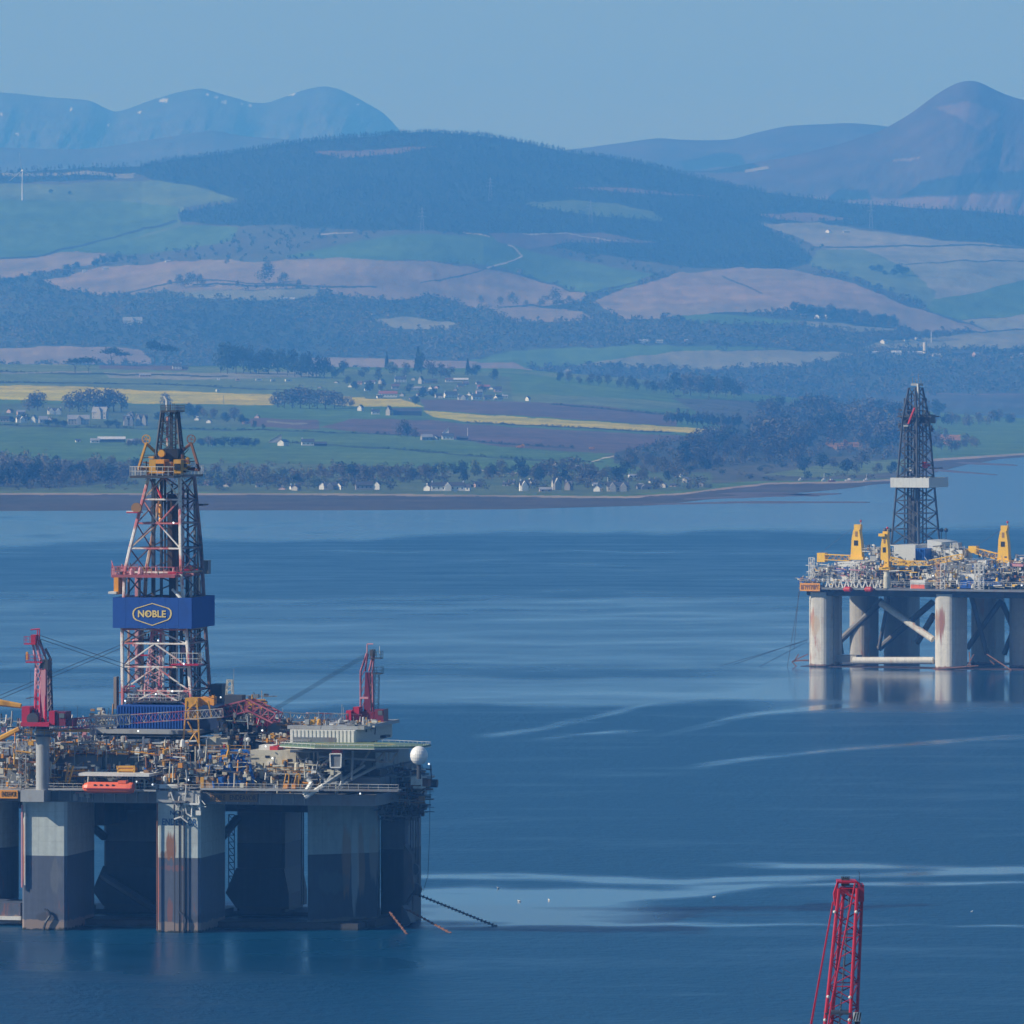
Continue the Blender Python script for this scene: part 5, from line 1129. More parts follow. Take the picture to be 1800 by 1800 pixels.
for px0, px1, y0, y1, v0, v1, nm, mt in ((200, 208, 1014, 1045, 26, 29, 'winch_house', ORG), (190, 204, 1040, 1044, 25, 28, 'side_platform', WHITE), (222, 242, 900, 902, 24, 28, 'side_platform', CRIM), (222, 234, 898, 900, 24.2, 24.4, 'kick_plate', WHITE), (341, 357, 886, 889, 38, 42, 'side_platform', DGREY), (356, 366, 985, 1009, 42, 44, 'ladder_cage', MGREY), (310, 318, 1040, 1052, 30, 31, 'hatch', CREAM), (344, 350, 1015, 1050, 40, 41, 'hatch', BROWNL),
                                        (262, 274, 808, 832, 23, 27, 'winch_frame', YEL), (274, 288, 808, 832, 23, 27, 'winch_frame', ORG), (289, 301, 812, 832, 24, 28, 'winch_frame', BROWNS), (305, 318, 808, 832, 23, 27, 'winch_frame', YEL), (285, 312, 789, 812, 28, 33, 'crown_block', BLACK)):
    inner(px0, px1, y0, y1, v0, v1, nm, mt)
for px0, px1 in ((273.5, 287), (306, 316)): inner(px0, px1, 815, 826, 22.8, 23.2, 'winch_opening', BLACK)
MB().lathe(N.R(240, 893, 25), [(.35, -.3), (1.05, -.3), (1.05, .3), (.35, .3)], 14, 'y').build('sheave', BROWNS, der); MB().lathe(N.R(284, 797, 27), [(.7, -.3), (.75, .5)], 10, 'y').build('sheave', YEL, der)
# A-frames with sheaves at the crown
for sgn, xs, mt in ((1, ((257, 772), (243, 824), (278, 799), (262, 824)), YEL), (-1, ((336, 772), (350, 826), (317, 796), (331, 824)), RUST)):
    top = N.R(*xs[0], 30); f = empty('sheave_frame', (0, 0, 0), 0, der)
    for q in (xs[1], xs[2]): MB().bar(top - Vector((0, 0, .8)), N.R(*q, 29 if q == xs[1] else 32), .32, 5).build('strut', mt, f)
    MB().bar(N.R(*xs[1], 29), N.R(*xs[3], 31), .3, 5).build('strut', mt, f)
    w = MB(); n = 16
    for i in range(n):
        a0, a1 = 2 * math.pi * i / n, 2 * math.pi * (i + 1) / n; w.bar(top + Vector((math.cos(a0), 0, math.sin(a0))) * .85, top + Vector((math.cos(a1), 0, math.sin(a1))) * .85, .12, 4)
        if i % 3 == 0: w.bar(top, top + Vector((math.cos(a0), 0, math.sin(a0))) * .85, .07, 4)
    w.build('sheave', mt, f)
# slender upper mast
T0 = [N.R(270, 832, 29), N.R(321, 832, 29)]; zt0 = T0[0].z; zt1 = N.R(298, 722, 31).z
B0 = [Vector((N.u(270, 29), 29, zt0)), Vector((N.u(320, 29), 29, zt0)), Vector((N.u(326, 37), 37, zt0)), Vector((N.u(279, 37), 37, zt0))]
B1 = [Vector((N.u(284, 32), 32, zt1)), Vector((N.u(311, 32), 32, zt1)), Vector((N.u(314, 35.5), 35.5, zt1)), Vector((N.u(288, 35.5), 35.5, zt1))]
um = empty('upper_mast', (0, 0, 0), 0, nr); nseg = 6
for k in range(4): MB().bar(B0[k], B1[k], .27, 5).build('leg', DGREY, um)
for i in range(nseg):
    for k in range(4):
        a, b = B0[k].lerp(B1[k], i / nseg), B0[(k + 1) % 4].lerp(B1[(k + 1) % 4], i / nseg); c, d = B0[k].lerp(B1[k], (i + 1) / nseg), B0[(k + 1) % 4].lerp(B1[(k + 1) % 4], (i + 1) / nseg)
        m = MB().bar(c, d, .1, 4).bar(a, d, .1, 4).bar(b, c, .1, 4); m.build('cross_bracing', DGREY, um)
for px0, px1, y0, y1, v, mt, nm in ((292, 295, 732, 830, 32, WR, 'standpipe'), (298, 303, 724, 830, 34, DGREY, 'standpipe'), (307, 309, 724, 800, 33, MGREY, 'ladder')): N.box(MB(), px0, px1, y0, y1, v, v + .6).build(nm, mt, um)
z = zt1; a = N.u(281, 30); b = N.u(308, 30); o = MB().box(a, b, 30.5, 37, z - .3, z).build('top_platform', DGREY, um); MB().rail([(a, 37, z), (a, 30.5, z), (b, 30.5, z), (b, 37, z)], 1.1, .06, .8).build('railing', DGREY, o)
m = MB()
for px in (299, 303, 306, 311): m.bar(N.R(px, 724, 34), N.R(px + .5, 709 + (px % 3), 34), .07, 4)
m.build('antenna', DGREY, um)
MB().path([N.R(292.5, 722, 31), N.R(293, 704, 31), N.R(288.5, 696, 31)], .24, 6).build('gin_pole', WHITE, um)
# blue wind wall with the sign: corrugated panels, each a part
wz0 = N.R(267, 1104.5, 22.5).z; wz1 = N.R(267, 1050.5, 22.5).z; wa, wb = N.u(198, 22.5), N.u(337, 22.5); ww = empty('wind_wall', (0, 0, 0), 0, nr); wd = 39.6
for i in range(6): MB().box(wa + (wb - wa) * i / 6 + .015, wa + (wb - wa) * (i + 1) / 6 - .015, 22.5, 22.75, wz0, wz1 + (.0, .03)[i % 2]).build('panel', BLUE, ww)
for i in range(7): MB().box(wb - .25, wb, 22.78 + (wd - 22.78) * i / 7 + .01, 22.78 + (wd - 22.78) * (i + 1) / 7 - .01, wz0, wz1).build('panel', BLUE, ww)
for i in range(6): MB().box(wa + (wb - wa) * i / 6 + .015, wa + (wb - wa) * (i + 1) / 6 - .015, wd + .02, wd + .25, wz0, wz1).build('panel', BLUE, ww)
for i in range(7): MB().box(wa, wa + .25, 22.78 + (wd - 22.78) * i / 7 + .01, 22.78 + (wd - 22.78) * (i + 1) / 7 - .01, wz0, wz1).build('panel', BLUE, ww)
MB().box(N.u(366, wd), N.u(371, wd), wd - 2, wd, wz0 + .4, wz1 - 1.4).build('junction_box', DGREY, ww)
MB().box(N.u(372, wd - 2), N.u(392, wd - 2), wd - 3, wd + 1, N.R(380, 1240, 43).z, N.R(380, 1200, 43).z).build('equipment_house', DGREY, nr)
hx = [(267.5, 1060), (297, 1069), (301, 1073), (302, 1079), (300, 1086), (296, 1090), (267.5, 1100), (238, 1090), (234, 1086), (232.5, 1079), (234, 1073), (238, 1069)]
m = MB(); P = [N.R(x, y, 22.42) for x, y in hx]; C0 = sum(P, Vector()) / len(P)
def strip(m, P, Q):
    n = len(P); o = len(m.v); vs = []
    for dy in (0, .07): vs += [(p.x, p.y + dy, p.z) for p in P] + [(q.x, q.y + dy, q.z) for q in Q]
    fs = [(i, (i + 1) % n, n + (i + 1) % n, n + i) for i in range(n)] + [(i, 2 * n + i, 2 * n + (i + 1) % n, (i + 1) % n) for i in range(n)] + [(n + i, n + (i + 1) % n, 3 * n + (i + 1) % n, 3 * n + i) for i in range(n)]
    m.add(vs, fs)
strip(m, P, [C0 + (p - C0) * .925 for p in P]); m.build('logo_outline', GOLD, ww)
p = N.R(267, 1079, 22.42); tw = N.u(292, 22.4) - N.u(243, 22.4); th_ = N.R(267, 1073, 22).z - N.R(267, 1085.5, 22).z
text_mesh('lettering', 'NOBLE', tw, th_, GOLD, ww, p, bold=.025)
c = N.R(258.4, 1079, 22.38); m = MB()
for kx, kz in ((.16, .50), (.42, .16)): m.add([(c.x - kx, c.y, c.z), (c.x, c.y, c.z - kz), (c.x + kx, c.y, c.z), (c.x, c.y, c.z + kz)], [(0, 1, 2, 3)])
m.build('logo_star', GOLD, ww)
m = MB(); m.bar(N.R(327, 1060, 22.3), N.R(329, 1100, 22.3), .05)
# white lattice brace sticking out above the sign
MB().bar(N.R(303, 1036, 24), N.R(318, 1052, 23), .28, 5).build('stay', WHITE, der)

# ---- drill floor and modules
def corrugated(name, px0, px1, y0, y1, v0, v1, mat, par, pitch=5.0, rib=.34, side=True):
    o = NB(px0, px1, y0, y1, v0, v1, name, mat, par); n = int((px1 - px0) / pitch); me = None
    z0 = N.R((px0 + px1) / 2, y1, v0).z; z1 = N.R((px0 + px1) / 2, y0, v0).z; a, b = N.u(px0, v0), N.u(px1, v0); st = (b - a) / n
    me = MB().box(-st * .25, st * .25, -rib, 0, z0 + .15, z1 - .1).mesh('rib'); me.materials.append(mat)
    for i in range(n): r = link('rib', me, None, o); r.location = (a + st * (i + .5), v0, 0)
    if side:
        me2 = MB().box(0, rib, -st * .25, st * .25, z0 + .15, z1 - .1).mesh('rib'); me2.materials.append(mat); k = int((v1 - v0) / st)
        for i in range(k): r = link('rib', me2, None, o); r.location = (b, v0 + st * (i + .5), 0)
    return o
corrugated('drill_floor_wall', 205, 327, 1241, 1282, 17, 45, BLUE, nr)
NB(328, 402, 1243, 1284, 19, 45, 'drill_floor_annex', paint('dark_blue_cladding', (.01, .035, .11), .5, dirt=.2), nr)
NB(157, 345, 1283, 1290, 13, 47, 'substructure_beam', GREY); NB(160, 345, 1290, 1294, 14, 47, 'substructure_beam', DGREY)
MB().prism([(N.u(157, 12), N.R(157, 1294, 12).z), (N.u(170, 12), N.R(157, 1294, 12).z), (N.u(167, 12), N.R(157, 1281, 12).z), (N.u(163, 12), N.R(157, 1281, 12).z)], 12, 13).build('gusset', GREY, nr)
for px in (170, 208, 250, 300, 340, 380): NB(px, px + 5, 1294, 1390, 20, 22, 'substructure_leg', DGREY)
NB(90, 500, 1310, 1389, 24, 60, 'deck_module', MGREY)
NB(-250, 90, 1322, 1389, 20, 60, 'deck_module', MGREY)
corrugated('workshop', 180, 240, 1323, 1350, 10, 20, SHADEG, nr, 3.6, .14)
NB(114, 179, 1327, 1357, 9, 20, 'workshop', MGREY)
NB(-10, 60, 1330, 1352, 12, 20, 'pump_house', SHADEG)
NB(240, 320, 1310, 1352, 16, 24, 'pump_house', DGREY); NB(390, 440, 1255, 1312, 22, 40, 'cladded_module', paint('deep_blue_module', (.012, .05, .10), .55, dirt=.3)); NB(440, 470, 1270, 1312, 20, 40, 'cladded_module', DGREY)
NB(312, 345, 1340, 1362, 3, 8, 'container', SHADEG); NB(346, 364, 1352, 1366, 4, 8, 'container', GREY)
NB(365, 400, 1297, 1318, 15, 24, 'container', CREAM); NB(308, 332, 1306, 1318, 12, 16, 'container', GREY); NB(358, 378, 1312, 1322, 12, 16, 'container', GREY)
NB(441, 520, 1319, 1358, 7, 18, 'accommodation_block', CREAM); NB(500, 545, 1322, 1368, 9, 22, 'accommodation_block', SHADEG)
for px, py in ((484, 1344), (466, 1328), (505, 1334)): NB(px, px + 8, py, py + 4, 6.9, 7.0, 'window', BLACK)
NB(455, 480, 1310, 1319, 9, 14, 'deck_locker', WHITE); NB(474, 488, 1312, 1319, 8, 12, 'deck_locker', REDR)
corrugated('pipe_rack_house', 510, 624, 1283, 1309, 12, 42, WHITE, nr, 6.5, .12)
NB(517, 590, 1296, 1308, 11.8, 12.1, 'recess', MGREY)
NB(505, 640, 1276, 1282, 13, 42, 'roof_deck', GREY)
NB(548, 660, 1318, 1372, 12, 40, 'accommodation_block', SHADEG); NB(520, 668, 1366, 1390, 6, 40, 'lower_deckhouse', MGREY)
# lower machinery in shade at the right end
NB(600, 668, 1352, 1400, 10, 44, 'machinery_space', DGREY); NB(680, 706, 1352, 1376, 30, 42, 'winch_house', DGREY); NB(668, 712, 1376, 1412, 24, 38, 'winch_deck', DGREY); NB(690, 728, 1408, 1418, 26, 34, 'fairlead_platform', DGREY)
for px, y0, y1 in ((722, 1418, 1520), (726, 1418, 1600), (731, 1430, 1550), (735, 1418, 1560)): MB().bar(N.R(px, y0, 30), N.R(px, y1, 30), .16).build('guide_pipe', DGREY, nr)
MB().path([N.R(756, 1380, 28), N.R(755, 1470, 28), N.R(752, 1540, 28), N.R(744, 1566, 28)], .06).build('hanging_wire', CABLE, nr)
for x, y in ((727, 1528), (731, 1563)): MB().lathe(N.R(x, y, 29), [(.3, -.7), (1.2, -.5), (1.2, .5), (.3, .7)], 12, 'y').build('fairlead', DGREY, nr)
MB().prism([(N.u(716, 30), 4), (N.u(734, 30), 7), (N.u(730, 30), 14), (N.u(716, 30), 16)], 27, 31).build('anchor_bracket', DGREY, nr)
MB().prism([(N.u(712, 30), -1), (N.u(729, 30), .6), (N.u(720, 30), 3), (N.u(712, 30), 4)], 27, 31).build('anchor_bracket', DGREY, nr)
for i, (a, b, n_, r_, mt) in enumerate((((733, 1572), (880, 1628), 46, .36, CABLE), ((716, 1599), (800, 1641), 26, .28, RUST), ((685, 1603), (718, 1642), 14, .26, RUST))):
    A = N.R(*a, 28 if i < 2 else 14); Yb = H * F / (b[1] - HY); Bw = Vector(((b[0] - 900) * Yb / F, Yb, -.4)) - N.O; Bl = Vector((Bw.x * N.c - Bw.y * N.sn, Bw.x * N.sn + Bw.y * N.c, Bw.z))
    ch = empty('mooring_chain', (0, 0, 0), 0, nr); me = MB().lathe((0, 0, 0), [(r_ * .5, -1), (r_, -.5), (r_, .5), (r_ * .5, 1)], 5).mesh('chain_link'); me.materials.append(mt); L = (Bl - A).length
    for j in range(n_):
        lk = link('chain_link', me, None, ch); lk.location = A.lerp(Bl, (j + .5) / n_); lk.rotation_euler = (Bl - A).to_track_quat('Z', 'Y').to_euler(); lk.scale = (1, .45 + .55 * (j % 2), L / n_ / 2 * .98)
# helideck: green octagon plate with net frame and white trusses
hz = N.R(615, 1313, -4).z; ha, hb = N.u(492, 0), N.u(742, 0); hc = ((ha + hb) / 2 - .6, 6.0); hw = (hb - ha) / 2
oc = [(hc[0] + hw * math.cos(math.radians(22.5 + 45 * i)) / math.cos(math.radians(22.5)), hc[1] + 8.6 * math.sin(math.radians(22.5 + 45 * i)) / math.cos(math.radians(22.5))) for i in range(8)]
hd = empty('helideck', (0, 0, 0), 0, nr); MB().slab(oc, hz - .35, hz).build('landing_plate', GREENM, hd)
MB().slab([(hc[0] + (x - hc[0]) * 1.012, hc[1] + (y - hc[1]) * 1.02) for x, y in oc], hz - .5, hz - .36).build('edge_beam', WHITE, hd)
m = MB(); n = 40
for i in range(n):
    a0, a1 = 2 * math.pi * i / n, 2 * math.pi * (i + 1) / n; f = lambda a, r: (hc[0] + math.cos(a) * r * hw / 13, hc[1] + math.sin(a) * r * .66)
    m.add([(*f(a0, 6.6), hz + .01), (*f(a1, 6.6), hz + .01), (*f(a1, 7.4), hz + .01), (*f(a0, 7.4), hz + .01)], [(0, 1, 2, 3)])
m.build('landing_circle', paint('yellow_marking', (.7, .55, .08), .7), hd)
m = MB(); pr = [(x * 1.0, y, hz - .1) for x, y in oc]; m.rail(pr + [pr[0]], .5, .05, 1.2, mid=False); m.build('net_frame', WHITE, hd)
def tr(a, b, r=.22, mt=WHITE, nm='strut', par=None): return MB().bar(N.R(*a), N.R(*b), r, 6).build(nm, mt, par or hd)
for a, b, r, mt in (((552, 1318, 2), (552, 1345, 4), .2, GREY), ((558, 1318, 2), (560, 1350, 4), .2, GREY), ((600, 1318, 0), (560, 1350, 3), .28, CREAM), ((552, 1345, 4), (546, 1375, 2), .3, GREY), ((540, 1370, 0), (548, 1376, 0), .35, WHITE), ((548, 1376, 0), (534, 1398, -1), .5, WHITE),
                    ((568, 1381, 0), (536, 1402, -1), .45, WHITE), ((568, 1381, 0), (600, 1360, 2), .4, GREY), ((600, 1372, 2), (640, 1345, 6), .35, GREY), ((574, 1376, 2), (612, 1377, 2), .3, GREY), ((555, 1355, 2), (578, 1378, 2), .3, GREY), ((592, 1350, 2), (574, 1376, 2), .3, GREY), ((592, 1350, 2), (604, 1377, 2), .3, GREY), ((604, 1377, 2), (660, 1348, 8), .32, GREY), ((604, 1377, 2), (586, 1400, 2), .26, GREY),
                    ((560, 1330, 1), (660, 1336, 4), .22, GREY), ((620, 1318, 2), (618, 1372, 3), .25, GREY), ((650, 1320, 4), (634, 1345, 6), .22, GREY), ((662, 1338, 6), (688, 1340, 6), .25, GREY), ((688, 1340, 6), (700, 1320, 6), .24, GREY), ((676, 1320, 6), (676, 1338, 6), .2, GREY), ((684, 1320, 6), (682, 1339, 6), .2, GREY), ((662, 1338, 6), (676, 1320, 6), .2, GREY), ((520, 1322, 2), (530, 1340, 4), .2, CREAM), ((510, 1320, 0), (700, 1320, 6), .3, MGREY)):
    tr(a, b, r, mt)
fr_o = NB(581, 599, 1326, 1348, -2, 1, 'access_cage', MGREY, hd); zc = [N.R(580, 1325, -2.2), N.R(600, 1325, -2.2), N.R(599, 1349, -2.2), N.R(581, 1349, -2.2)]
m = MB(); [m.bar(zc[i], zc[(i + 1) % 4], .16) for i in range(4)]; m.build('cage_frame', WHITE, hd)
NB(583, 598, 1318, 1325, -2, 0, 'hose_box', REDR, hd)
# radome
p = N.R(736.5, 1328, -4); MB().ball(p, 1.85, 24, .93, 1.0).build('radome', paint('radome_white', (.82, .81, .78), .35, dirt=.06), nr); MB().bar(p - Vector((0, 0, 1.7)), p - Vector((0, 0, 4.5)), .45, 8).build('radome_stand', DGREY, nr)
p = N.R(436, 1300, 12); MB().ball(p, .5, 12).build('satellite_dome', WHITE, nr); MB().bar(p, p - Vector((0, 0, 1.2)), .2, 6).build('dome_stand', GREY, nr)
# upright tanks along the deck edge
for px, py, w, mt in ((4, 1300, 12, GREY), (107, 1292, 15, GREY), (153, 1296, 12, GREY), (163, 1297, 8, GREY), (172, 1297, 6, GREY), (197, 1296, 11, GREY), (218, 1296, 12, GREY), (207, 1303, 5, WHITE)):
    p = N.R(px, py, 12); r = w / 18; h = p.z - N.R(px, 1326, 12).z
    MB().lathe(p, [(r * .6, .3), (r, .1), (r, -1.0), (r * .72, -1.2), (r * .72, -h)][::-1], 14).build('tank', mt, nr)
for px, py, w, h, v, mt in ((237, 1372, 3, 14, 2, CREAM), (246, 1375, 3, 15, 2, DGREY)): NB(px, px + w, py, py + h, v, v + 1, 'door_frame', mt)
m = MB(); zc = [N.R(238, 1369, -.6), N.R(254, 1369, -.6), N.R(254, 1391, -.6), N.R(238, 1391, -.6)]; [m.bar(zc[i], zc[(i + 1) % 4], .17) for i in range(4)]; m.build('door_frame', CREAM, nr)
NB(138, 262, 1360, 1364.5, -3.2, 8, 'davit_beam', WHITE)
for px in (150, 226): MB().bar(N.R(px, 1364, -2), N.R(px, 1376, -2.6), .14).build('davit_wire', CABLE, nr)
NB(280, 312, 1379, 1386, -.6, .8, 'life_raft', WHITE); NB(264, 278, 1378, 1387, 0, 1, 'deck_locker', MGREY)
# slim stacks, masts and lattice ladder
NB(199.5, 204.5, 1190, 1246, 22, 23, 'exhaust_stack', paint('brown_grey_stack', (.30, .25, .21), .7)); NB(205, 208, 1189, 1250, 22.5, 23, 'exhaust_stack', DGREY)
MB().lattice(N.R(41, 1390, 1), N.R(41, 1304, 1), 1.4, 1.4, 12, .1, .06, up=(0, 1, 0)).build('ladder_tower', GREY, nr)
MB().lattice(N.R(402, 1262, 24), N.R(404, 1195, 24), 1.6, 1.2, 9, .09, .06, 1.0, 1.0, up=(0, 1, 0)).build('antenna_mast', CREAM, nr)
MB().bar(N.R(411, 1262, 24), N.R(411, 1176, 24), .05).build('whip_antenna', GREY, nr)
for px, y1 in ((497, 1245), (511, 1250), (560, 1250), (570, 1252), (601, 1238), (604, 1243)): MB().bar(N.R(px, 1276, 20), N.R(px, y1, 20), .06).build('whip_antenna', GREY, nr)
for px, y1 in ((425, 1222), (385, 1224), (113, 1240), (136, 1240)): MB().bar(N.R(px, 1270, 26), N.R(px, y1, 26), .05).build('whip_antenna', DGREY, nr)
# yellow boom rest tower and yellow containers
by = empty('boom_rest', (0, 0, 0), 0, nr)
for a, b in (((328, 1232), (322, 1302)), ((346, 1232), (349, 1270)), ((330, 1268), (352, 1312)), ((349, 1270), (350, 1312)), ((346, 1285), (334, 1302)), ((330, 1286), (350, 1286)), ((326, 1264), (350, 1264)), ((328, 1250), (348, 1232)), ((366, 1232), (372, 1262))): MB().bar(N.R(*a, 12), N.R(*b, 12), .2, 5).build('strut', YEL, by)
NB(325, 347, 1227, 1243, 12, 16, 'platform_box', YEL, by); NB(349, 372, 1226, 1239, 14, 18, 'platform_box', ORG, by); NB(329, 345, 1247, 1262, 12.5, 16, 'platform_box', YEL, by); NB(372, 376, 1222, 1240, 14, 15, 'post', ORG, by)

# intermediate decks with handrails
for px0, px1, y, v, mt in ((92, 240, 1324, 8, RUST), (240, 440, 1319, 9, MGREY), (-60, 70, 1326, 8, MGREY), (92, 345, 1298, 16, MGREY), (300, 380, 1364, 3, GREY), (60, 130, 1352, 4, MGREY), (470, 545, 1360, 3, GREY)):
    o = NB(px0, px1, y, y + 1.6, v, v + 8, 'intermediate_deck', mt); a = N.R(px0, y, v); b = N.R(px1, y, v); b.z = a.z
    MB().rail([a, b], 1.2, .045, 1.5).build('railing', YEL if y in (1319, 1360) else GREY, o)
for px in (95, 130, 186, 238, 262, 290, 330, 362, 430): NB(px, px + 1.6, 1300, 1389, 7, 7.4, 'stanchion', GREY)
# ---- cranes
def boom(a, b, w, h, n, mt, root, rc=.14, rb=.08, nm='boom', up=(0, 0, 1), w2=None, h2=None): return MB().lattice(a, b, w, h, n, rc, rb, w2, h2, up).build(nm, mt, root)
MAST = lattice_mat('crane_mast_red', (.42, .02, .07), (.55, .27, .32), (.30, .03, .06)); BOOMG = lattice_mat('grey_boom_steel', (.50, .10, .13), (.58, .57, .52), (.60, .58, .52))
c1 = empty('pedestal_crane', (0, 0, 0), 0, nr); c1['label'] = 'left crimson pedestal crane with its boom resting on the yellow frame'
p0 = N.R(75, 1390, -.6); ptop = N.R(75, 1292, -.6).z
MB().lathe((p0.x, -.6, 0), [(1.32, p0.z - 1.5), (1.32, ptop - 1), (1.6, ptop), (1.6, ptop + .8)], 24).build('pedestal', GREY, c1)
MB().lathe((p0.x, -.6, ptop + .8), [(1.3, 0), (1.3, 1.4)], 20).build('slew_ring', DGREY, c1); k = ptop; a = N.u(46, -2); b = N.u(92, -2)
o = MB().box(a, b, -3, 2, k - .2, k + .1).build('service_platform', DGREY, c1); MB().rail([(a, 2, k), (a, -3, k), (b, -3, k), (b, 2, k)], 1.1, .06, 1.2).build('railing', YEL, o)
N.box(MB(), 36, 86, 1270, 1277, -4.5, 4).build('turntable', CRIM, c1); N.box(MB(), 38, 52, 1242, 1270, -3.5, -.5).build('machinery_house', CRIM, c1); N.box(MB(), 53, 64, 1248, 1270, -2, 3).build('winch', DGREY, c1)
N.box(MB(), 86, 96, 1250, 1274, -4, -1).build('counter_frame', CRIM, c1); cab = N.box(MB(), 97, 115, 1251, 1276, -3.6, .5).build('cab', paint('dark_crimson_paint', (.16, .012, .04), .45), c1); N.box(MB(), 104, 113, 1254, 1262, -3.72, -3.62).build('window', paint('cab_glass', (.10, .13, .15), .1, dirt=0), cab)
N.box(MB(), 116, 128, 1265, 1277, -3, 0).build('cab_walkway', paint('dark_crimson_paint', (.16, .012, .04)), c1); MB().lathe(N.R(60, 1263, -2.4), [(1.2, -1.2), (1.2, 1.2)], 14, 'y').build('winch_drum', DGREY, c1)
ma = empty('a_frame', (0, 0, 0), 0, c1) if False else None
legs = [((62, 1270, -2), (64, 1168, -1)), ((70, 1270, -2.4), (73, 1175, -1.6)), ((80, 1272, -2.4), (80, 1176, -1.6)), ((92, 1270, 1.5), (88, 1158, .5)), ((86, 1250, 2), (86, 1165, 1))]
for a, b in legs: MB().bar(N.R(*a), N.R(*b), .34, 5).build('mast_leg', MAST if b[0] < 84 else DK, c1)
for i in range(7):
    y = 1264 - i * 14; MB().bar(N.R(62.4, y, -2), N.R(70.8, y - 14, -2), .15).build('mast_brace', MAST, c1); MB().bar(N.R(71, y, -2), N.R(63, y - 14, -2), .15).build('mast_brace', MAST, c1); MB().bar(N.R(84, y, 0), N.R(91, y - 14, 1), .16).build('mast_brace', DK, c1)
N.box(MB(), 72, 80, 1178, 1262, -2.3, -1.2).build('mast_web', PINKW, c1); N.box(MB(), 70, 84, 1160, 1178, -1.8, 1).build('mast_head', DGREY, c1)
for a, b in (((64, 1170, -1), (58, 1132, -1)), ((73, 1166, -1), (62, 1128, -1)), ((80, 1150, 0), (64, 1122, 0)), ((90, 1160, 0), (80, 1140, 0)), ((73, 1165, -1), (64, 1125, -1)), ((82, 1163, 1), (70, 1125, 1))): MB().bar(N.R(*a), N.R(*b), .26, 5).build('mast_leg', MAST if b[0] < 66 else DK, c1)
N.box(MB(), 54, 63, 1116, 1131, -2, 0).build('head_sheaves', CRIM, c1)
for x0, x1, y in ((42, 62, 1131), (45, 74, 1163)):
    a = N.u(x0, -2); b = N.u(x1, -2); z = N.R(60, y, -2).z; o = MB().box(a, b, -2, 0, z - .25, z).build('service_platform', CRIM, c1); MB().rail([(a, 0, z), (a, -2, z), (b, -2, z)], 1.3, .05, .8).build('railing', CRIM, o)
N.box(MB(), 45.5, 48.5, 1146, 1160, -2, -1.5).build('locker', ORG, c1); MB().path([N.R(66, 1128, -1), N.R(66, 1106, -1)], .12).path([N.R(69.5, 1128, -1), N.R(69.5, 1105, -1)], .12).path([N.R(70, 1105.5, -1), N.R(54, 1107, -1)], .14).build('gantry', CRIM, c1)
MB().path([N.R(46, 1228, -2), N.R(60, 1225, -2)], .1).build('radar_bar', DGREY, c1)
boom(N.R(96, 1274, -1), N.R(205, 1267, 4), 2.2, 1.9, 14, lattice_mat('boom_butt', (.35, .05, .10), (.30, .30, .32), (.42, .42, .40)), c1)
boom(N.R(158, 1267, 3), N.R(228, 1264, 5), 2.2, 1.9, 14, GREY, c1); boom(N.R(228, 1264, 5), N.R(392, 1253, 10), 1.8, 1.7, 20, BOOMG, c1, rc=.085, rb=.045, w2=1.2, h2=1.6)
for (a, b) in (((70, 1117, -1), (216, 1166, 4)), ((70, 1123, -1), (216, 1173, 4)), ((216, 1166, 4), (392, 1228, 10)), ((216, 1173, 4), (392, 1234, 10))): MB().bar(N.R(*a), N.R(*b), .075, 4).build('stay_cable', CABLE, c1)
c0 = empty('guy_cables', (0, 0, 0), 0, nr)
for (a, b) in (((-160, 1289, 20), (216, 1132, 30)), ((-160, 1296, 20), (216, 1138, 30))): MB().bar(N.R(*a), N.R(*b), .075, 4).build('stay_cable', CABLE, c0)
MB().bar(N.R(-60, 1226, 3), N.R(37, 1241, 3), .95, 6, .5).build('jib', YEL, nr); MB().bar(N.R(-30, 1314, 1), N.R(34, 1281, 1), .62, 6, .5).build('jib', YEL, nr); MB().bar(N.R(88, 1283.5, 2), N.R(157, 1284, 2), .32, 6).build('jib', YEL, nr)
MB().path([N.R(54, 1180, -2), N.R(53, 1240, -2)], .03).build('hoist_wire', CABLE, nr)
MAR = lattice_mat('maroon_mast_steel', (.20, .015, .05), (.34, .12, .16), (.12, .03, .05)); MARP = paint('maroon_paint', (.26, .01, .04), .5)
c2 = empty('pedestal_crane', (0, 0, 0), 0, nr); c2['label'] = 'right crimson pedestal crane beyond the helideck'
V2 = 34
MB().lathe(N.R(650, 1322, V2), [(1.5, -3), (1.5, 5.5)], 18).build('pedestal', MGREY, c2)
N.box(MB(), 612, 674, 1268, 1273, V2 - 3, V2 + 3).build('turntable', MARP, c2); N.box(MB(), 608, 617, 1249, 1270, V2 - 3, V2).build('machinery_house', CRIM, c2); N.box(MB(), 620, 631, 1243, 1270, V2 - 2, V2 + 1).build('machinery_house', CRIM, c2); N.box(MB(), 633, 657, 1251, 1270, V2 - 1, V2 + 3).build('machinery_house', paint('dark_crimson_paint', (.16, .012, .04)), c2)
cab = N.box(MB(), 658, 674, 1247, 1272, V2 - 2, V2 + 2).build('cab', paint('dark_crimson_paint', (.16, .012, .04)), c2); N.box(MB(), 664, 672, 1249, 1257, V2 - 2.1, V2 - 2.02).build('window', paint('cab_glass', (.10, .13, .15), .1, dirt=0), cab)
N.box(MB(), 656, 681, 1271, 1273.5, V2 - 2, V2 + 2).build('service_platform', DGREY, c2); N.box(MB(), 660, 678, 1293, 1297, V2 - 2, V2 + 2).build('service_platform', DGREY, c2)
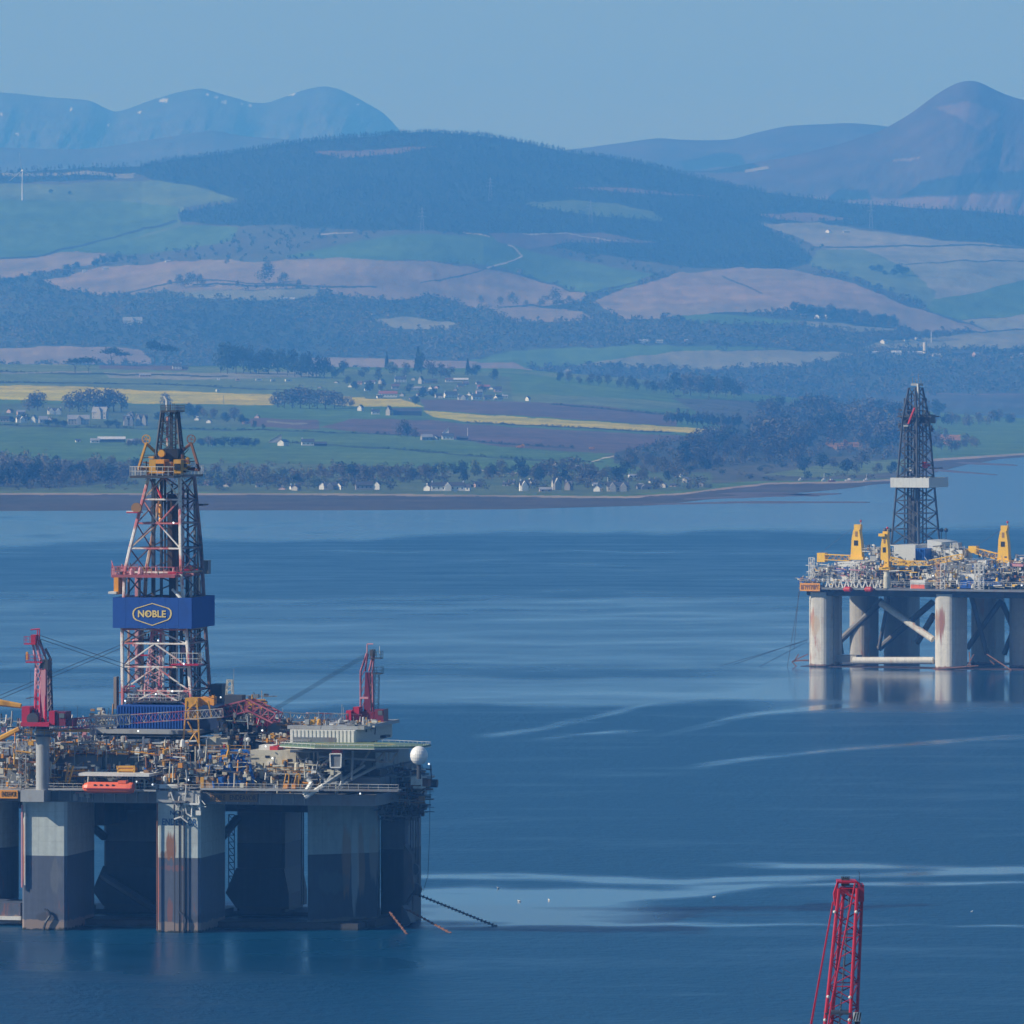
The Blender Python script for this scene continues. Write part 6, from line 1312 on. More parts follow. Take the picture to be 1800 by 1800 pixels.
for a, b in (((634, 1250), (634, 1180)), ((656, 1250), (655, 1180)), ((634, 1180), (645, 1148)), ((655, 1180), (658, 1148)), ((642, 1180), (646, 1150)), ((649, 1180), (656, 1150))): MB().bar(N.R(*a, V2), N.R(*b, V2), .22, 5).build('mast_leg', MAR, c2)
MB().prism([(N.u(639, V2), N.R(639, 1252, V2).z), (N.u(652, V2), N.R(652, 1252, V2).z), (N.u(650, V2), N.R(650, 1182, V2).z), (N.u(642, V2), N.R(642, 1182, V2).z)], V2, V2 + 1.4).build('mast_web', paint('dark_crimson_paint', (.16, .012, .04)), c2)
for i in range(5): y = 1248 - i * 14; MB().bar(N.R(634, y, V2), N.R(640, y - 14, V2), .1).build('mast_brace', MAR, c2); MB().bar(N.R(651, y, V2), N.R(656, y - 14, V2), .1).build('mast_brace', DK, c2)
MB().lattice(N.R(661, 1248, V2 + 1), N.R(663, 1182, V2 + 1), .9, .9, 12, .05, .04, up=(0, 1, 0)).build('ladder_tower', MGREY, c2)
N.box(MB(), 650, 656, 1142, 1154, V2 - 1, V2 + 1).build('head_sheaves', DGREY, c2)
for x0, x1, y in ((650, 671, 1156), (656, 672, 1183)):
    a = N.u(x0, V2); b = N.u(x1, V2); z = N.R(660, y, V2).z; o = MB().box(a, b, V2 - 1, V2 + 1, z - .2, z).build('service_platform', DGREY, c2); MB().rail([(a, V2 + 1, z), (a, V2 - 1, z), (b, V2 - 1, z), (b, V2 + 1, z)], 1.2, .05, .7).build('railing', DGREY, o)
MB().path([N.R(645.5, 1160, V2), N.R(645.5, 1132, V2), N.R(656, 1132, V2)], .12).build('gantry', PINKW, c2); MB().bar(N.R(668, 1155, V2), N.R(667, 1136, V2), .05).build('whip_antenna', WHITE, c2)
N.box(MB(), 632, 647, 1225, 1228.5, V2 - 1.4, V2 - 1).build('rail_mount', PINKW, c2)
boom(N.R(634, 1262, V2 - 1), N.R(540, 1260, V2 - 6), 1.6, 1.5, 14, BOOMG, c2); boom(N.R(540, 1260, V2 - 6), N.R(488, 1257, V2 - 10), 1.5, 1.2, 9, WHITE, c2)
for dy in (0, 3, 6): MB().bar(N.R(641, 1150 + dy, V2), N.R(482, 1244 + dy, V2 - 10), .055, 4).build('stay_cable', CABLE, c2)
# red boom head of a third crane lying over the middle modules
DARKM = lattice_mat('maroon_lattice_steel', (.16, .015, .045), (.26, .06, .08), (.10, .03, .04))
c3 = empty('folded_crane', (0, 0, 0), 0, nr); c3['label'] = 'dark red folded crane lying over the middle of the deck'
boom(N.R(392, 1252, 18), N.R(440, 1240, 16), 2.4, 2.2, 7, DARKM, c3, .2, .12); boom(N.R(440, 1238, 16), N.R(488, 1262, 14), 2.4, 2.0, 7, DARKM, c3, .2, .12)
for px0, px1, y0, y1, mt in ((432, 452, 1232, 1240, YEL), (395, 425, 1222, 1240, DGREY), (450, 470, 1256, 1276, CRIM), (434, 446, 1252, 1272, BROWNL)): N.box(MB(), px0, px1, y0, y1, 17, 20).build('winch', mt, c3)
# blue winch frames near the bow
bw = empty('winch_set', (0, 0, 0), 0, nr)
for a, b in (((388, 1320), (436, 1320)), ((392, 1318), (386, 1345)), ((410, 1318), (406, 1385)), ((436, 1320), (446, 1382)), ((430, 1320), (428, 1352)), ((386, 1342), (406, 1360)), ((436, 1345), (420, 1325)), ((395, 1320), (394, 1352)), ((446, 1370), (440, 1352)), ((405, 1340), (432, 1340))): MB().bar(N.R(*a, 3), N.R(*b, 3), .3, 5).build('strut', BLUEM, bw)
for x, y, r in ((421, 1366, 1.6), (412, 1372, 1.1)): MB().lathe(N.R(x, y, 3.5), [(r, -1), (r, -.8), (r * .6, -.8), (r * .6, .8), (r, .8), (r, 1)], 18, 'y').build('drum', BLUEM, bw)
NB(383, 393, 1366, 1382, 2, 4, 'motor', BLUEM, bw)
NB(352, 375, 1367, 1386, 1, 4, 'skid', BROWNS); NB(352, 358, 1366, 1386, .8, 1, 'skid', YEL)
MB().bar(N.R(288, 1346, 1), N.R(288, 1318, 1), .3, 6).build('bollard_post', YEL, nr); NB(286, 292, 1317, 1334, 1, 2, 'bollard_post', YEL)
for pts in ([(498, 1386), (503, 1360), (508, 1362), (506, 1386)], [(516, 1385), (521, 1362), (526, 1360), (524, 1384)]): MB().path([N.R(x, y, 0) for x, y in pts], .14).build('davit', YEL, nr)
for x in (501, 515): NB(x - 3, x + 4, 1378, 1386, -.4, 1, 'rescue_craft', ORG)
for a, b in (((115, 1375), (121, 1345)), ((121, 1377), (129, 1346)), ((88, 1352), (103, 1330)), ((206, 1348), (236, 1348)), ((206, 1354), (236, 1354)), ((206, 1346), (208, 1358)), ((236, 1346), (236, 1358)), ((395, 1345), (402, 1318))): MB().bar(N.R(*a, 1.5), N.R(*b, 1.5), .24, 5).build('scaffold_tube', YEL, nr)
NB(208, 236, 1350, 1357, 1.5, 4, 'work_basket', ORG)
# white boat landing gear at the right end
NB(723, 736, 1366, 1380, 14, 17, 'rescue_boat_cradle', WHITE); NB(722, 752, 1370, 1382, 17, 20, 'cradle_platform', RUST); NB(726, 742, 1382, 1386, 16, 19, 'rescue_boat_cradle', WHITE); NB(742, 758, 1364, 1368, 18, 21, 'cradle_roof', GREY)
for a, b in (((723, 1366), (750, 1366)), ((723, 1366), (723, 1380)), ((741, 1362), (741, 1382)), ((757, 1345), (759, 1380)), ((724, 1352), (748, 1352))): MB().bar(N.R(*a, 14), N.R(*b, 14), .15).build('frame_tube', WHITE if a[0] < 750 else DGREY, nr)
MB().lathe(N.R(762, 1377, 22), [(.8, -.8), (.8, .8)], 12, 'x').build('sheave', DGREY, nr)
WARM = [WHITE, WHITE, BROWNS, BROWNS, ORG, YEL, CREAM, CREAM, CREAM, RUST, GREY]; COOL = [MGREY, DGREY, GREY, SHADEG]
clutter(N, nr, [(-20, 100, 1300, 1386, 0, 6, 210, WARM + WARM + [DGREY, WHITE]), (90, 330, 1302, 1326, 5, 12, 300, WARM + [GREY, ORG, WHITE]), (240, 440, 1320, 1386, 0, 8, 340, [GREY, MGREY, DGREY] + WARM + [BLUEM]), (100, 260, 1345, 1386, 2, 8, 120, COOL + WARM), (-20, 160, 1262, 1300, 8, 20, 150, [GREY, WHITE, MGREY, DGREY, PINKW]), (160, 205, 1246, 1284, 14, 20, 40, [GREY, CREAM, DGREY, BROWNS]),
    (440, 560, 1340, 1388, 3, 10, 190, WARM + COOL), (500, 660, 1268, 1282, 13, 30, 150, [WHITE, BROWNS, MGREY, YEL, GREY, DGREY]), (460, 520, 1288, 1312, 12, 20, 70, WARM + [CRIM]), (225, 335, 1212, 1240, 24, 36, 110, [DGREY, MGREY, GREY, RUST, WHITE, PINKW]), (380, 470, 1250, 1312, 14, 20, 110, COOL + [CRIM, BROWNS, GREY]), (390, 470, 1222, 1248, 22, 30, 50, [DGREY, MGREY, YEL]),
    (560, 700, 1330, 1400, 8, 26, 130, [DGREY, MGREY, SHADEG]), (690, 746, 1350, 1412, 18, 30, 260, [DGREY, MGREY, RUST, GREY, DGREY, BROWNS]), (660, 745, 1405, 1440, 22, 34, 120, [DGREY, MGREY]), (530, 600, 1330, 1390, 0, 8, 90, [WHITE, GREY, CREAM, MGREY, DGREY]), (715, 745, 1412, 1432, 26, 32, 60, [DGREY]), (300, 352, 1376, 1430, -1.2, -.3, 16, [WHITE, GREY, MGREY, DGREY]), (132, 160, 1392, 1404, 0, 1.4, 6, [GREY, PINKW]), (198, 350, 1000, 1010, 22, 44, 90, [CRIM, BROWNS, DGREY, PINKW]), (255, 330, 800, 834, 25, 36, 60, [DGREY, YEL, RUST, BLACK]), (218, 340, 1110, 1236, 33, 42, 70, [DGREY, MGREY, PINKW, CRIM])], 21)
lamps(N, nr, [(220, 1232, 21), (388, 1226, 20), (406, 1226, 20), (142, 1308, 10), (197, 1307, 10), (274, 1220, 22), (331, 1371, 1), (268, 1379, -.5), (303, 1215, 22), (754, 1343, 20), (278, 1126, 23), (323, 1167, 21.5), (305, 919, 24), (243, 1285, 12), (479, 1333, 6), (461, 1284, 12), (633, 1395, 0)], .18)
lamps(N, nr, [(240, 1374, -.6), (467, 1312, 6)], .16)
# things carried on the rig
def lifeboat(fr, px0, px1, py0, py1, v, root_fr, label):
    a, b = fr.R(px0, py1, v), fr.R(px1, py0, v); L = b.x - a.x; hh = b.z - a.z; c = fr.O + Vector((a.x * fr.c + v * fr.sn, -a.x * fr.sn + v * fr.c, a.z))
    r = empty('lifeboat', c, -fr.th); tag(r, label, 'lifeboat')
    m = MB(); sec = []; n = 10
    for t, k in ((0, .35), (.04, .75), (.12, 1), (.9, 1), (.97, .96), (1, .9)):
        sec.append([(t * L, math.cos(2 * math.pi * i / n) * 1.4 * k, hh / 2 + (math.sin(2 * math.pi * i / n)) * hh / 2 * k) for i in range(n)])
    vs = [p for s_ in sec for p in s_]; fs = [(j * n + i, j * n + (i + 1) % n, (j + 1) * n + (i + 1) % n, (j + 1) * n + i) for j in range(5) for i in range(n)] + [tuple(range(n))[::-1], tuple(range(5 * n, 6 * n))]
    m.add(vs, fs).build('hull', LIFE, r); MB().box(L * .72, L * .88, -.9, .9, hh * .9, hh * 1.12).build('helm_dome', LIFE, r)
    MB().box(.05 * L, .98 * L, -1.43, -1.38, hh * .42, hh * .5).build('rubbing_strake', REDR, r)
    for i in range(4): MB().box(L * (.25 + .12 * i), L * (.25 + .12 * i) + .5, -1.32, -1.22, hh * .68, hh * .82).build('window', BLACK, r)
    return r
lifeboat(N, 146, 234, 1375, 1394, -3.6, nr, 'orange enclosed lifeboat hanging at the deck edge between the two pale columns')
# ================================================================== far rig
G = Frame(1700, H * F / 577.0, 24)
fr2 = empty('drilling_rig', G.O, -G.th)
tag(fr2, 'distant drilling rig at right with a dark tower, white box platform and yellow cranes', 'oil rig')
GB = lambda px0, px1, py0, py1, v0, v1, name, mat, par=None, **k: G.box(MB(), px0, px1, py0, py1, v0, v1).build(name, mat, par or fr2, **k)
zl = G.R(1660, 1108, 0).z; ZB2 = G.R(1600, 1046, 0).z
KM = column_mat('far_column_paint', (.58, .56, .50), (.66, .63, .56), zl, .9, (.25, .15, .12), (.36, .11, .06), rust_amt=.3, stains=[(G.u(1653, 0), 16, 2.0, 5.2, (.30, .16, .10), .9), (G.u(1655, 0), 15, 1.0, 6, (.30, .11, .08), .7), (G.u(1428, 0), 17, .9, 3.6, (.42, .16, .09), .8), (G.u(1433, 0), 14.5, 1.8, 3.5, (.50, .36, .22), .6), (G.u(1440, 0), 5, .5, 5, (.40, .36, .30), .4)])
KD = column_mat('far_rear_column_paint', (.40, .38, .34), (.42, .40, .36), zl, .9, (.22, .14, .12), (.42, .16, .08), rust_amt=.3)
def rcol(px0, px1, v0, dep, mat, name='column', r=3.0):
    a = G.u(px0, v0); e = G.u(px1, v0 + dep * .25); w = e - a; w = max(w, 6); m = MB(); poly = []
    for cx, cy, t0 in ((r, r, 180), (w - r, r, 270), (w - r, dep - r, 0), (r, dep - r, 90)):
        for k in range(6): t = math.radians(t0 + 18 * k); poly.append((a + cx + math.cos(t) * r, v0 + cy + math.sin(t) * r))
    return m.slab(poly, -3, ZB2 + .5).build(name, mat, fr2)
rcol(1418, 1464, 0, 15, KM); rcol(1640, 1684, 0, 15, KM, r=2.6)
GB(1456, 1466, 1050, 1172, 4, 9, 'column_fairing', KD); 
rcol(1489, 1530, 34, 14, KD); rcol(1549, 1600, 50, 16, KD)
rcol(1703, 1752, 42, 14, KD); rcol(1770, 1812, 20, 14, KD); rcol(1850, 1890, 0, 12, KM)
for px, mt in ((1463, 0), (1620, 0)): pass
# rust stain scar
GB(1646, 1666, 1064, 1110, -.06, 0, 'rust_scar', paint('rust_scar', (.38, .13, .08), .8, dirt=.8, dcol=(.30, .12, .10), dscale=.2)) if False else None
GB(1404, 1900, 1035.5, 1039, -1.8, 66, 'main_deck', MGREY); GB(1418, 1900, 1039, 1050, .6, 62, 'hull', DGREY)
# braces
KB = paint('shaded_brace_paint', (.13, .13, .13), .6, dirt=.5)  # darkened so the shade under the deck is in the brace colour
for a, b, r, mt in (((1462, 1140, 33), (1552, 1055, 36), 1.2, KB), ((1480, 1150, 14), (1468, 1062, 14), .8, KB), ((1545, 1140, 36), (1640, 1058, 34), 1.15, KB), ((1548, 1060, 12), (1640, 1124, 8), 1.2, KM), ((1562, 1050, 26), (1545, 1140, 34), .7, KB), ((1612, 1130, 30), (1642, 1080, 28), 1.1, KB),
                    ((1700, 1140, 24), (1760, 1055, 26), 1.0, KB), ((1708, 1050, 20), (1735, 1150, 24), .9, KB), ((1762, 1060, 24), (1800, 1150, 26), 1.0, KB), ((1800, 1060, 24), (1765, 1150, 26), 1.0, KB)):
    MB().bar(G.R(*a), G.R(*b), r, 10).build('brace', mt, fr2)
MB().bar(G.R(1500, 1161, 3), G.R(1641, 1161, 3), 1.25, 14).build('horizontal_brace', KM, fr2)
GB(1462, 1505, 1152, 1164, 6, 12, 'sponson', KD)
for v0 in (0, 44): MB().box(G.u(1405, v0), G.u(1880, v0), v0 + 1, v0 + 13, -3, .15).build('pontoon', paint('antifouling_red', (.05, .03, .03), .7, dirt=.5), fr2)
for px in (1430, 1660, 1860): u0 = G.u(px, 5); MB().box(u0, u0 + 9, 12, 50, -3, .25).build('cross_pontoon', DGREY, fr2)
m = MB()
for a, b in (((1392, 1163, 2), (1420, 1150, 2)), ((1392, 1163, 2), (1402, 1173, 2)), ((1402, 1173, 2), (1420, 1172, 2)), ((1396, 1161, 2), (1420, 1160, 2)), ((1404, 1150, 2), (1396, 1162, 2)), ((1392, 1163, 2), (1420, 1160, 2))): m.bar(G.R(*a), G.R(*b), .22)
m.build('anchor_rack', RUST, fr2)
m = MB()
for a, b in (((1640, 1176, -1), (1720, 1170, -1)), ((1700, 1172, -1), (1712, 1150, -1)), ((1704, 1146, 0), (1706, 1174, 0)), ((1735, 1150, 2), (1778, 1178, 0)), ((1740, 1160, 0), (1748, 1168, 0)), ((1810, 1160, 0), (1840, 1172, 0))): m.bar(G.R(*a), G.R(*b), .25)
m.build('anchor_rack', RUST, fr2)
for a, b in (((1406, 1038, -2), (1384, 1172, -3)), ((1404, 1040, -2), (1396, 1140, -3)), ((1419, 1126, 1), (1265, 1171, -8)), ((1419, 1128, 1), (1335, 1172, -8)), ((1419, 1124, 1), (1290, 1168, -20))):
    MB().bar(G.R(*a), G.R(*b), .10, 4).build('mooring_line', CABLE, fr2)
GB(1406, 1441, 1025, 1039, -2.2, -1.9, 'name_board', ORG)
text_mesh('lettering', 'WILPHOENIX', G.u(1439, -2.3) - G.u(1408, -2.3), 1.7, BLACK, fr2, G.R(1423.5, 1032, -2.24)) if False else None
mm = MB(); r_ = random.Random(3)
for i in range(9): p = G.R(1409 + i * 3.6, 1032, -2.24); mm.box(p.x - .22, p.x + .02, -2.3, -2.21, p.z - .8, p.z + .8); mm.box(p.x, p.x + .3, -2.3, -2.21, p.z + r_.choice((-.8, .5, 0)), p.z + r_.choice((.7, .8)) + .1)
mm.build('weathered_lettering', RUST, fr2)
# derrick
d2 = empty('derrick', (0, 0, 0), 0, fr2)
GF = [(663, 1603), (680, 1598), (735, 1587), (838, 1578), (958, 1567)]; GR_ = [(663, 1620), (735, 1620), (838, 1622), (958, 1627)]; GBR = [(663, 1618), (680, 1621), (735, 1633), (838, 1641), (958, 1652)]
Gv0 = [(663, 34), (735, 30), (958, 25)]; Gv1 = [(663, 39), (735, 42), (958, 46)]
def corner2(py):
    vf, vb = I(Gv0, py), I(Gv1, py); fl = G.R(I(GF, py), py, vf); z = fl.z; br = Vector((G.u(I(GBR, py), vb), vb, z)); w = (br.x - fl.x)
    w = max(w, 3); return [fl, Vector((br.x, vf, z)), br, Vector((fl.x, vb, z))]
DKB = lattice_mat('dark_blue_lattice', (.035, .045, .06), (.06, .07, .085), (.14, .15, .16))
LV2 = [958, 930, 903, 880, 858, 838, 815, 792, 768, 745, 722, 700, 682]
for k in range(4):
    for y0, y1 in ((958, 838), (838, 735), (735, 682)):
        MB().bar(corner2(y0)[k], corner2(y1)[k], .42, 5).build('leg', DKB, d2)
for i, y in enumerate(LV2):
    C = corner2(y)
    for k in range(4): MB().bar(C[k], C[(k + 1) % 4], .2, 4).build('beam', DKB, d2)
    if i < len(LV2) - 1:
        D = corner2(LV2[i + 1])
        for k in range(4):
            MB().bar(C[k], D[(k + 1) % 4], .19, 4).build('brace', DKB, d2); MB().bar(C[(k + 1) % 4], D[k], .19, 4).build('brace', DKB, d2)
for px, y0, y1, v, r in ((1590, 700, 955, 34, .3), (1596, 690, 955, 35, .45), (1602, 690, 955, 36, .3), (1610, 680, 955, 34, .35), (1616, 680, 955, 38, .3), (1622, 700, 955, 38, .3), (1606, 880, 960, 34, .9), (1600, 870, 962, 35, .8), (1628, 700, 955, 40, .25)):
    MB().bar(G.R(px, y0, v), G.R(px, y1, v), r, 5).build('standpipe', DKB, d2)
MB().bar(G.R(1615, 676, 34), G.R(1615, 750, 34), .3, 5).build('standpipe', MGREY, d2); MB().bar(G.R(1613, 1e3 - 325, 33), G.R(1614, 700, 33), .4, 5).build('standpipe', WHITE, d2)
MB().path([G.R(1597, 745, 29), G.R(1603, 729, 29), G.R(1608, 717, 29)], .42, 6).build('hose', REDR, d2)
for px0, px1, y0, y1, v0, v1, nm, mt in ((1585, 1634, 729, 744, 34, 40, 'monkey_board', DGREY), (1577, 1637, 731, 733.5, 32, 40, 'platform', DGREY), (1601, 1614, 674, 678, 34, 39, 'crown_platform', GREY), (1586, 1595, 773, 778, 29, 31, 'hatch', DGREY), (1621, 1627, 812, 823, 34, 36, 'winch', REDR), (1629, 1634, 816, 820, 36, 37, 'winch', REDR), (1634, 1650, 822, 824, 40, 44, 'side_platform', DGREY), (1588, 1596, 747, 750, 28, 30, 'side_platform', GREY), (1594, 1602, 822, 828, 30, 32, 'hatch', WHITE)):
    G.box(MB(), px0, px1, y0, y1, v0, v1).build(nm, mt, d2)
m = MB()
for px, y in ((1604, 663), (1609, 666), (1614, 657), (1619, 668)): m.bar(G.R(px, 675, 35), G.R(px, y, 35), .12)
m.build('antenna', MGREY, d2)
bx_ = empty('wind_wall', (0, 0, 0), 0, fr2); va = 22; a, b = G.u(1565, va), G.u(1633, va); z0, z1 = G.R(1600, 857, va).z, G.R(1600, 840, va).z
LG = paint('pale_grey_cladding', (.60, .62, .60), .5, dirt=.15); vb = va + 19
for i in range(6): MB().box(a + (b - a) * i / 6 + .02, a + (b - a) * (i + 1) / 6 - .02, va, va + .3, z0, z1).build('panel', LG, bx_); MB().box(a + (b - a) * i / 6 + .02, a + (b - a) * (i + 1) / 6 - .02, vb, vb + .3, z0, z1).build('panel', LG, bx_)
for i in range(8):
    for x in (a, b - .3): MB().box(x, x + .3, va + .32 + (vb - va - .34) * i / 8, va + .3 + (vb - va - .34) * (i + 1) / 8, z0, z1).build('panel', LG, bx_)
MB().box(a + .31, b - .31, va + .32, vb - .02, z0 + .1, z0 + .3).build('floor', DGREY, bx_)
# deck modules
GB(1571, 1609, 958, 985, 16, 40, 'drill_floor_wall', LG); c = GB(1609, 1627, 964, 984, 14, 24, 'container_stack', BLUEM)
for i in range(6): p = G.u(1610.5 + i * 2.9, 13.8); MB().box(p - .12, p + .12, 13.8, 14, G.R(1618, 984, 14).z, G.R(1618, 965, 14).z).build('rib', BLUEM, c)
MB().prism([(G.u(1630, 20), G.R(1630, 978, 20).z), (G.u(1655, 20), G.R(1655, 978, 20).z), (G.u(1655, 20), G.R(1655, 953, 20).z), (G.u(1630, 20), G.R(1630, 949, 20).z)], 20, 36).build('roofed_module', LG, fr2)
for px0, px1, y0, y1, v0, v1, mt in ((1529, 1546, 962, 985, 14, 24, GREY), (1660, 1692, 965, 988, 14, 24, WHITE), (1674, 1684, 954, 965, 16, 20, GREY), (1440, 1500, 996, 1014, 8, 20, MGREY), (1472, 1520, 988, 1002, 10, 20, WHITE), (1467, 1492, 997, 1008, 5, 9, BLUE), (1424, 1508, 1012, 1022, 3, 10, WHITE), (1500, 1545, 1000, 1030, 10, 30, MGREY), (1560, 1622, 1000, 1030, 12, 40, DGREY), (1623, 1700, 1008, 1022, 5, 18, WHITE), (1600, 1626, 1020, 1035, -1, 4, WHITE), (1640, 1720, 988, 1012, 14, 30, MGREY), (1700, 1718, 1009, 1022, 4, 9, WHITE), (1688, 1712, 1020, 1034, 2, 6, BLUE), (1735, 1780, 1000, 1030, 8, 30, DGREY), (1743, 1766, 1008, 1024, 6, 10, GREY), (1770, 1860, 995, 1035, 10, 40, MGREY), (1775, 1830, 990, 996, 8, 30, PINKW), (1700, 1735, 985, 1000, 16, 30, WHITE), (1660, 1850, 1014, 1036, 12, 40, DGREY), (1720, 1760, 1016, 1030, 3, 8, BLUEM)):
    GB(px0, px1, y0, y1, v0, v1, 'deck_module', mt)
GB(1601, 1625, 1027.5, 1034.5, -1.1, -1, 'module_band', LIFE); 
for px in (1490, 1527): p = G.R(px, 1036, -2.5); o = MB().lathe(p - Vector((1.6, 0, 0)), [(.3, 0), (1.0, .7), (1.0, 2.6), (.3, 3.3)], 10, 'x').build('lifeboat_pod', REDR, fr2)
m = MB(); n = 9   # white zigzag truss along the bow
for i in range(n): a = G.R(1450 + i * 11, 1037, -.5); b = G.R(1455.5 + i * 11, 1020, -.5); c_ = G.R(1461 + i * 11, 1037, -.5); m.bar(a, b, .3).bar(b, c_, .3)
m.build('bow_truss', WHITE, fr2)
MB().lathe(G.R(1559, 1034, -1), [(1.25, 0), (1.25, 4.2), (1.0, 5.2), (1.0, 5.8)], 16).build('pedestal', CREAM, fr2)
MB().lathe(G.R(1680, 1022, 6), [(.8, 0), (.8, 2.2)], 12).build('tank', WHITE, fr2); MB().lathe(G.R(1673, 1010, 6), [(.5, 0), (.5, 1)], 8).build('tank', YELC, fr2)
m = MB(); 
for x0, x1, y, v in ((1405, 1560, 1024, -1.4), (1560, 1700, 1029, -1.4), (1700, 1860, 1029, -1.4), (1430, 1560, 1008, 4), (1640, 1720, 988, 14)):
    a = G.R(x0, y, v); b = G.R(x1, y, v); b.z = a.z; m.rail([a, b], 1.3, .06, 2.2)
m.build('railing', WHITE, fr2)
MB().lattice(G.R(1427, 1016, 0), G.R(1427, 980, 0), 1.6, 1.6, 6, .14, .08, up=(0, 1, 0)).build('lattice_mast', WHITE, fr2)
for px in (1500, 1650, 1658, 1726, 1717): MB().lattice(G.R(px, 1036, 1), G.R(px, 990, 1), 1.5, 1.2, 9, .13, .08, up=(0, 1, 0)).build('lattice_mast', WHITE if px != 1650 else BROWNL, fr2)
for px, py in ((1556, 932), (1564, 932), (1655, 932), (1663, 932)):
    MB().ball(G.R(px, py, 40), .75, 10).build('flare_drum', DGREY, fr2); MB().bar(G.R(px, py, 40), G.R(px, 965, 40), .14).build('drum_post', DGREY, fr2)
# yellow cranes
def ycrane(px0, px1, ytop, ybot, v, boomline, label, lean=0):
    c = empty('deck_crane', (0, 0, 0), 0, fr2); c['label'] = label
    w = px1 - px0; m = MB(); P = lambda x, y: (G.u(x, v), G.R(x, y, v).z)
    m.prism([P(px0, ybot), P(px1, ybot), P(px1 - w * .08, ytop + 26), P(px1 - w * .25, ytop + 5), P(px0 + w * .25, ytop + 5), P(px0 + w * .1, ytop + 20)], v, v + 2.6).build('tower', YELC, c)
    G.box(MB(), px0 + w * .30, px1 - w * .15, ytop - 4, ytop + 5, v, v + 2.2).build('crane_head', YELC, c)
    G.box(MB(), px0 + w * .3, px0 + w * .65, ytop + 24, ytop + 33, v - .1, v - .02).build('opening', BLACK, c)
    G.box(MB(), px0 + w * .4, px0 + w * .6, ytop + 8, ytop + 17, v - .1, v - .02).build('opening', BROWNS, c)
    MB().bar(G.R(px1 - 2, ytop, v), G.R(px1 - 2, ytop - 10, v), .12).build('beacon_post', YELC, c); MB().ball(G.R(px1 - 2, ytop - 10, v), .45, 8).build('beacon', REDR, c)
    G.box(MB(), px0 - 2, px1 + 2, ybot - 1, ybot + 4, v - 1, v + 4).build('turntable', YELC, c)
    for (a, b, hw) in boomline: MB().lattice(G.R(*a, v + 1), G.R(*b, v + 1), hw, hw, max(4, int(abs(a[0] - b[0]) / 5)), .2, .12).build('boom', YELC, c)
    return c
c = ycrane(1495, 1515, 926, 980, 22, [((1494, 981), (1450, 979), 1.9)], 'leftmost yellow crane on the far rig with short boom to the left')
G.box(MB(), 1436, 1450, 972, 988, 22, 25).build('boom_head', YELC, c); MB().bar(G.R(1497, 930, 22), G.R(1442, 972, 23), .07, 4).build('stay_cable', CABLE, c)
c = ycrane(1547, 1562, 938, 998, 6, [((1570, 989), (1630, 990), 1.4), ((1630, 990), (1692, 978), 1.7), ((1566, 982), (1600, 992), 1.4)], 'middle yellow crane on the far rig with a long boom lying to the right')
G.box(MB(), 1544, 1555, 938, 943, 5, 8).build('service_platform', YELC, c); G.box(MB(), 1580, 1590, 986, 995, 6.8, 8).build('hook_block', YELC, c)
c = ycrane(1753, 1773, 928, 986, 18, [((1752, 978), (1715, 968), 1.9)], 'right yellow crane on the far rig with its boom pointing left')
G.box(MB(), 1702, 1716, 960, 972, 18, 21).build('boom_head', YELC, c); MB().bar(G.R(1756, 934, 18), G.R(1718, 958, 19), .07, 4).build('stay_cable', CABLE, c)
clutter(G, fr2, [(1424, 1545, 990, 1034, 0, 12, 260, [WHITE, GREY, CREAM, MGREY, PINKW, WHITE, DGREY]), (1500, 1640, 985, 1036, 2, 20, 220, [MGREY, DGREY, WHITE, BROWNS, CREAM, GREY]), (1630, 1800, 985, 1034, 2, 18, 340, [WHITE, GREY, DGREY, CREAM, MGREY, BROWNS, WHITE, BLUEM]), (1640, 1700, 960, 990, 12, 22, 100, [WHITE, GREY, DGREY, CREAM]), (1520, 1570, 958, 990, 12, 24, 70, [GREY, DGREY, WHITE, BROWNS]), (1720, 1860, 975, 1010, 8, 24, 160, [WHITE, GREY, DGREY, MGREY]), (1580, 1640, 720, 760, 30, 42, 60, [DGREY]), (1404, 1440, 1014, 1026, -1, 4, 40, [RUST, BLUEM, CREAM, GREY]), (1430, 1800, 1000, 1034, 0, 10, 260, [YELC, CREAM, CREAM, WHITE, RUST])], 22, dens=1.35)
lamps(G, fr2, [(1796, 1029, -1), (1453, 1000, 2), (1640, 1012, 4)], .3)

# ================================================================== red crane boom rising from the quay at the bottom right
QY = 800.0
qb = lambda px, py, dv=0: world(px, py, QY + dv)
rc = empty('crawler_crane', world(1482, 1800, QY) * 1.0); rc.location.z = 2.4
tag(rc, 'red lattice crane boom rising into the picture at the bottom right', 'crane')
REDC = paint('crane_red', (.50, .014, .045), .45, dirt=.18, dcol=(.30, .03, .05)); REDD = paint('crane_dark_red', (.30, .02, .06), .5, dirt=.3, dcol=(.1, .03, .04))
off = rc.location.copy()
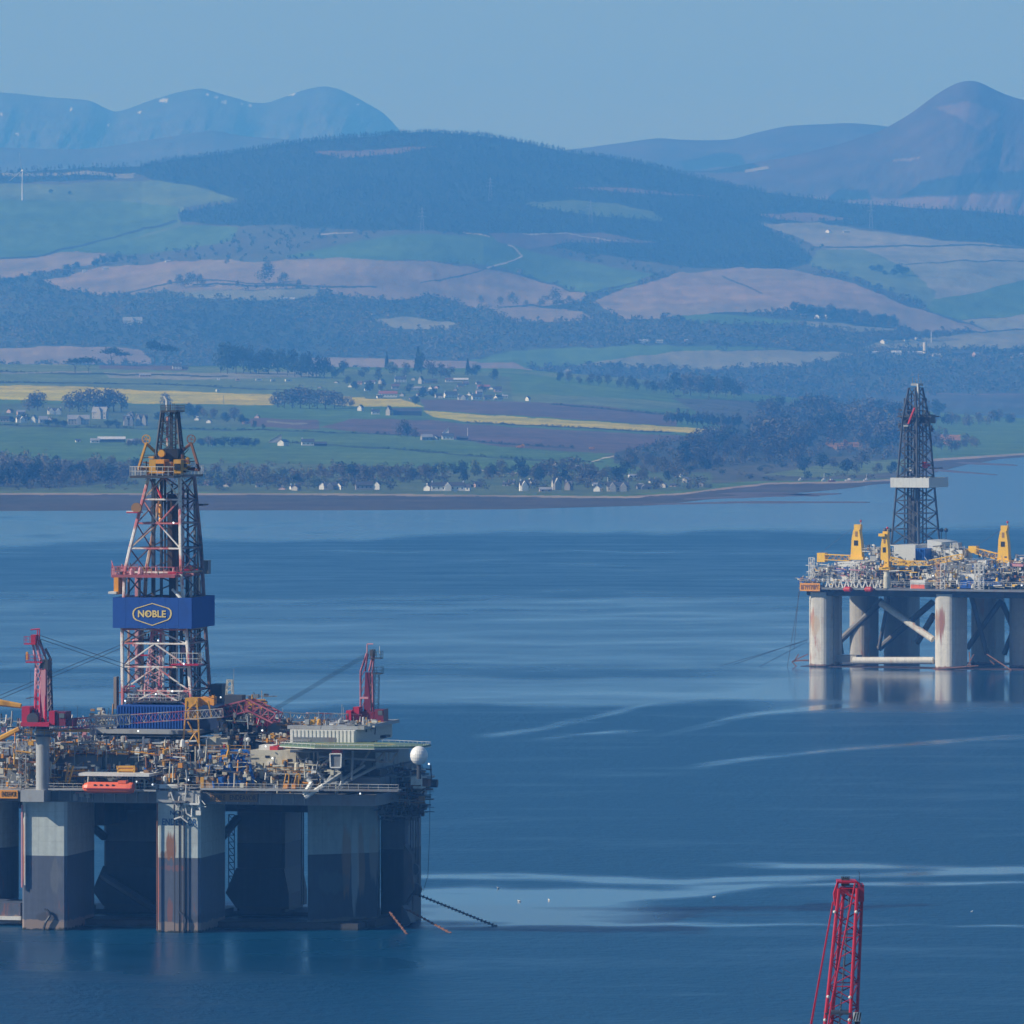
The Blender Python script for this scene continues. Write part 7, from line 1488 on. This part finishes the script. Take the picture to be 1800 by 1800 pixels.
# four chords running down from the head to the slewing body
top = [qb(1475, 1562), qb(1507, 1562), qb(1516, 1556, 3.4), qb(1484, 1556, 3.4)]
bot = [qb(1450, 1800), qb(1494, 1800), qb(1506, 1800, 3.6), qb(1462, 1800, 3.6)]
foot = [b + (b - t) * ((b.z - 7) / (t.z - b.z)) for t, b in zip(top, bot)]
L = lambda p: p - off
bm = empty('boom', (0, 0, 0), 0, rc)
for k in range(4): MB().bar(L(foot[k]), L(top[k]), .20 if k < 2 else .18, 8).build('chord', REDC if k != 2 else REDD, bm)
nb_ = 40
for i in range(nb_):
    for k in range(4):
        t0, t1 = i / nb_, (i + 1) / nb_; a, b = foot[k].lerp(top[k], t0), foot[(k + 1) % 4].lerp(top[(k + 1) % 4], t1); c_, d_ = foot[(k + 1) % 4].lerp(top[(k + 1) % 4], t0), foot[k].lerp(top[k], t1)
        if (i + k) % 2 == 0: MB().bar(L(a), L(b), .075 if k else .05, 5).build('lacing', REDC if k in (0, 3) else REDD, bm)
        else: MB().bar(L(c_), L(d_), .075 if k else .05, 5).build('lacing', REDC if k in (0, 3) else REDD, bm)
for i in range(0, nb_ + 1, 4):
    for k in range(4): MB().bar(L(foot[k].lerp(top[k], i / nb_)), L(foot[(k + 1) % 4].lerp(top[(k + 1) % 4], i / nb_)), .06, 5).build('frame_bar', REDC, bm)
# walkway inside the boom: see-through planks
W0 = foot[0].lerp(foot[1], .32).lerp(foot[3].lerp(foot[2], .32), .85); W1 = top[0].lerp(top[1], .38).lerp(top[3].lerp(top[2], .38), .85); dx = Vector((.48, 0, 0)); n = 60
me = MB().box(-.72, .72, -.03, .03, 0, (W1 - W0).length / n * .9).mesh('walkway_plank'); me.materials.append(paint('galvanised_grating', (.22, .20, .22), .6, dirt=.3))
q = (W1 - W0).to_track_quat('Z', 'Y').to_euler()
for i in range(n): o = link('walkway_plank', me, None, bm); o.location = L(W0.lerp(W1, i / n)); o.rotation_euler = q
# head
hd_ = empty('boom_head', (0, 0, 0), 0, rc); D = lambda x0, x1, y0, y1, v0, v1: MB().box(L(qb(x0, y1)).x, L(qb(x1, y1)).x, v0, v1, L(qb(x0, y1)).z, L(qb(x0, y0)).z)
D(1508, 1519, 1556, 1585, 0, 3.6).build('side_plate', REDD, hd_); D(1472, 1506, 1549, 1553, .2, 3.4).build('top_beam', REDC, hd_); D(1478, 1506, 1562, 1574, 2.2, 3.2).build('cross_head', REDD, hd_)
for i in range(5): MB().lathe(L(qb(1481 + i * 3.1, 1551)) + Vector((0, 1.4, .1)), [(.12, -.06), (.48, -.05), (.40, 0), (.48, .05), (.12, .06)], 16, 'x').build('sheave', BLACK, hd_)
D(1480, 1494, 1546, 1558, .6, 2.4).build('sheave_frame', DGREY, hd_)
MB().bar(L(qb(1511, 1556)), L(qb(1510.5, 1534)), .035).bar(L(qb(1511.5, 1535)), L(qb(1508.5, 1531)), .03).build('aerial', DGREY, hd_)
for a, b in (((1466, 1570), (1473, 1550)), ((1473, 1550), (1506, 1550)), ((1466, 1570), (1468, 1592)), ((1506, 1550), (1512, 1556)), ((1473, 1550), (1468, 1580)), ((1490, 1572), (1508, 1582))): MB().bar(L(qb(*a)), L(qb(*b)), .12, 6).build('head_tube', REDC, hd_)
MB().bar(L(qb(1503, 1552, -1)), L(qb(1462, 1760, -1)), .09, 6).bar(L(qb(1462, 1760, -1)), L(qb(1456, 1800, -1)) + (L(qb(1456, 1800, -1)) - L(qb(1462, 1760, -1))) * 8, .09, 6).build('pendant', REDC, rc)
for dx_ in (0, 3): MB().bar(L(qb(1464 + dx_ * .3, 1585, 3)), L(qb(1425 + dx_, 1800, 3)) + (L(qb(1425, 1800, 3)) - L(qb(1464, 1585, 3))) * 1.0, .06, 6).build('pendant', REDC, rc)
for x, y in ((1467, 1603), (1505, 1603), (1455.5, 1752), (1494, 1753), (1450, 1793), (1493, 1793)): MB().ball(L(qb(x, y, -.3)), .17, 8).build('marker_lamp', WHITE, rc)
D(1450, 1496, 1780, 1783, -.3, 3.4).build('joint_band', DGREY, rc)
st = empty('warning_plate', (0, 0, 0), 0, rc); p = L(qb(1508, 1786, -.2)); MB().box(p.x - .5, p.x + .32, -.25, -.2, p.z - .55, p.z + .4).build('plate', WHITE, st)
m = MB()
for i in range(3): m.add([(p.x - .5 + i * .3, -.27, p.z - .5), (p.x - .38 + i * .3, -.27, p.z - .5), (p.x - .13 + i * .25, -.27, p.z + .38), (p.x - .27 + i * .25, -.27, p.z + .38)], [(0, 1, 2, 3)])
m.build('stripe', BLACK, st); D(1503, 1512, 1788, 1800, 0, 1).build('hoist_box', BLACK, rc)
cx = sum((f for f in foot), Vector()) / 4 - off
MB().box(cx.x - 3, cx.x + 3, cx.y - 2, cx.y + 9, 1.6, 5.2).build('slewing_body', REDC, rc); MB().box(cx.x - 2.8, cx.x + 2.8, cx.y + 7, cx.y + 10, 2, 5).build('counterweight', DGREY, rc)
for sx in (-1, 1): MB().slab([(cx.x + sx * 3.4 - .7, cx.y - 4), (cx.x + sx * 3.4 + .7, cx.y - 4), (cx.x + sx * 3.4 + .7, cx.y + 8), (cx.x + sx * 3.4 - .7, cx.y + 8)], 0, 1.5).build('crawler_track', DGREY, rc)
MB().box(cx.x - 5, cx.x - 3.1, cx.y - 3, cx.y, 2, 4.4).build('cab', REDC, rc)
q0 = world(1482, 1800, QY); tag(MB().box(q0.x - 60, q0.x + 90, QY - 90, QY + 28, -2.5, 2.4).build('quay', paint('quay_concrete', (.32, .31, .29), .85, dirt=.3)), kind='structure')

# ------------------------------------------------------------------ nothing sits deeper than thing > part > sub-part
def depth(o):
    n = 0
    while o.parent: o = o.parent; n += 1
    return n
for o in list(COL.objects):
    while depth(o) > 2: o.parent = o.parent.parent
